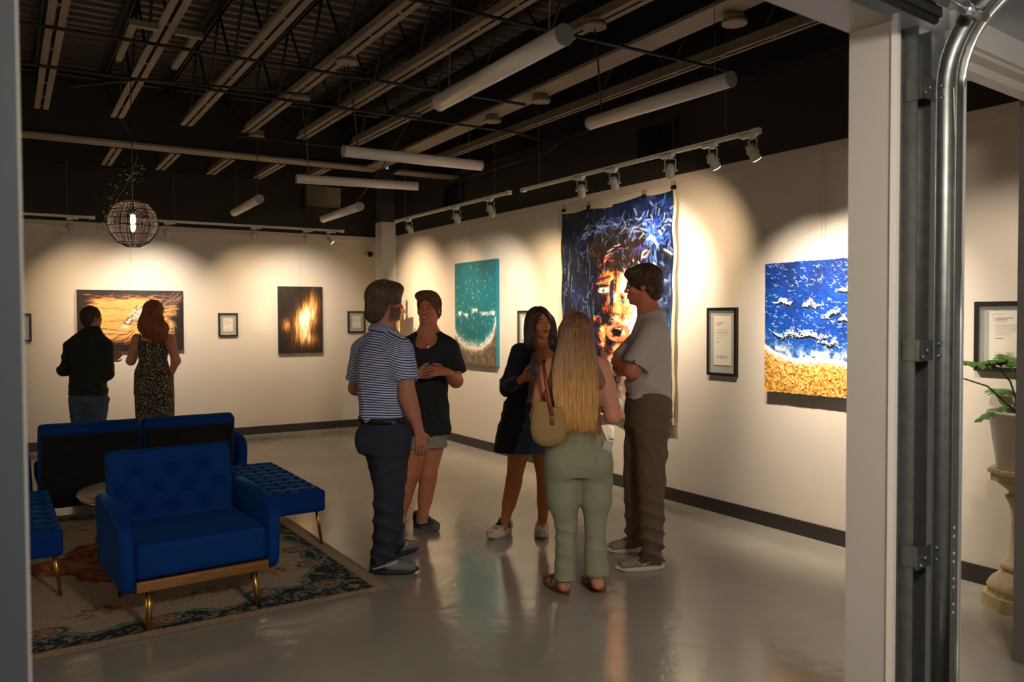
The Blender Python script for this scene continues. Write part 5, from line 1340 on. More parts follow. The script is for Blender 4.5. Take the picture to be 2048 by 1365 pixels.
def vol_sample(vol, P):
    """distance and outward normal of a volume at points"""
    q = np.clip((P-vol.lo)/vol.h, 1, np.array(vol.F.shape)-3.001); i = q.astype(int); f_ = q-i
    def at(o):
        j = i+o; return vol.F[j[:, 0], j[:, 1], j[:, 2]]
    def tri(o):
        r = 0
        for a in (0, 1):
            for b in (0, 1):
                for c_ in (0, 1):
                    w_ = (f_[:, 0] if a else 1-f_[:, 0])*(f_[:, 1] if b else 1-f_[:, 1])*(f_[:, 2] if c_ else 1-f_[:, 2]); r = r+w_*at(np.array(o)+(a, b, c_))
        return r
    g = np.stack([at((1, 0, 0))-at((-1, 0, 0)), at((0, 1, 0))-at((0, -1, 0)), at((0, 0, 1))-at((0, 0, -1))], 1)
    return tri((0, 0, 0)), g/np.maximum(np.linalg.norm(g, axis=1, keepdims=True), 1e-6)
def tufts(vol, V, idx, flow, length, r0, rnd, col, seg=4, lift=.0, wave=0.0, jitter=.25, sides=3, zfree=None):
    """many thin tapering locks that follow the hair surface; returns verts, quads, colours"""
    n = len(idx); p = V[idx].copy(); L = length*(.6+.8*rnd.rand(n)); ph = rnd.rand(n)*6.28; jit = rnd.normal(size=(n, 3))*jitter; hgt = r0*(.2+1.4*rnd.rand(n)); rings = []
    for k in range(seg+1):
        t = k/seg; F_, nn = vol_sample(vol, p); d = flow(p, nn)+jit; on = np.ones((n, 1)) if zfree is None else (p[:, 2:3] > zfree)*1.0; d = d-on*nn*(d*nn).sum(1, keepdims=True); d /= np.maximum(np.linalg.norm(d, axis=1, keepdims=True), 1e-6)
        p = p-on*nn*np.clip(F_-hgt-lift*t, -.02, .02)[:, None]
        sd = np.cross(d, nn); rr = r0*(1-t**2*.92)*(.6+.7*(ph/6.28)); c_ = p+sd*(wave*np.sin(ph+t*6))[:, None]
        for a in range(sides):
            an = 2*PI*a/sides; rings.append(c_+(sd*math.cos(an)+nn*math.sin(an)*.6)*rr[:, None])
        p = p+d*(L/seg)[:, None]
    Vv = np.stack(rings, 1).reshape(-1, 3); base = (np.arange(n)*(seg+1)*sides)[:, None]; F = []
    for k in range(seg):
        for a in range(sides): F.append(np.concatenate([base+k*sides+a, base+k*sides+(a+1) % sides, base+(k+1)*sides+(a+1) % sides, base+(k+1)*sides+a], 1))
    F = np.concatenate(F); c = nlin(col)*(.62+.76*rnd.rand(n))[:, None]; c = np.repeat(c, (seg+1)*sides, 0)
    return Vv, F, c
M_HAIR = mat('hair', None, .42, attr='Col', spec=.5)
def hair_obj(vol, parent, col, seed, n, length, r0, flow, waves=(), jitter=.25, wave=0.0, keep=None, lift=.0, seg=4, dark=.55, name='hair', zfree=None, grad=None):
    V, F = vol.mesh(); N = vnormals(V, F)
    if waves: V = V+N*folds(V, waves)[:, None]; N = vnormals(V, F)
    rnd = np.random.RandomState(seed); ok = np.arange(len(V)) if keep is None else np.nonzero(keep(V))[0]
    idx = ok[rnd.randint(0, len(ok), n)]
    tv, tf, tc = tufts(vol, V, idx, flow, length, r0, rnd, col, seg, lift, wave, jitter, zfree=zfree)
    c0 = np.tile(nlin(col)*dark, (len(V), 1))
    VV = np.concatenate([V, tv]); cc = np.concatenate([c0, tc])
    if grad:
        m = np.clip((VV[:, 2]-grad[0])/(grad[1]-grad[0]), 0, 1)[:, None]; cc = cc*(1-m)+cc*(nlin(grad[2])/nlin(col))*m
    return np_mesh(name, VV, np.concatenate([F, tf+len(V)]), M_HAIR, parent, colr=cc)
def shoe(parent, heel, toe, L=.29, kind='sneaker', cols=None, name='shoe', h=.95, sd=1):
    """shoe from heel point towards toe point on the floor: upper, sole, laces"""
    heel = v3(*heel); toe = v3(*toe); heel[2] = toe[2] = 0; d = unit(toe-heel); r_ = np.array((d[1], -d[0], 0))
    P = lambda x, y, z: heel+r_*x+d*y+v3(0, 0, z)
    k = L/.29; g = Vol(heel+d*L/2-v3(.2, .2, .01), heel+d*L/2+v3(.2, .2, .17), .004)
    if kind == 'clog':
        g.cone(P(0, .16*k, .045), P(0, .225*k, .030), .050, .036, .02, flat=((0, 0, 1), .8)); g.cone(P(0, .12*k, .055), P(0, .17*k, .045), .044, .046, .02, flat=((0, 0, 1), .8)); g.cone(P(0, .03, .02), P(0, .24*k, .02), .030, .03, .01)
        g.ell(P(0, .07*k, .085), (.052, .052, .06), None, .006, 'sub'); g.cut(P(0, 0, .012), (0, 0, -1), .4)
    else:
        g.cone(P(0, .035, .055), P(0, .13*k, .058), .036, .040, .02); g.cone(P(0, .13*k, .056), P(.004, .250*k, .040), .040, .034, .02, flat=(r_, 1.22)); g.cone(P(0, .035, .09), P(0, .10, .085), .031, .033, .02)
        g.cone(P(0, .085, .112), P(0, .115, .105), .020, .020, .01, flat=(r_, 1.5)); g.ell(P(0, .050, .128), (.029, .036, .034), None, .006, 'sub'); g.cut(P(0, 0, .022), (0, 0, -1), .4)
    V, F = g.mesh(); Lc = np.stack([(V-heel)@r_, (V-heel)@d/k, V[:, 2]], 1)
    o = np_mesh(name, V, F, mat('shoe_upper', None, .6, attr='Col', bump=.2, bscale=300), parent, colr=cols['fn'](Lc))
    # sole outline lofted, thicker at the heel
    n = 40; b = MB(); prof = []
    for i in range(n):
        a = 2*PI*i/n; y = .147+.153*math.sin(a); t = (y+.006)/.3; wd = (.035+.009*math.sin(t*PI)+.008*max(0, t-.45))*(1.0 if kind != 'chunky' else 1.12)
        prof.append((wd*math.cos(a)*1.05+.003*sd, y*k))
    zt = {'sneaker': (.036, .024), 'chunky': (.050, .036), 'clog': (.034, .022)}[kind]
    vs = []; lay = ((.93, 0.0), (1.0, .008), (1.02, .5), (.99, 1.0), (.90, 1.02))
    for (sc, zf) in lay:
        for (x, y) in prof:
            t = max(0, min(1, y/L)); top = zt[0]*(1-t)+zt[1]*t; lz = top*zf if zf > .01 else zf; rock = .012*max(0, (t-.82)/.18)**2
            vs.append(P(x*sc, L/2+(y-L/2)*(sc if sc < 1 else 1.0), lz+rock+(.0035 if kind == 'chunky' and zf == .5 else 0)))
    fs = [(i*n+j, i*n+(j+1) % n, (i+1)*n+(j+1) % n, (i+1)*n+j) for i in range(len(lay)-1) for j in range(n)]+[tuple(range(n-1, -1, -1)), tuple(range((len(lay)-1)*n, len(lay)*n))]
    b.add(vs, fs, True); sole = b.build('sole', cols['sole'], o)
    if kind != 'clog':
        b = MB()
        for q in range(6):
            y = (.115+q*.016)*k; z = .118-q*.0085; w_ = .020
            b.tube([P(-w_, y, z-.006), P(-w_*.4, y+.004, z+.003), P(w_*.4, y+.006, z+.003), P(w_, y+.010, z-.006)], .0022, 6)
        for q in (-1, 1): b.tube([P(0, .115*k, .126), P(q*.012, .122*k, .142), P(q*.026, .13*k, .128), P(q*.02, .12*k, .112), P(0, .115*k, .122)], .0019, 6); b.tube([P(0, .115*k, .124), P(q*.016, .128*k, .112), P(q*.028, .14*k, .088)], .0018, 6)
        b.build('laces', cols['lace'], o)
    return o, P
def cup(loc, label, rot=(0, 0, 0), col=(180, 60, 60), fill=.045, r=.036, hgt=.085):
    t = thing('drink_cup', label, 'cup', loc, 0)
    t.rotation_euler = rot
    MB().lathe([(.001, 0), (r*.72, 0), (r*.78, .004), (r, hgt), (r*.965, hgt), (r*.74, .006), (.001, .005)], n=28).build('cup_wall', M_CUP, t)
    MB().lathe([(.001, .007), (r*.73, .007), (r*.73+(r*.25)*fill/hgt, fill), (.001, fill)], n=24).build('drink', mat('drink', col, .15, alpha=.85), t)
    b = MB(); b.tube([(r*math.cos(a*PI/14), r*math.sin(a*PI/14), hgt) for a in range(29)], .0013, 6, cap=False); b.build('rim', M_CUP, t)
    return t
M_CUP = mat('clear_cup', (150, 150, 150), .06, alpha=.22, spec=.9)

def collar(parent, m, c, rt_, rb_, h, fwd_, tilt=.30, gap=.22):
    """folded shirt collar: flared band round the neck, lower and open at the front"""
    f_ = unit((fwd_[0], fwd_[1], 0)); r_ = v3(f_[1], -f_[0], 0); c = v3(*c); n = 44; vs = []; fs = []
    for k in range(n+1):
        a = gap+(2*PI-2*gap)*k/n; d = f_*math.cos(a)+r_*math.sin(a); drop = -tilt*math.cos(a)
        for (rr, zz) in ((rt_-.004, h*.55), (rt_, h), (rt_+.006, h*1.02), ((rt_+rb_)/2+.006, h*.5), (rb_+.004, 0), (rb_, -.004)): vs.append(c+d*rr*(1.0 if abs(math.cos(a)) < .7 else 1.06)+v3(0, 0, zz+drop*rr))
    for k in range(n):
        for j in range(5): fs.append((k*6+j, k*6+j+1, (k+1)*6+j+1, (k+1)*6+j))
    o = MB().add(vs, fs, True).build('collar', m, parent); md = o.modifiers.new('thick', 'SOLIDIFY'); md.thickness = .003; return o
def person(label, base, yaw):
    return thing('person', label, 'person', base, yaw)
YW = -0.55913
def denim(name, col, n=.14, sc=60): return mat(name, col, .85, noise=n, nscale=sc, bump=.15, bscale=500, stretch=(1, 1, .25))

# ---- man in the blue striped polo, seen from behind, turned to the right
t = person('man in a blue and white striped polo and dark trousers, back to the camera', (2.047, 4.715, 0.0), YW); p_striped = t
bw = math.atan2(.66, .75)-PI/2; fwd = (.75, .66, 0); rt = v3(.66, -.75, 0)
g = Vol((-.38, -.35, 0.02), (.38, .62, 1.86), .0045)
yb = math.atan2(rt[1], rt[0])
g.loft([(*(-0.050, -0.021, 0.874)[:2], .86, .11, .09, yb), (*(-0.053, -0.016, 1.031)[:2], 1.02, .13, .10, yb), (*(-0.058, -0.009, 1.282)[:2], 1.25, .17, .12, yb), (*(-0.051, -0.005, 1.424)[:2], 1.40, .17, .11, yb), (*(-0.044, -0.003, 1.502)[:2], 1.47, .09, .075, yb)], .04)
O = (-0.025, 0.002, 1.697); R = frame((.86, .50, -.02)); Pm = head(g, O, R, 1.0, jaw=1.06)
g.cone((-0.024, -0.010, 1.621), (-0.038, -0.004, 1.483), .062, .072, .03)
sR, eR, wR = (0.092, -0.136, 1.418), (0.129, -0.174, 1.134), (0.193, -0.140, 0.915); sL, eL, wL = (-0.203, 0.134, 1.410), (-0.258, 0.207, 1.151), (0.001, 0.348, 1.185)
g.chain([sR, eR, wR], [.056, .050, .031], .02); g.cone((0.135, -0.174, 1.109), (0.160, -0.162, 1.022), .050, .042, .02)
g.chain([sL, eL, wL], [.056, .048, .030], .02)
traps(g, (-0.038, -0.003, 1.527), sR, sL, .055, .05)
hand(g, wR, (.16, .05, -1), (-.55, .83, 0), 1, curl=.38, s=1.0, spread=.08)
hand(g, wL, (.95, .15, .25), (.2, -.9, .1), -1, curl=.75, s=.98, spread=.06)
g.chain([(-0.002, -0.073, 0.788), (0.008, -0.072, 0.475), (-0.045, -0.071, 0.123)], [.085, .055, .030], .03); g.chain([(-0.079, 0.056, 0.767), (-0.036, 0.087, 0.439), (-0.013, 0.178, 0.115)], [.085, .055, .028], .03)
V, F = g.mesh(); tone = (176, 116, 94)
np_mesh('body', V, F, M_SKIN, t, colr=skin_col(V, tone, O=O, R=R, beard=((58, 36, 26), .8), brow=(50, 34, 24), lips=(150, 74, 66)))
face_parts(Pm, R, 1.0, t)
# hair: full, collar length, swept back
g = Vol(v3(*O)-.2, v3(*O)+.22, .0045); E = lambda c, r, k=.02, m='add': g.ell(Pm(*c), r, R, k, m)
E((0, -.018, .045), (.092, .112, .100)); E((0, -.062, -.030), (.078, .062, .080)); E((0, .045, .092), (.066, .062, .040)); E((0, -.085, -.072), (.066, .035, .045))
E((0, .120, -.035), (.082, .085, .100), .012, 'sub'); E((.085, .030, -.040), (.035, .048, .062), .01, 'sub'); E((-.085, .030, -.040), (.035, .048, .062), .01, 'sub')
hair_obj(g, t, (92, 70, 50), 1, 5200, .060, .0038, lambda p, n: unit(-R[:, 1])*.7+np.array((0, 0, -.9))+R[:, 0]*np.sin(p[:, 2:3]*60)*.3, waves=[((0, 0, 1), .06, .007, 1.6), ((1, .3, .3), .045, .005, 1.8)], jitter=.22, wave=.003, dark=.5, lift=.003)
# polo
def polo_mat():
    m, nt, b = new_mat('striped_polo_knit'); b.inputs['Roughness'].default_value = .8
    a = nt.nodes.new('ShaderNodeAttribute'); a.attribute_name = 'Col'; sp = nt.nodes.new('ShaderNodeSeparateColor'); nt.links.new(a.outputs['Color'], sp.inputs[0])
    mt = nt.nodes.new('ShaderNodeMath'); mt.operation = 'FRACT'; mu = nt.nodes.new('ShaderNodeMath'); mu.operation = 'MULTIPLY'; mu.inputs[1].default_value = 64.0
    nt.links.new(sp.outputs[0], mu.inputs[0]); nt.links.new(mu.outputs[0], mt.inputs[0])
    cr = nt.nodes.new('ShaderNodeValToRGB'); e = cr.color_ramp.elements; e[0].position = 0; e[0].color = (*lin((38, 62, 122)), 1); e[1].position = .50; e[1].color = (*lin((196, 200, 214)), 1)
    q = e.new(.44); q.color = (*lin((38, 62, 122)), 1); q = e.new(.94); q.color = (*lin((196, 200, 214)), 1); q = e.new(1.0); q.color = (*lin((38, 62, 122)), 1)
    nt.links.new(mt.outputs[0], cr.inputs[0]); nt.links.new(cr.outputs[0], b.inputs['Base Color']); return m
g = Vol((-.40, -.36, .86), (.40, .50, 1.56), .0045)
def sleeve(g, s, e, cutp, r0, r1, k=.03):
    s, e, c_ = v3(*s), v3(*e), v3(*cutp); d = unit(e-s); g.cone(s, e, r0, r1, .01); g.cut(c_, d, .23)
sleeve(g, (0.089, -0.136, 1.406), (0.126, -0.173, 1.158), (0.116, -0.166, 1.225), .078, .090); sleeve(g, (-0.203, 0.134, 1.397), (-0.254, 0.186, 1.127), (-0.247, 0.188, 1.199), .074, .078)
g.loft([(*(-0.043, -0.018, 0.975)[:2], .955, .187, .150, yb), (*(-0.043, -0.015, 1.063)[:2], 1.04, .186, .150, yb), (*(-0.049, -0.012, 1.188)[:2], 1.16, .186, .146, yb), (*(-0.054, -0.008, 1.345)[:2], 1.31, .197, .140, yb), (*(-0.051, -0.005, 1.439)[:2], 1.40, .190, .128, yb), (*(-0.044, -0.003, 1.496)[:2], 1.455, .125, .100, yb), (*(-0.038, -0.002, 1.533)[:2], 1.49, .078, .078, yb)], .05, rnd=.006)
traps(g, (-0.038, -0.003, 1.508), (0.092, -0.136, 1.418), (-0.203, 0.134, 1.410), .066, .066)

def polo_col(V):
    z = V[:, 2]; u = V[:, 0]*.66-V[:, 1]*.75; c = np.zeros((len(V), 3)); slv = np.clip((u-.155)/.03, 0, 1); sl2 = np.clip((-u-.155)/.03, 0, 1)
    s_ = z+.010*np.sin(u*9+z*4)+.05*np.clip(u, -1, 1)*0
    s_ = s_+slv*(.20*(u-.155)) - sl2*(.2*(u+.155)) + .35*np.clip(np.abs(u)-.05, 0, .2)*np.clip((z-1.38)*8, 0, 1)
    c[:, 0] = s_; return c
collar(t, mat('blue_knit_collar', (126, 140, 172), .8, noise=.25, nscale=120, stretch=(1, 1, 6)), (-0.035, -0.003, 1.511), .072, .092, .038, fwd)
cloth(g, 'striped_polo', polo_mat(), t, [((.66, -.75, .15), .16, .007, .8), ((.5, -.5, .9), .19, .006, 1.1), ((.3, .3, 1), .11, .004, 1.4)], polo_col, mask=lambda V: np.clip((1.46-V[:, 2])*8, 0.1, 1)*np.where(V[:, 2] < 1.1, 1.5, 1))
g = Vol((-.36, -.3, .045), (.36, .55, 1.06), .0045)
g.chain([(0.006, -0.061, 0.849), (-0.006, -0.062, 0.472), (-0.047, -0.062, 0.101)], [.130, .094, .076], .02); g.cut((-0.051, -0.072, 0.086), (0, 0, -1), .18)
g2l = [(-0.065, 0.048, 0.816), (-0.024, 0.097, 0.437), (-0.019, 0.178, 0.115)]; g.chain(g2l, [.122, .086, .070], .02); g.cut((-0.013, 0.177, 0.076), (0, 0, -1), .15)
g.loft([(*(-0.047, -0.023, 0.780)[:2], .78, .165, .145, yb), (*(-0.041, -0.020, 0.880)[:2], .87, .178, .150, yb), (*(-0.040, -0.017, 0.993)[:2], .985, .165, .135, yb)], .05); g.ell((-0.130, -0.051, 0.848), (.085, .09, .10), None, .05)
cloth(g, 'trousers', denim('navy_trouser_twill', (40, 44, 58), .1, 90), t, [((.3, .2, 1), .10, .007, 1.2), ((1, .2, .6), .12, .006, 1.2), ((-.6, .3, 1), .07, .004, 1.5)], mask=lambda V: .5+.9*np.exp(-((V[:, 2]-.45)/.18)**2)+1.2*np.exp(-((V[:, 2]-.10)/.09)**2))
b = MB(); lp = [(*(np.array((-0.043, -0.018, 0.987)[:2])+np.array((math.cos(yb), math.sin(yb)))*math.cos(a)*.176+np.array((-math.sin(yb), math.cos(yb)))*math.sin(a)*.146), .975) for a in [k*PI/20 for k in range(41)]]
b.tube(lp, .006, 6, flat=3.2, up=(0, 0, 1)); b.build('belt', mat('black_leather', (24, 22, 22), .5), t)
def grey_sneak(L):
    x, y, z = L.T; c = np.tile(nlin((112, 110, 108)), (len(L), 1)); c[(y < .10)] = nlin((58, 56, 56)); c[(y < .13) & (z > .09)] = nlin((34, 32, 32)); st = np.abs(z-.035-(y-.02)*.32) < .0045; c[st & (y < .17) & (y > .02)] = nlin((190, 188, 184)); return c
SN = dict(fn=grey_sneak, sole=mat('dark_sole', (36, 34, 34), .6), lace=mat('dark_lace', (24, 22, 22), .7))
shoe(t, (-0.133, -0.040, 0.0), (0.142, -0.023, 0.0), .30, 'sneaker', SN); shoe(t, (-0.082, 0.277, 0.0), (0.034, 0.414, 0.0), .29, 'sneaker', SN)
wl = v3(*wL); hc = wl+v3(.082, -.012, .045)
c_ = cup((0, 0, 0), 'clear cup of red drink held in front of the striped-shirt man'); c_.matrix_world = t.matrix_basis @ Matrix.Translation(hc) @ Matrix.Rotation(.12, 4, 'X')

# ---- smiling man in the black t-shirt
t = person('smiling fair-haired man in a black t-shirt and pale shorts facing the camera', (2.628, 5.496, 0.0), YW)
rt = v3(-.94, .35, 0); yb = math.atan2(rt[1], rt[0]); 
g = Vol((-.36, -.52, 0.02), (.42, .36, 1.86), .0034)
g.loft([(*(0.034, -0.026, 0.697)[:2], .70, .12, .09, yb), (*(0.035, -0.020, 0.884)[:2], .88, .13, .10, yb), (*(0.047, -0.013, 1.146)[:2], 1.15, .155, .115, yb), (*(0.055, -0.008, 1.333)[:2], 1.32, .175, .115, yb), (*(0.059, -0.006, 1.415)[:2], 1.40, .165, .095, yb), (*(0.063, -0.004, 1.475)[:2], 1.455, .08, .07, yb)], .045)
O = (0.064, 0.001, 1.669); R = frame((-.20, -.97, -.03)); s_ = 1.03; Pm = head(g, O, R, s_, smile=True, jaw=1.03)
g.cone((0.061, 0.019, 1.576), (0.062, 0.005, 1.444), .062, .072, .03)
sL, eL, wL = (0.228, -0.066, 1.394), (0.276, -0.143, 1.147), (0.223, -0.341, 1.226); sR, eR, wR = (-0.120, 0.074, 1.390), (-0.144, -0.014, 1.128), (0.008, -0.282, 1.202)
g.chain([sL, eL, wL], [.056, .048, .029], .02); g.chain([sR, eR, wR], [.056, .048, .029], .02); g.cone(eL, v3(*eL)*.5+v3(*wL)*.5, .047, .041, .02)
traps(g, (0.062, 0.012, 1.512), sR, sL, .052, .050)
hand(g, wL, (-.96, -.18, .08), (.1, .75, -.5), -1, curl=.42, s=1.0); hand(g, wR, (.93, -.25, .06), (.1, .75, .5), 1, curl=.40, s=1.0)
g.chain([(0.094, -0.026, 0.667), (0.063, -0.073, 0.443), (0.014, -0.052, 0.116)], [.090, .058, .040], .03); g.cone((0.057, -0.054, 0.394), (0.032, -0.038, 0.248), .058, .052, .03)
g.chain([(-0.026, -0.026, 0.667), (-0.076, -0.093, 0.447), (-0.149, -0.091, 0.127)], [.090, .058, .040], .03); g.cone((-0.086, -0.074, 0.399), (-0.122, -0.058, 0.253), .058, .052, .03)
V, F = g.mesh()
np_mesh('body', V, F, M_SKIN, t, colr=skin_col(V, (196, 122, 90), O=O, R=R, s=s_, lips=(150, 70, 62), brow=(96, 66, 44), cheeks=.25))
face_parts(Pm, R, s_, t, (80, 96, 96), look=(-.25, 0), smile=True)
g = Vol(v3(*O)-.2, v3(*O)+.22, .0045); E = lambda c, r, k=.02, m='add': g.ell(Pm(*c), np.array(r)*s_, R, k, m)
E((0, -.024, .040), (.080, .102, .094)); E((.012, .040, .100), (.066, .058, .034)); E((-.045, .045, .094), (.030, .042, .026)); E((0, -.07, -.02), (.07, .045, .06))
E((0, .130, .000), (.070, .088, .096), .010, 'sub'); E((0, .02, -.085), (.1, .09, .075), .01, 'sub')
hair_obj(g, t, (118, 82, 48), 2, 4200, .045, .0038, lambda p, n: unit(R[:, 1])*.15+R[:, 0]*.9+np.array((0, 0, .5)), waves=[((1, .2, .4), .03, .004, 2.2), ((0, 1, .3), .035, .003, 1.5)], jitter=.35, wave=.004, dark=.5, lift=.004)
g = Vol((-.38, -.42, .70), (.42, .36, 1.54), .0045)
sleeve(g, (0.228, -0.067, 1.379), (0.291, -0.144, 1.111), (0.287, -0.132, 1.209), .074, .092); sleeve(g, (-0.120, 0.073, 1.375), (-0.152, -0.014, 1.101), (-0.148, 0.018, 1.189), .074, .09)
g.loft([(*(0.042, -0.024, 0.764)[:2], .742, .188, .160, yb), (*(0.038, -0.020, 0.884)[:2], .88, .180, .152, yb), (*(0.043, -0.016, 1.033)[:2], 1.03, .168, .14, yb), (*(0.047, -0.012, 1.183)[:2], 1.17, .176, .14, yb), (*(0.055, -0.008, 1.325)[:2], 1.31, .192, .135, yb), (*(0.059, -0.006, 1.407)[:2], 1.39, .185, .12, yb), (*(0.063, -0.005, 1.460)[:2], 1.44, .15, .10, yb), (*(0.063, -0.004, 1.490)[:2], 1.465, .10, .085, yb)], .05, rnd=.006)
traps(g, (0.062, 0.011, 1.489), (0.228, -0.066, 1.394), (-0.120, 0.074, 1.390), .064, .063)
g.ell(Pm(0, .085, -.215), (.092, .10, .070), R, .006, 'sub'); g.ell(Pm(0, .01, -.15), (.088, .085, .06), R, .01, 'sub')
cloth(g, 't_shirt', mat('black_jersey', (30, 33, 38), .85, noise=.35, nscale=400, bump=.2, bscale=300), t, [((1, .3, .12), .13, .010, .8), ((.9, .2, .5), .09, .006, 1.2)], mask=lambda V: np.clip((1.44-V[:, 2])*2.2, 0.05, 1.1))
g = Vol((-.3, -.3, .56), (.34, .34, .98), .0045)
g.cone((0.094, -0.024, 0.764), (0.088, -0.048, 0.625), .100, .120, .02); g.cone((-0.018, -0.024, 0.764), (-0.031, -0.048, 0.626), .098, .118, .02); g.cut((0.034, -0.027, 0.648), (.0, 0, -1), .4); g.loft([(*(0.034, -0.025, 0.734)[:2], .72, .15, .12, yb), (*(0.034, -0.021, 0.865)[:2], .9, .135, .105, yb)], .03)
cloth(g, 'shorts', denim('stone_shorts', (150, 142, 132), .06), t, [((1, .2, .1), .11, .006, .8)])
def nb(L):
    x, y, z = L.T; c = np.tile(nlin((62, 56, 50)), (len(L), 1)); c[(y > .22)] = nlin((90, 84, 76)); c[(z < .045)] = nlin((110, 106, 100)); c[(y > .06) & (y < .17) & (z > .085)] = nlin((44, 40, 38)); c[(y < .05) & (z > .10)] = nlin((40, 36, 34)); return c
SN2 = dict(fn=nb, sole=mat('grey_sole', (112, 108, 100), .6), lace=mat('grey_lace', (140, 134, 124), .7))
def letter_n(o, P, side, L=.30):
    b = MB(); y0, z0, w_, h_ = .125, .040, .044, .040; X = .060*side
    for (a, c2) in (((y0, z0), (y0+.008, z0+h_)), ((y0+.008, z0+h_), (y0+w_-.006, z0)), ((y0+w_-.006, z0), (y0+w_, z0+h_))): b.tube([P(X*(1.02 if a[1] < .06 else .86), *a), P(X*(1.02 if c2[1] < .06 else .86), *c2)], .005, 6)
    b.build('logo', mat('silver_logo', (196, 194, 190), .4), o)
o, P = shoe(t, (-0.077, 0.197, 0.0), (0.158, -0.042, 0.0), .30, 'sneaker', SN2); letter_n(o, P, 1)
o, P = shoe(t, (-0.190, 0.229, 0.0), (-0.149, -0.202, 0.0), .30, 'sneaker', SN2); letter_n(o, P, -1)
for q in ((0.009, -0.041, 0.136), (-0.148, -0.091, 0.149)): MB().tube([v3(*q)-v3(0, 0, .06), v3(*q)+v3(0, 0, .002)], .041, 18).build('sock', mat('white_sock', (176, 172, 166), .9), t)
b = MB(); lo = v3(*(0.075, -0.156, 1.408)); b.tube([(0.006, -0.064, 1.476), (0.035, -0.123, 1.437), lo], .0018, 6).tube([(0.132, -0.064, 1.476), (0.108, -0.123, 1.437), lo], .0018, 6); b.sphere(lo-v3(0, .004, .016), .012, 12, 8, 0, (1, .4, 1.3)); b.build('necklace', mat('silver', (200, 196, 186), .25, 1.0), t)
b = MB(); w3 = v3(*wL)+v3(.014, .012, 0); b.tube([w3+v3(.004*math.cos(a), .031*math.cos(a), .031*math.sin(a)) for a in [k*PI/10 for k in range(21)]], .003, 6); b.build('bracelet', M_WIRE, t)
c_ = cup((0, 0, 0), 'clear cup held by both hands of the smiling man', col=(120, 90, 70), r=.033, hgt=.078, fill=.03); c_.matrix_world = t.matrix_basis @ Matrix.Translation(v3(*(0.101, -0.322, 1.197)))

# ---- dark-haired woman with the long cardigan
t = person('dark-haired woman in a long black cardigan, grey top and denim skirt', (3.154, 4.930, 0.0), YW)
rt = v3(-.94, -.35, 0); yb = math.atan2(rt[1], rt[0])
g = Vol((-.36, -.48, 0.02), (.50, .36, 1.70), .0032)
g.loft([(*(0.076, -0.025, 0.724)[:2], .72, .15, .12, yb), (*(0.080, -0.021, 0.868)[:2], .86, .155, .12, yb), (*(0.092, -0.016, 1.049)[:2], 1.03, .118, .09, yb), (*(0.114, -0.011, 1.212)[:2], 1.19, .130, .10, yb), (*(0.129, -0.008, 1.331)[:2], 1.31, .145, .095, yb), (*(0.137, -0.007, 1.382)[:2], 1.36, .13, .08, yb), (*(0.140, -0.006, 1.411)[:2], 1.39, .06, .055, yb)], .04)
O = (0.141, -0.002, 1.552); R = frame((.42, -.90, .10)); s_ = .95; Pm = head(g, O, R, s_, fem=True, jaw=.90)
g.cone((0.145, 0.016, 1.475), (0.137, 0.003, 1.367), .046, .052, .03)
sR, eR, wR = (-0.009, -0.037, 1.358), (-0.085, -0.064, 1.098), (0.013, -0.252, 1.186); sL, eL, wL = (0.288, 0.053, 1.353), (0.316, -0.015, 1.084), (0.192, -0.213, 1.144)
g.chain([sR, eR, wR], [.045, .038, .025], .02); g.chain([sL, eL, wL], [.045, .038, .025], .02)
traps(g, (0.141, 0.005, 1.436), sR, sL, .040, .042)
hand(g, wR, (.80, -.45, .30), (.35, .75, .1), 1, curl=.55, s=.90); hand(g, wL, (-.8, -.4, .2), (-.2, .8, .2), -1, curl=.5, s=.88)
g.chain([(-0.003, -0.025, 0.724), (-0.048, -0.063, 0.434), (-0.114, -0.041, 0.139)], [.088, .053, .034], .03); g.cone((-0.055, -0.044, 0.383), (-0.085, -0.038, 0.262), .052, .046, .03)
g.chain([(0.150, 0.005, 0.719), (0.176, -0.033, 0.427), (0.158, -0.021, 0.133)], [.088, .053, .034], .03); g.cone((0.177, -0.014, 0.376), (0.170, -0.008, 0.254), .052, .046, .03)
V, F = g.mesh()
np_mesh('body', V, F, M_SKIN, t, colr=skin_col(V, (190, 116, 72), O=O, R=R, s=s_, lips=(128, 30, 40), brow=(36, 24, 20), cheeks=.12))
face_parts(Pm, R, s_, t, (46, 30, 22), look=(.15, .05))
g = Vol(v3(*O)-v3(.24, .24, .32), v3(*O)+v3(.24, .24, .2), .0045); E = lambda c, r, k=.02, m='add': g.ell(Pm(*c), np.array(r)*s_, R, k, m)
E((0, -.020, .045), (.090, .108, .098)); E((0, -.055, -.07), (.098, .065, .12), .04)
for q in (-1, 1): E((q*.090, .010, -.055), (.034, .058, .125), .03); E((q*.095, .02, -.15), (.036, .055, .06), .03)
E((0, .120, -.030), (.064, .10, .105), .010, 'sub'); E((.005, .130, .040), (.050, .075, .060), .012, 'sub'); E((0, .105, -.19), (.075, .085, .12), .015, 'sub')
hair_obj(g, t, (62, 38, 26), 3, 4600, .13, .0036, lambda p, n: np.array((0, 0, -1.0))+(p-v3(*O))*np.array((3, 3, 0))+R[:, 0]*(np.sign((p-v3(*O))@R[:, 0]-.015)*2.2*np.clip(((p-v3(*O))@R[:, 1]+.0)*25, 0, 1)*np.clip(((p-v3(*O))[:, 2]-.02)*30, 0, 1))[:, None], waves=[((1, .2, .02), .028, .003, .6)], jitter=.10, wave=.002, dark=.45, seg=6)
g = Vol((-.3, -.35, .96), (.36, .33, 1.38), .0045)
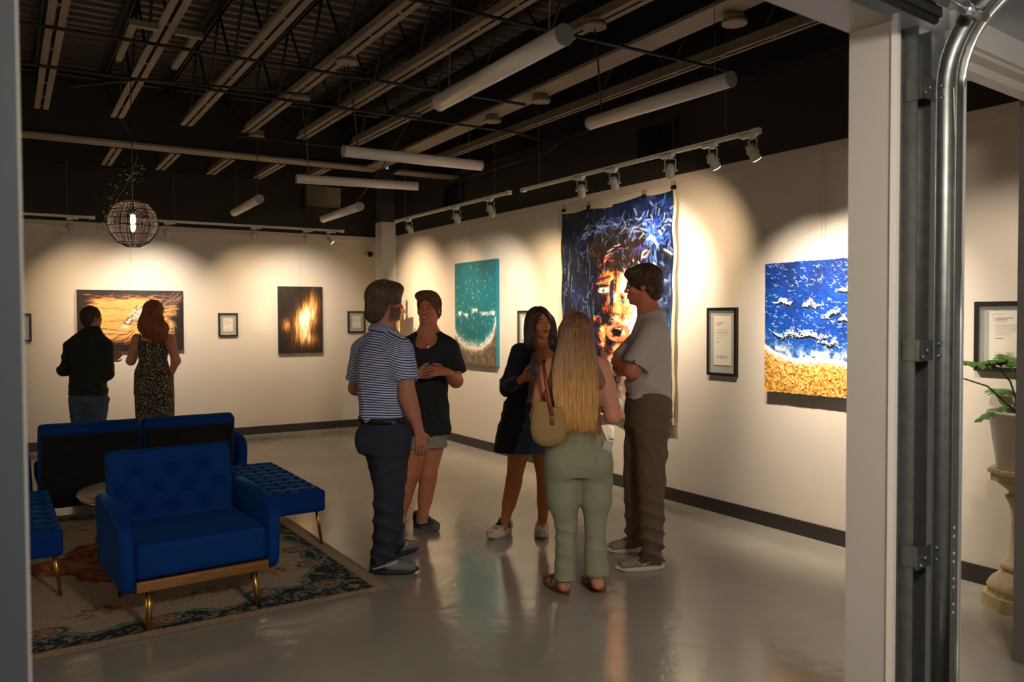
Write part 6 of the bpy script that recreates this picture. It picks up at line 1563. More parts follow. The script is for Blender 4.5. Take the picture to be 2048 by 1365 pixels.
g.loft([(*(0.092, -0.015, 1.064)[:2], 1.045, .126, .098, yb), (*(0.103, -0.013, 1.158)[:2], 1.14, .130, .108, yb), (*(0.122, -0.010, 1.273)[:2], 1.26, .142, .122, yb), (*(0.129, -0.008, 1.346)[:2], 1.32, .15, .108, yb), (*(0.137, -0.007, 1.382)[:2], 1.36, .11, .08, yb)], .03)
g.ell(Pm(.0, .075, -.215), (.075, .09, .095), R, .008, 'sub')
cloth(g, 'tank_top', mat('grey_rib_knit', (122, 122, 130), .8, bump=.3, bscale=200, stretch=(1, 1, .1)), t, [((1, .2, .7), .07, .003, 1.1)])
g = Vol((-.34, -.34, .60), (.36, .36, 1.06), .0045)
g.loft([(*(0.068, -0.036, 0.664)[:2], .645, .205, .158, yb), (*(0.077, -0.022, 0.832)[:2], .81, .185, .145, yb), (*(0.084, -0.018, 0.959)[:2], .94, .155, .118, yb), (*(0.088, -0.017, 1.013)[:2], 1.00, .135, .104, yb)], .02)
cloth(g, 'denim_skirt', denim('blue_denim', (54, 68, 94), .28, 50), t, [((1, .3, .1), .14, .005, .6)])
g = Vol((-.42, -.44, .60), (.48, .36, 1.45), .0045)
g.loft([(*(0.040, -0.007, 0.659)[:2], .645, .245, .165, yb), (*(0.048, -0.002, 0.830)[:2], .81, .225, .16, yb), (*(0.071, 0.004, 1.029)[:2], 1.01, .185, .14, yb), (*(0.108, 0.009, 1.210)[:2], 1.19, .17, .13, yb), (*(0.126, 0.002, 1.331)[:2], 1.31, .175, .12, yb), (*(0.137, 0.003, 1.381)[:2], 1.37, .14, .10, yb), (*(0.141, 0.004, 1.403)[:2], 1.40, .09, .08, yb)], .05)
fd = np.array((.35, -.94, 0)); 
g.loft([(*(np.array((0.090, -0.026, 0.662)[:2])+fd[:2]*.17+v3(.02, 0)), .62, .155, .235, yb), (*(np.array((0.092, -0.017, 1.013)[:2])+fd[:2]*.17+v3(.02, 0)), 1.0, .115, .20, yb), (*(np.array((0.133, -0.009, 1.302)[:2])+fd[:2]*.16), 1.28, .105, .17, yb), (*(np.array((0.140, -0.006, 1.411)[:2])+fd[:2]*.12), 1.42, .085, .14, yb)], .01, 'sub')
traps(g, (0.141, 0.014, 1.410), (-0.009, -0.037, 1.358), (0.288, 0.053, 1.353), .05, .052)
g.ell(Pm(0, .06, -.19), (.085, .11, .10), R, .01, 'sub')
g.chain([(-0.009, -0.037, 1.362), (-0.092, -0.064, 1.105), (-0.004, -0.212, 1.173)], [.062, .060, .043], .02); g.chain([(0.288, 0.053, 1.357), (0.320, -0.015, 1.084), (0.207, -0.183, 1.142)], [.062, .058, .043], .02); g.cut((-0.004, -0.222, 1.174), (.6, -.7, .2), .06)
cloth(g, 'cardigan', mat('black_cardigan', (24, 26, 28), .9, noise=.5, nscale=260, bump=.4, bscale=160, sheen=.15), t, [((1, .3, .12), .12, .009, .9), ((.8, .2, .6), .07, .005, 1.3)])
def chunky(L):
    x, y, z = L.T; c = np.tile(nlin((196, 184, 168)), (len(L), 1)); n_ = np.sin(y*60+z*50)+np.sin(x*70-y*35+1); c[n_ > .9] = nlin((40, 36, 36)); c[(n_ < -1.1)] = nlin((196, 116, 52)); c[z > .115] = nlin((36, 32, 32)); return c
SN3 = dict(fn=chunky, sole=mat('cream_sole', (190, 176, 156), .6, noise=.3, nscale=18), lace=mat('black_lace', (26, 24, 24), .7))
shoe(t, (-0.072, 0.179, 0.0), (-0.231, -0.038, 0.0), .27, 'chunky', SN3); shoe(t, (0.167, 0.233, 0.0), (0.143, -0.122, 0.0), .27, 'chunky', SN3)
c_ = cup((0, 0, 0), 'clear tumbler held at chest height by the dark-haired woman', col=(150, 110, 90), r=.031, hgt=.07, fill=.03); c_.matrix_world = t.matrix_basis @ Matrix.Translation(v3(*(0.091, -0.341, 1.210)))

# ---- long-haired blonde woman from behind
t = person('woman with very long straight blonde hair in sage green jeans, seen from behind', (2.806, 3.768, 0.0), YW)
rt = v3(.99, .12, 0); yb = math.atan2(rt[1], rt[0])
g = Vol((-.36, -.24, 0.02), (.36, .42, 1.64), .0045)
g.loft([(*(-0.001, -0.024, 0.739)[:2], .72, .17, .13, yb), (*(0.000, -0.021, 0.869)[:2], .85, .15, .12, yb), (*(-0.008, -0.016, 1.043)[:2], 1.03, .125, .095, yb), (*(-0.013, -0.011, 1.216)[:2], 1.20, .145, .10, yb), (*(-0.013, -0.008, 1.332)[:2], 1.32, .155, .095, yb), (*(-0.013, -0.007, 1.375)[:2], 1.365, .10, .07, yb)], .045)
O = (-0.012, -0.003, 1.500); R = frame((-.15, .98, .02)); s_ = .97; Pm = head(g, O, R, s_, fem=True, jaw=.92); g.cone((-0.012, -0.005, 1.448), (-0.013, -0.007, 1.349), .048, .055, .03); traps(g, (-0.012, -0.006, 1.396), (-0.166, -0.008, 1.315), (0.141, -0.008, 1.314), .045, .05)
sL, eL, wL = (-0.166, -0.008, 1.315), (-0.231, -0.036, 1.040), (-0.182, 0.186, 1.110); sR, eR, wR = (0.141, -0.008, 1.314), (0.198, -0.036, 1.038), (0.165, 0.186, 1.109)
for (a, b_, c_) in ((sL, eL, wL), (sR, eR, wR)): g.chain([a, b_, c_], [.052, .043, .026], .03); g.cone(v3(*a)*.6+v3(*b_)*.4, v3(*a)*.3+v3(*b_)*.7, .055, .050, .03)
hand(g, wL, (.6, .7, .2), (.2, .2, -.9), 1, curl=.5, s=.88); hand(g, wR, (-.6, .7, .2), (-.2, .2, -.9), -1, curl=.5, s=.88)
g.chain([(-0.093, -0.026, 0.667), (-0.074, -0.033, 0.407), (-0.078, -0.043, 0.071)], [.07, .040, .032], .03); g.chain([(0.098, -0.026, 0.666), (0.099, -0.033, 0.406), (0.104, -0.042, 0.088)], [.07, .040, .032], .03)
g.cone((-0.085, -0.063, 0.060), (-0.105, 0.100, 0.0), .034, .026, .02); g.cone((0.111, -0.063, 0.071), (0.107, 0.134, 0.0), .034, .026, .02)
V, F = g.mesh(); np_mesh('body', V, F, M_SKIN, t, colr=skin_col(V, (204, 138, 112), O=O, R=R, s=s_, lips=(150, 70, 66), brow=(110, 80, 56)))
face_parts(Pm, R, s_, t, (80, 100, 110))
# hair falls straight to the waist
g = Vol((-.30, -.30, .92), (.26, .26, 1.66), .0045); E = lambda c, r, k=.02, m='add': g.ell(Pm(*c), np.array(r)*s_, R, k, m)
E((0, -.018, .045), (.088, .108, .097))
hx = lambda px, py: (-0.012, -0.005, 1.419)[0]+(px-1151)*.00289
HZ_ = lambda py: 1.6-(py-634)*.002895
g.loft([(hx(1154, 0), -.155, HZ_(846), .080, .012, 0), (hx(1150, 0), -.150, HZ_(820), .112, .022, 0), (hx(1147, 0), -.140, HZ_(780), .125, .034, 0), (hx(1147, 0), -.125, HZ_(740), .128, .045, 0), (hx(1149, 0), -.095, HZ_(710), .118, .060, 0), (hx(1151, 0), -.060, HZ_(680), .102, .080, 0), (hx(1151, 0), -.03, HZ_(655), .090, .085, 0)], .04)
E((0, .120, -.045), (.066, .085, .11), .012, 'sub')
hair_obj(g, t, (206, 154, 90), 4, 8000, .26, .0032, lambda p, n: np.array((0, 0, -1.0))+np.clip((1.55-p[:, 2:3])*2, 0, 1)*0+(p[:, :1]-hx(1151, 0))*np.array((.9, 0, 0))*np.clip((p[:, 2:3]-1.3)*6, 0, 1), waves=[((1, .1, .01), .022, .004, .35), ((1, 0, .02), .05, .004, .5)], jitter=.035, wave=.0015, dark=.55, seg=9, zfree=1.02, grad=(1.15, 1.52, (128, 88, 56)), keep=lambda V: (V[:, 2] > 1.10))
g = Vol((-.26, -.2, .94), (.26, .24, 1.40), .0045)
g.loft([(*(-0.005, -0.017, 0.991)[:2], .975, .146, .115, yb), (*(-0.011, -0.015, 1.086)[:2], 1.07, .140, .108, yb), (*(-0.013, -0.012, 1.187)[:2], 1.17, .150, .112, yb), (*(-0.013, -0.009, 1.289)[:2], 1.275, .150, .110, yb)], .02)
for q in (-1, 1): g.cone(v3((-0.013, -0.007, 1.355)[0]+q*.095, -.035, 1.36), v3((-0.013, -0.010, 1.245)[0]+q*.115, -.085, 1.24), .026, .05, .02)
cloth(g, 'tank_top', mat('mauve_jersey', (132, 92, 84), .85, noise=.08, nscale=200), t, [((.3, .2, 1), .06, .003, 1.2)])
g = Vol((-.32, -.30, .09), (.34, .30, 1.02), .0045)
g.chain([(-0.093, -0.025, 0.710), (-0.085, -0.029, 0.551), (-0.071, -0.033, 0.406), (-0.072, -0.037, 0.262), (-0.078, -0.043, 0.059)], [.110, .094, .064, .060, .070], .02); g.cut((-0.078, -0.042, 0.088), (-.12, 0, -1), .13)
g.chain([(0.098, -0.025, 0.710), (0.103, -0.029, 0.550), (0.097, -0.033, 0.406), (0.099, -0.037, 0.261), (0.107, -0.043, 0.073)], [.108, .090, .059, .062, .080], .02); g.cut((0.107, -0.041, 0.122), (0, 0, -1), .13)
g.loft([(*(0.002, -0.025, 0.695)[:2], .70, .185, .125, yb), (*(-0.000, -0.023, 0.782)[:2], .775, .205, .150, yb), (*(-0.003, -0.020, 0.884)[:2], .87, .182, .142, yb), (*(-0.008, -0.017, 0.991)[:2], .985, .142, .115, yb)], .02)
for q in (-1, 1): g.ell(v3((0.003, -0.023, 0.788)[0]+q*.090, -.075, .775), (.102, .095, .115), None, .025)
m_j = denim('sage_denim', (142, 144, 116), .07, 60)
cloth(g, 'jeans', m_j, t, [((.2, .1, 1), .075, .004, 1.1), ((.7, .2, 1), .10, .004, 1.3)], mask=lambda V: .3+.6*np.exp(-((V[:, 2]-.42)/.16)**2)+.5*np.exp(-((V[:, 2]-.68)/.05)**2))
b = MB(); rr = random.Random(5)
for (cx_, cy_, cz_, r_) in ((*(-0.078, -0.042, 0.088), .070), (*(0.107, -0.041, 0.122), .080)):
    for k in range(90): a = rr.uniform(0, 6.28); L_ = rr.uniform(.004, .014)*(4 if rr.random() < .05 else 1); p_ = v3(cx_+r_*math.cos(a), cy_+r_*math.sin(a), cz_+.004); b.tube([p_, p_+v3(rr.gauss(0, .003), rr.gauss(0, .003), -L_*.5), p_+v3(rr.gauss(0, .008), rr.gauss(0, .006), -L_)], .0006, 4)
o = b.build('frayed_hem', mat('frayed_thread', (160, 162, 130), .9), t); o['kind'] = 'stuff'
# back pockets, yoke seam and stitching, patch, phone
m_st = mat('stitching', (158, 160, 128), .8)
def on_back(px, pz, off=.004):
    """point on the seat of the jeans for a px offset from centre and height"""
    x = px; cxx = (0.003, -0.023, 0.788)[0]; q = 1 if x > cxx else -1; e1 = 1-((x-cxx-q*.090)/.102)**2-((pz-.775)/.115)**2; yb_ = -.075-.095*math.sqrt(max(e1, 0)) if e1 > 0 else 0
    a_ = np.interp(pz, [.70, .775, .87, .985], [.185, .205, .182, .142]); b_ = np.interp(pz, [.70, .775, .87, .985], [.125, .150, .142, .115]); e2 = 1-((x-cxx)/a_)**2; y2 = -b_*math.sqrt(max(e2, 0.0)); return v3(x, min(yb_, y2)-off, pz)
def pocket(pts, name='pocket'):
    b = MB(); P3 = []
    for a, c2 in zip(pts, pts[1:]+pts[:1]):
        for k in range(5): t_ = k/5; P3.append(on_back(a[0]*(1-t_)+c2[0]*t_, a[1]*(1-t_)+c2[1]*t_))
    b.tube(P3+[P3[0]], .0016, 5, cap=False)
    b.build('back_pocket', m_st, t)
xx = lambda px: (0.003, -0.023, 0.788)[0]+(px-1157)*.0029
zz = lambda py: 1.6-(py-634)*.0029
pocket([(xx(1090), zz(893)), (xx(1146), zz(897)), (xx(1146), zz(920)), (xx(1136), zz(938)), (xx(1094), zz(935))]); pocket([(xx(1183), zz(888)), (xx(1222), zz(884)), (xx(1224), zz(905)), (xx(1214), zz(930)), (xx(1195), zz(932))])
b = MB(); b.tube([on_back(xx(1162), z_) for z_ in np.linspace(.985, .73, 14)], .0016, 5); b.tube([on_back(x_, .905-.25*abs(x_-xx(1157))) for x_ in np.linspace(xx(1100), xx(1210), 15)], .0014, 5); b.build('seam_stitching', m_st, t)
b = MB(); b.bbox(on_back(xx(1194), zz(856), .010), (.040, .004, .045), .002, (0, .25, .35)); b.build('leather_patch', mat('tan_patch', (150, 80, 40), .6), t)
ph = tag(MB().bbox((0, 0, 0), (.060, .009, .12), .004, seg=2).build('smartphone', [mat('phone_case', (196, 186, 184), .35)]), 'pale smartphone sticking out of the back pocket of the sage jeans', 'phone'); ph.matrix_world = t.matrix_basis @ Matrix.Translation(on_back(xx(1208), zz(893), -.012)) @ Matrix.Rotation(.18, 4, 'Y') @ Matrix.Rotation(.40, 4, 'Z') @ Matrix.Rotation(.25, 4, 'X')
def clog(L):
    x, y, z = L.T; c = np.tile(nlin((128, 88, 40)), (len(L), 1)); w_ = np.sin(x*260+np.sin(y*200)*2)*np.sin(y*240); c[w_ > .2] = nlin((170, 128, 60)); c[w_ < -.4] = nlin((70, 44, 22)); return c
SN4 = dict(fn=clog, sole=mat('brown_clog_sole', (118, 66, 32), .5), lace=None)
shoe(t, (-0.062, -0.049, 0.0), (-0.196, 0.202, 0.0), .25, 'clog', SN4); shoe(t, (0.150, -0.017, 0.0), (0.043, 0.228, 0.0), .25, 'clog', SN4)
# woven shoulder bag
BX = (-0.177, -0.176, 1.020)
bag = thing('shoulder_bag', 'woven straw shoulder bag with brown leather strap hanging at the blonde woman\'s left side', 'bag', (0, 0, 0)); bag.matrix_world = t.matrix_basis @ Matrix.Translation(BX)
g = Vol((-.16, -.12, -.17), (.16, .12, .17), .004)
g.loft([(0, 0, -.135, .030, .02, 0), (0, 0, -.120, .070, .040, 0), (0, 0, -.085, .094, .055, 0), (0, 0, -.03, .104, .058, 0), (0, 0, .03, .096, .045, 0), (-.005, 0, .085, .078, .022, 0), (-.008, 0, .12, .052, .014, 0)], .01, rnd=.012)
g.ell((.05, 0, .155), (.07, .1, .072), None, .01, 'sub'); g.ell((-.0, 0, .135), (.03, .012, .05), None, .004, 'sub')
V, F = g.mesh(); N = vnormals(V, F); V = V+N*(.0022*np.sin(V[:, 0]*2*PI/.011+np.sin(V[:, 2]*2*PI/.018)*1.2)*np.sin(V[:, 2]*2*PI/.009))[:, None]
cc = nlin((186, 152, 96))*(.78+.3*np.sin(V[:, 0]*2*PI/.011)*np.sin(V[:, 2]*2*PI/.009))[:, None]
np_mesh('woven_body', V, F, mat('woven_straw', None, .8, attr='Col', bump=.5, bscale=240), bag, colr=cc)
m_l = mat('brown_leather', (128, 52, 22), .45)
b = MB(); b.tube([(.018, -.052, .045), (.004, -.035, .12), (-.012, -.03, .20), (-.022, -.02, .28), (-.026, .05, .325), (-.022, .11, .345), (-.014, .15, .31), (-.008, .12, .20), (-.02, .045, .10)], .0105, 8, flat=.22, up=(0, 1, 0)); b.build('leather_strap', m_l, bag)
MB().bbox((.018, -.058, .012), (.024, .005, .04), .002).build('leather_tab', m_l, bag); b = MB(); b.tube([(.018+.016*math.cos(a), -.060, .047+.012*math.sin(a)) for a in [k*PI/10 for k in range(21)]], .0018, 6); b.build('ring', M_BRASS, bag)

# ---- tall young man in the pale polo, arms folded, in profile
t = person('tall brown-haired young man in a pale polo and brown trousers, arms folded, in profile', (3.432, 3.895, 0.0), YW)
rt = v3(.2, .97, 0); yb = math.atan2(rt[1], rt[0]); fd = v3(-.97, .2, 0)
g = Vol((-.36, -.34, 0.02), (.30, .50, 2.0), .0036)
g.loft([(*(0.022, -0.021, 0.862)[:2], .90, .11, .085, yb), (*(0.020, -0.016, 1.020)[:2], 1.00, .12, .09, yb), (*(0.024, -0.010, 1.242)[:2], 1.22, .155, .115, yb), (*(0.028, -0.005, 1.432)[:2], 1.41, .175, .115, yb), (*(0.031, -0.002, 1.542)[:2], 1.53, .165, .10, yb), (*(0.032, -0.000, 1.606)[:2], 1.59, .085, .075, yb)], .045)
O = (-0.015, 0.005, 1.802); R = frame((-.96, .24, -.10)); s_ = 1.02; Pm = head(g, O, R, s_, jaw=1.0)
g.cone((0.004, 0.003, 1.723), (0.028, -0.001, 1.590), .060, .070, .03)
sL, eL, wL = (0.022, -0.163, 1.516), (-0.113, -0.209, 1.280), (-0.185, -0.008, 1.331); sR, eR, wR = (0.032, 0.157, 1.511), (-0.123, 0.190, 1.268), (-0.099, -0.069, 1.284)
g.chain([sL, eL, wL], [.056, .050, .031], .02); g.chain([sR, eR, wR], [.056, .048, .030], .02)
traps(g, (0.029, 0.001, 1.640), sR, sL, .055, .052)
hand(g, wL, (-.05, 1, .1), (.9, .1, -.2), 1, curl=.35, s=1.0); hand(g, wR, (.55, -.75, .1), (.6, .5, 0), -1, curl=.4, s=1.0)
g.chain([(0.025, -0.096, 1.029), (0.020, -0.127, 0.628), (0.026, -0.111, 0.129)], [.075, .055, .030], .03); g.chain([(0.022, 0.053, 1.012), (-0.043, 0.131, 0.578), (-0.004, 0.299, 0.121)], [.07, .055, .030], .03)
V, F = g.mesh(); np_mesh('body', V, F, M_SKIN, t, colr=skin_col(V, (178, 106, 80), O=O, R=R, s=s_, lips=(160, 78, 66), brow=(60, 38, 26), cheeks=.25))
face_parts(Pm, R, s_, t, (60, 44, 32))
g = Vol(v3(*O)-.2, v3(*O)+.22, .0045); E = lambda c, r, k=.02, m='add': g.ell(Pm(*c), np.array(r)*s_, R, k, m)
E((0, -.018, .042), (.086, .110, .096)); E((0, .056, .080), (.064, .044, .036)); E((0, -.068, -.03), (.070, .052, .065))
E((0, .137, -.006), (.080, .088, .092), .010, 'sub'); E((0, .035, -.095), (.11, .088, .085), .01, 'sub')
hair_obj(g, t, (72, 46, 32), 5, 5200, .055, .0036, lambda p, n: unit(R[:, 1])*(.6*np.sign((p-v3(*O))@R[:, 1]+.02))[:, None]+np.array((0, 0, -.8)), waves=[((.3, 1, .5), .03, .0025, 1.5)], jitter=.25, wave=.002, dark=.38)
g = Vol((-.36, -.38, 1.04), (.30, .40, 1.70), .0045)
sleeve(g, (0.025, -0.163, 1.504), (-0.119, -0.210, 1.262), (-0.100, -0.204, 1.307), .078, .092); sleeve(g, (0.032, 0.157, 1.498), (-0.139, 0.191, 1.301), (-0.126, 0.192, 1.320), .074, .08)
g.loft([(*(0.020, -0.013, 1.128)[:2], 1.10, .180, .148, yb), (*(0.011, -0.012, 1.194)[:2], 1.17, .185, .150, yb), (*(0.030, -0.009, 1.289)[:2], 1.27, .18, .137, yb), (*(0.034, -0.006, 1.400)[:2], 1.38, .192, .132, yb), (*(0.034, -0.003, 1.511)[:2], 1.50, .188, .124, yb), (*(0.038, -0.001, 1.574)[:2], 1.56, .13, .105, yb), (*(0.035, -0.000, 1.615)[:2], 1.60, .082, .082, yb)], .05, rnd=.006)
traps(g, (0.032, 0.000, 1.621), (0.025, -0.163, 1.516), (0.036, 0.157, 1.511), .066, .066)

m_p = mat('pale_polo', (172, 160, 152), .85, noise=.05, nscale=120, bump=.12, bscale=300)
collar(t, m_p, (0.032, -0.001, 1.580), .072, .094, .048, fd, .42, .45)
cloth(g, 'polo_shirt', m_p, t, [((.6, .2, .8), .11, .010, 1.2), ((-.8, .1, .5), .16, .009, 1.1), ((1, .2, .1), .08, .005, 1.0)], mask=lambda V: np.clip((1.56-V[:, 2])*2.6, 0.05, 1.1))
b = MB(); q = v3(*(-0.114, -0.293, 1.340)); b.tube([q+v3(.0075*math.cos(a), 0, .0075*math.sin(a)) for a in np.linspace(.7, 5.6, 12)], .0026, 6); b.build('sleeve_logo', mat('logo_navy', (40, 44, 96), .6), t)
MB().sphere(q+v3(.003, -.001, 0), .003, 8, 6).build('sleeve_logo_dot', mat('logo_red', (150, 30, 36), .6), t)
g = Vol((-.30, -.32, .05), (.28, .56, 1.16), .0045)
g.chain([(0.027, -0.086, 1.044), (0.017, -0.127, 0.628), (0.021, -0.124, 0.377), (0.026, -0.113, 0.067)], [.128, .090, .078, .074], .02); g.cut((0.023, -0.112, 0.092), (0, 0, -1), .14)
g.chain([(-0.004, 0.074, 1.026), (-0.036, 0.131, 0.578), (-0.011, 0.297, 0.044)], [.118, .084, .070], .02); g.cut((-0.007, 0.297, 0.064), (0, 0, -1), .14)
g.loft([(*(0.016, -0.019, 0.925)[:2], .92, .165, .135, yb), (*(0.017, -0.016, 1.036)[:2], 1.02, .172, .142, yb), (*(0.017, -0.013, 1.140)[:2], 1.125, .16, .13, yb)], .04)
cloth(g, 'trousers', denim('brown_trousers', (96, 76, 58), .07), t, [((.4, .2, 1), .09, .008, 1.3), ((-.6, .3, 1), .12, .007, 1.2), ((1, .3, .3), .07, .004, 1.2)], mask=lambda V: .5+.9*np.exp(-((V[:, 2]-.5)/.2)**2)+1.0*np.exp(-((V[:, 2]-.12)/.1)**2))
b = MB(); b.tube([((0.017, -0.013, 1.134)[0]+.137*math.cos(a), .168*math.sin(a), 1.115) for a in [k*PI/20 for k in range(41)]], .006, 6, flat=3, up=(0, 0, 1)); b.build('belt', mat('brown_belt', (84, 44, 28), .5), t)
def knit(L):
    x, y, z = L.T; c = np.tile(nlin((138, 124, 108)), (len(L), 1)); c[(np.sin(y*180)*np.sin(x*150+z*150) > .4)] = nlin((104, 92, 80)); st = np.abs(z-.04-np.clip(.15-y, 0, 1)*.45) < .007; c[st & (y < .14) & (y > .02)] = nlin((206, 200, 190)); return c
SN5 = dict(fn=knit, sole=mat('off_white_sole', (196, 186, 170), .55), lace=mat('black_lace_b', (24, 22, 22), .7))
shoe(t, (0.119, -0.001, 0.0), (-0.190, -0.049, 0.0), .31, 'sneaker', SN5); shoe(t, (0.105, 0.424, 0.0), (-0.173, 0.356, 0.0), .31, 'sneaker', SN5)

# ---- distant man in the dark denim jacket
t = person('grey-haired man in a dark jacket and jeans studying the amber painting', (0.769, 9.905, 0.0), YW)
rt = v3(.97, -.2, 0); yb = math.atan2(rt[1], rt[0])
g = Vol((-.42, -.3, 0.0), (.42, .42, 1.80), .006)
g.loft([(*(-0.003, -0.022, 0.844)[:2], .85, .12, .09, yb), (*(-0.003, -0.019, 0.953)[:2], .95, .14, .10, yb), (*(-0.001, -0.010, 1.280)[:2], 1.25, .18, .12, yb), (*(0.010, -0.005, 1.454)[:2], 1.45, .09, .07, yb)], .04)
O = (0.033, -0.001, 1.622); R = frame((.50, .86, .02)); Pm = head(g, O, R, 1.0, jaw=1.08); g.cone((0.032, -0.003, 1.551), (0.021, -0.006, 1.416), .062, .075, .03)
sL, eL, wL = (-0.208, 0.021, 1.334), (-0.308, 0.064, 1.069), (-0.316, 0.286, 1.146); sR, eR, wR = (0.199, -0.029, 1.334), (0.188, -0.017, 1.034), (0.138, 0.186, 1.149)
g.chain([sL, eL, wL], [.055, .048, .03], .02); g.chain([sR, eR, wR], [.055, .048, .03], .02); hand(g, wR, (.62, .35, .55), (-.55, .6, .2), -1, curl=.75, s=1.0); hand(g, wL, (.6, .7, .2), (.2, .2, -.9), 1, curl=.5)
V, F = g.mesh(); np_mesh('body', V, F, M_SKIN, t, colr=skin_col(V, (178, 112, 88), O=O, R=R, lips=(150, 74, 66), brow=(70, 60, 54))); face_parts(Pm, R, 1.0, t)
g = Vol(v3(*O)-.2, v3(*O)+.2, .005); E = lambda c, r, k=.02, m='add': g.ell(Pm(*c), r, R, k, m)
E((0, -.018, .040), (.081, .103, .093)); E((0, -.06, -.02), (.07, .05, .06)); E((0, .130, -.035), (.080, .082, .098), .010, 'sub'); E((0, .035, -.095), (.11, .088, .085), .01, 'sub')
hair_obj(g, t, (82, 66, 54), 6, 2600, .022, .003, lambda p, n: np.array((0, 0, -1.0))+unit(R[:, 1])*.3, jitter=.3, dark=.55)
g = Vol((-.44, -.34, .74), (.46, .44, 1.56), .006)
g.chain([(-0.208, 0.021, 1.323), (-0.319, 0.063, 1.047), (-0.306, 0.225, 1.115)], [.075, .070, .05], .02); g.chain([(0.199, -0.029, 1.323), (0.198, -0.038, 1.008), (0.152, 0.135, 1.107)], [.075, .072, .05], .02); traps(g, (0.027, -0.005, 1.486), (-0.208, 0.021, 1.334), (0.199, -0.029, 1.334), .07, .07); g.cut((0.147, 0.145, 1.118), (.2, .8, .4), .08)
g.loft([(*(-0.014, -0.024, 0.790)[:2], .79, .212, .17, yb), (*(-0.008, -0.019, 0.953)[:2], .95, .205, .16, yb), (*(-0.002, -0.013, 1.171)[:2], 1.15, .205, .155, yb), (*(-0.001, -0.009, 1.334)[:2], 1.32, .215, .145, yb), (*(0.010, -0.006, 1.421)[:2], 1.41, .17, .12, yb), (*(0.021, -0.005, 1.475)[:2], 1.475, .09, .085, yb)], .05, rnd=.008); g.cone((0.026, -0.005, 1.454), (0.032, -0.004, 1.497), .085, .078, .015)
cloth(g, 'jacket', mat('dark_washed_jacket', (34, 36, 30), .88, noise=.4, nscale=60, bump=.3, bscale=120), t, [((1, .2, .2), .14, .012, 1.0), ((.4, .2, 1), .12, .008, 1.2)])
b = MB(); rr = random.Random(2)
for k in range(16): x_ = -.02+k*.0155-.13; b.tube([(x_+.05, -.155+abs(x_)*.15, 1.395-.03*(k/16)+rr.uniform(-.004, .004)), (x_+.058, -.157+abs(x_)*.15, 1.402-.03*(k/16)+rr.uniform(-.01, .006))], .0028, 5)
b.build('back_lettering', mat('faded_print', (120, 112, 100), .8), t)
g = Vol((-.3, -.25, .03), (.3, .28, .95), .006)
for (a_, b_, c_) in (((-0.101, -0.025, 0.736), (-0.103, -0.033, 0.464), (-.11, .02, .08)), ((0.094, -0.025, 0.735), (0.082, -0.033, 0.463), (.08, .0, .08))): g.chain([a_, b_, c_], [.115, .088, .075], .02)
g.cut((0, 0, .06), (0, 0, -1), .45); g.loft([(*(-0.004, -0.025, 0.736)[:2], .72, .17, .13, yb), (*(-0.003, -0.021, 0.872)[:2], .88, .165, .13, yb)], .04)
cloth(g, 'jeans', denim('washed_blue_jeans', (66, 84, 104), .22, 30), t, [((.3, .2, 1), .09, .007, 1.2)])
SN6 = dict(fn=grey_sneak, sole=SN['sole'], lace=SN['lace'])
shoe(t, (-.12, -.06, 0), (-.15, .22, 0), .29, 'sneaker', SN6); shoe(t, (.08, -.08, 0), (.13, .2, 0), .29, 'sneaker', SN6)
c_ = cup((0, 0, 0), 'clear cup in the hand of the man in the dark jacket', col=(150, 140, 120), fill=.02); c_.matrix_world = t.matrix_basis @ Matrix.Translation(v3(*(0.120, 0.248, 1.219)))

# ---- distant woman in the patterned jumpsuit
t = person('woman with wavy auburn hair in a black speckled jumpsuit studying the amber painting', (1.294, 9.045, 0.0), YW)
rt = v3(.99, .1, 0); yb = math.atan2(rt[1], rt[0])
g = Vol((-.40, -.28, 0.0), (.40, .36, 1.84), .006)
g.loft([(*(-0.008, -0.019, 0.958)[:2], .95, .11, .08, yb), (*(-0.008, -0.017, 1.035)[:2], 1.03, .125, .09, yb), (*(-0.007, -0.012, 1.211)[:2], 1.19, .125, .095, yb), (*(-0.006, -0.008, 1.345)[:2], 1.33, .148, .10, yb), (*(-0.006, -0.006, 1.438)[:2], 1.42, .15, .09, yb), (*(-0.006, -0.004, 1.500)[:2], 1.48, .07, .06, yb)], .045)
O = (0.005, 0.000, 1.660); R = frame((-.1, .99, .0)); s_ = .98; Pm = head(g, O, R, s_, fem=True, jaw=.92); g.cone((-0.000, -0.001, 1.593), (-0.001, -0.005, 1.459), .048, .055, .03)
sL, eL, wL = (-0.171, -0.007, 1.408), (-0.220, -0.043, 1.182), (-0.265, 0.188, 1.223); sR, eR, wR = (0.169, -0.007, 1.406), (0.239, -0.033, 1.180), (0.152, 0.033, 1.021)
for (a, b_, c_) in ((sL, eL, wL), (sR, eR, wR)): g.chain([a, b_, c_], [.052, .043, .027], .03)
hand(g, wL, (.6, .7, .2), (.2, .2, -.9), 1, curl=.5, s=.9); hand(g, wR, (-.4, .2, -.9), (-.7, .2, .1), -1, curl=.3, s=.9)
V, F = g.mesh(); np_mesh('body', V, F, M_SKIN, t, colr=skin_col(V, (192, 130, 104), O=O, R=R, s=s_, lips=(160, 74, 70), brow=(90, 50, 30))); face_parts(Pm, R, s_, t, (70, 90, 70))
g = Vol(v3(*O)-v3(.26, .26, .34), v3(*O)+v3(.26, .26, .2), .005); E = lambda c, r, k=.03, m='add': g.ell(Pm(*c), np.array(r)*s_, R, k, m)
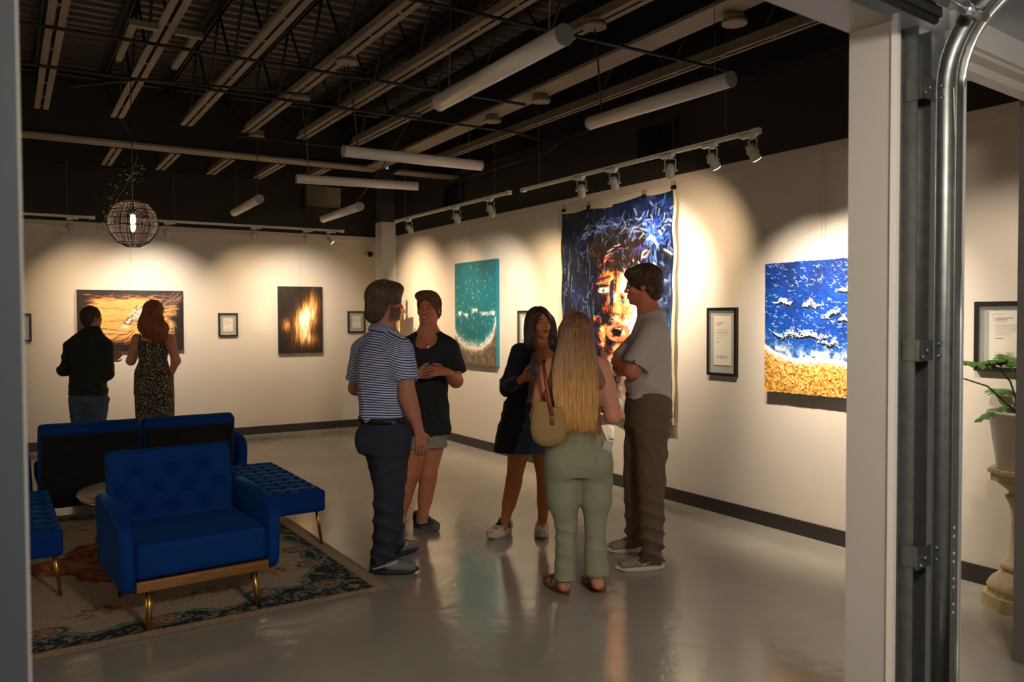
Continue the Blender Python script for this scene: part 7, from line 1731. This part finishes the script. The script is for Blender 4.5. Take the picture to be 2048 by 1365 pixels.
E((0, -.022, .045), (.094, .112, .102)); E((0, -.07, -.06), (.115, .06, .11)); E((.045, -.09, -.15), (.125, .050, .095)); E((-.07, -.085, -.12), (.06, .045, .08)); E((.07, -.095, -.23), (.075, .035, .07)); E((-.02, -.09, -.20), (.06, .035, .05)); E((0, .12, -.03), (.07, .09, .11), .012, 'sub')
hair_obj(g, t, (150, 80, 40), 7, 4200, .12, .0046, lambda p, n: np.array((0, 0, -1.0))+R[:, 0]*np.sin(p[:, 2:3]*70+p[:, :1]*30)*.8, waves=[((1, .2, .5), .055, .013, 1.4), ((.2, .1, 1), .07, .012, 1.8)], jitter=.2, wave=.012, dark=.5, seg=6)
def speck_mat():
    m, nt, b = new_mat('speckled_black_fabric'); b.inputs['Roughness'].default_value = .8; tc = nt.nodes.new('ShaderNodeTexCoord'); v = nt.nodes.new('ShaderNodeTexVoronoi'); v.inputs['Scale'].default_value = 78
    nt.links.new(tc.outputs['Object'], v.inputs['Vector']); cr = nt.nodes.new('ShaderNodeValToRGB'); cr.color_ramp.interpolation = 'CONSTANT'; e = cr.color_ramp.elements; e[0].color = (*lin((188, 172, 132)), 1); e[1].position = .36; e[1].color = (*lin((22, 18, 18)), 1)
    nt.links.new(v.outputs['Distance'], cr.inputs[0]); nt.links.new(cr.outputs[0], b.inputs['Base Color']); return m
g = Vol((-.34, -.28, .02), (.34, .30, 1.44), .006)
g.loft([(*(-0.008, -0.023, 0.829)[:2], .84, .185, .125, yb), (*(-0.008, -0.019, 0.958)[:2], .97, .186, .135, yb), (*(-0.007, -0.016, 1.077)[:2], 1.08, .172, .13, yb), (*(-0.007, -0.012, 1.211)[:2], 1.19, .140, .108, yb), (*(-0.006, -0.009, 1.319)[:2], 1.31, .155, .112, yb), (*(-0.006, -0.007, 1.397)[:2], 1.385, .150, .11, yb)], .05)
for q in (-1, 1): g.loft([(q*.095, 0, .03, .115, .10, 0), (q*.092, 0, .5, .100, .095, 0), (q*.088, 0, .85, .112, .12, 0), (q*.07, 0, 1.05, .12, .13, 0)], .02)
cloth(g, 'jumpsuit', speck_mat(), t, [((1, .2, .15), .12, .006, .9)])
b = MB()
for q in (-1, 1): b.tube([v3(q*.10+.0, -.100, 1.375), v3(q*.112-.0, -.06, 1.46), v3(q*.11, .0, 1.485), v3(q*.10, .06, 1.44)], .005, 6)
b.build('shoulder_strap', mat('black_strap', (20, 18, 18), .7), t)
SN7 = dict(fn=lambda L: np.tile(nlin((30, 26, 26)), (len(L), 1)), sole=SN['sole'], lace=SN['lace'])
shoe(t, (-.10, -.05, 0), (-.11, .19, 0), .25, 'sneaker', SN7); shoe(t, (.10, -.05, 0), (.11, .19, 0), .25, 'sneaker', SN7)
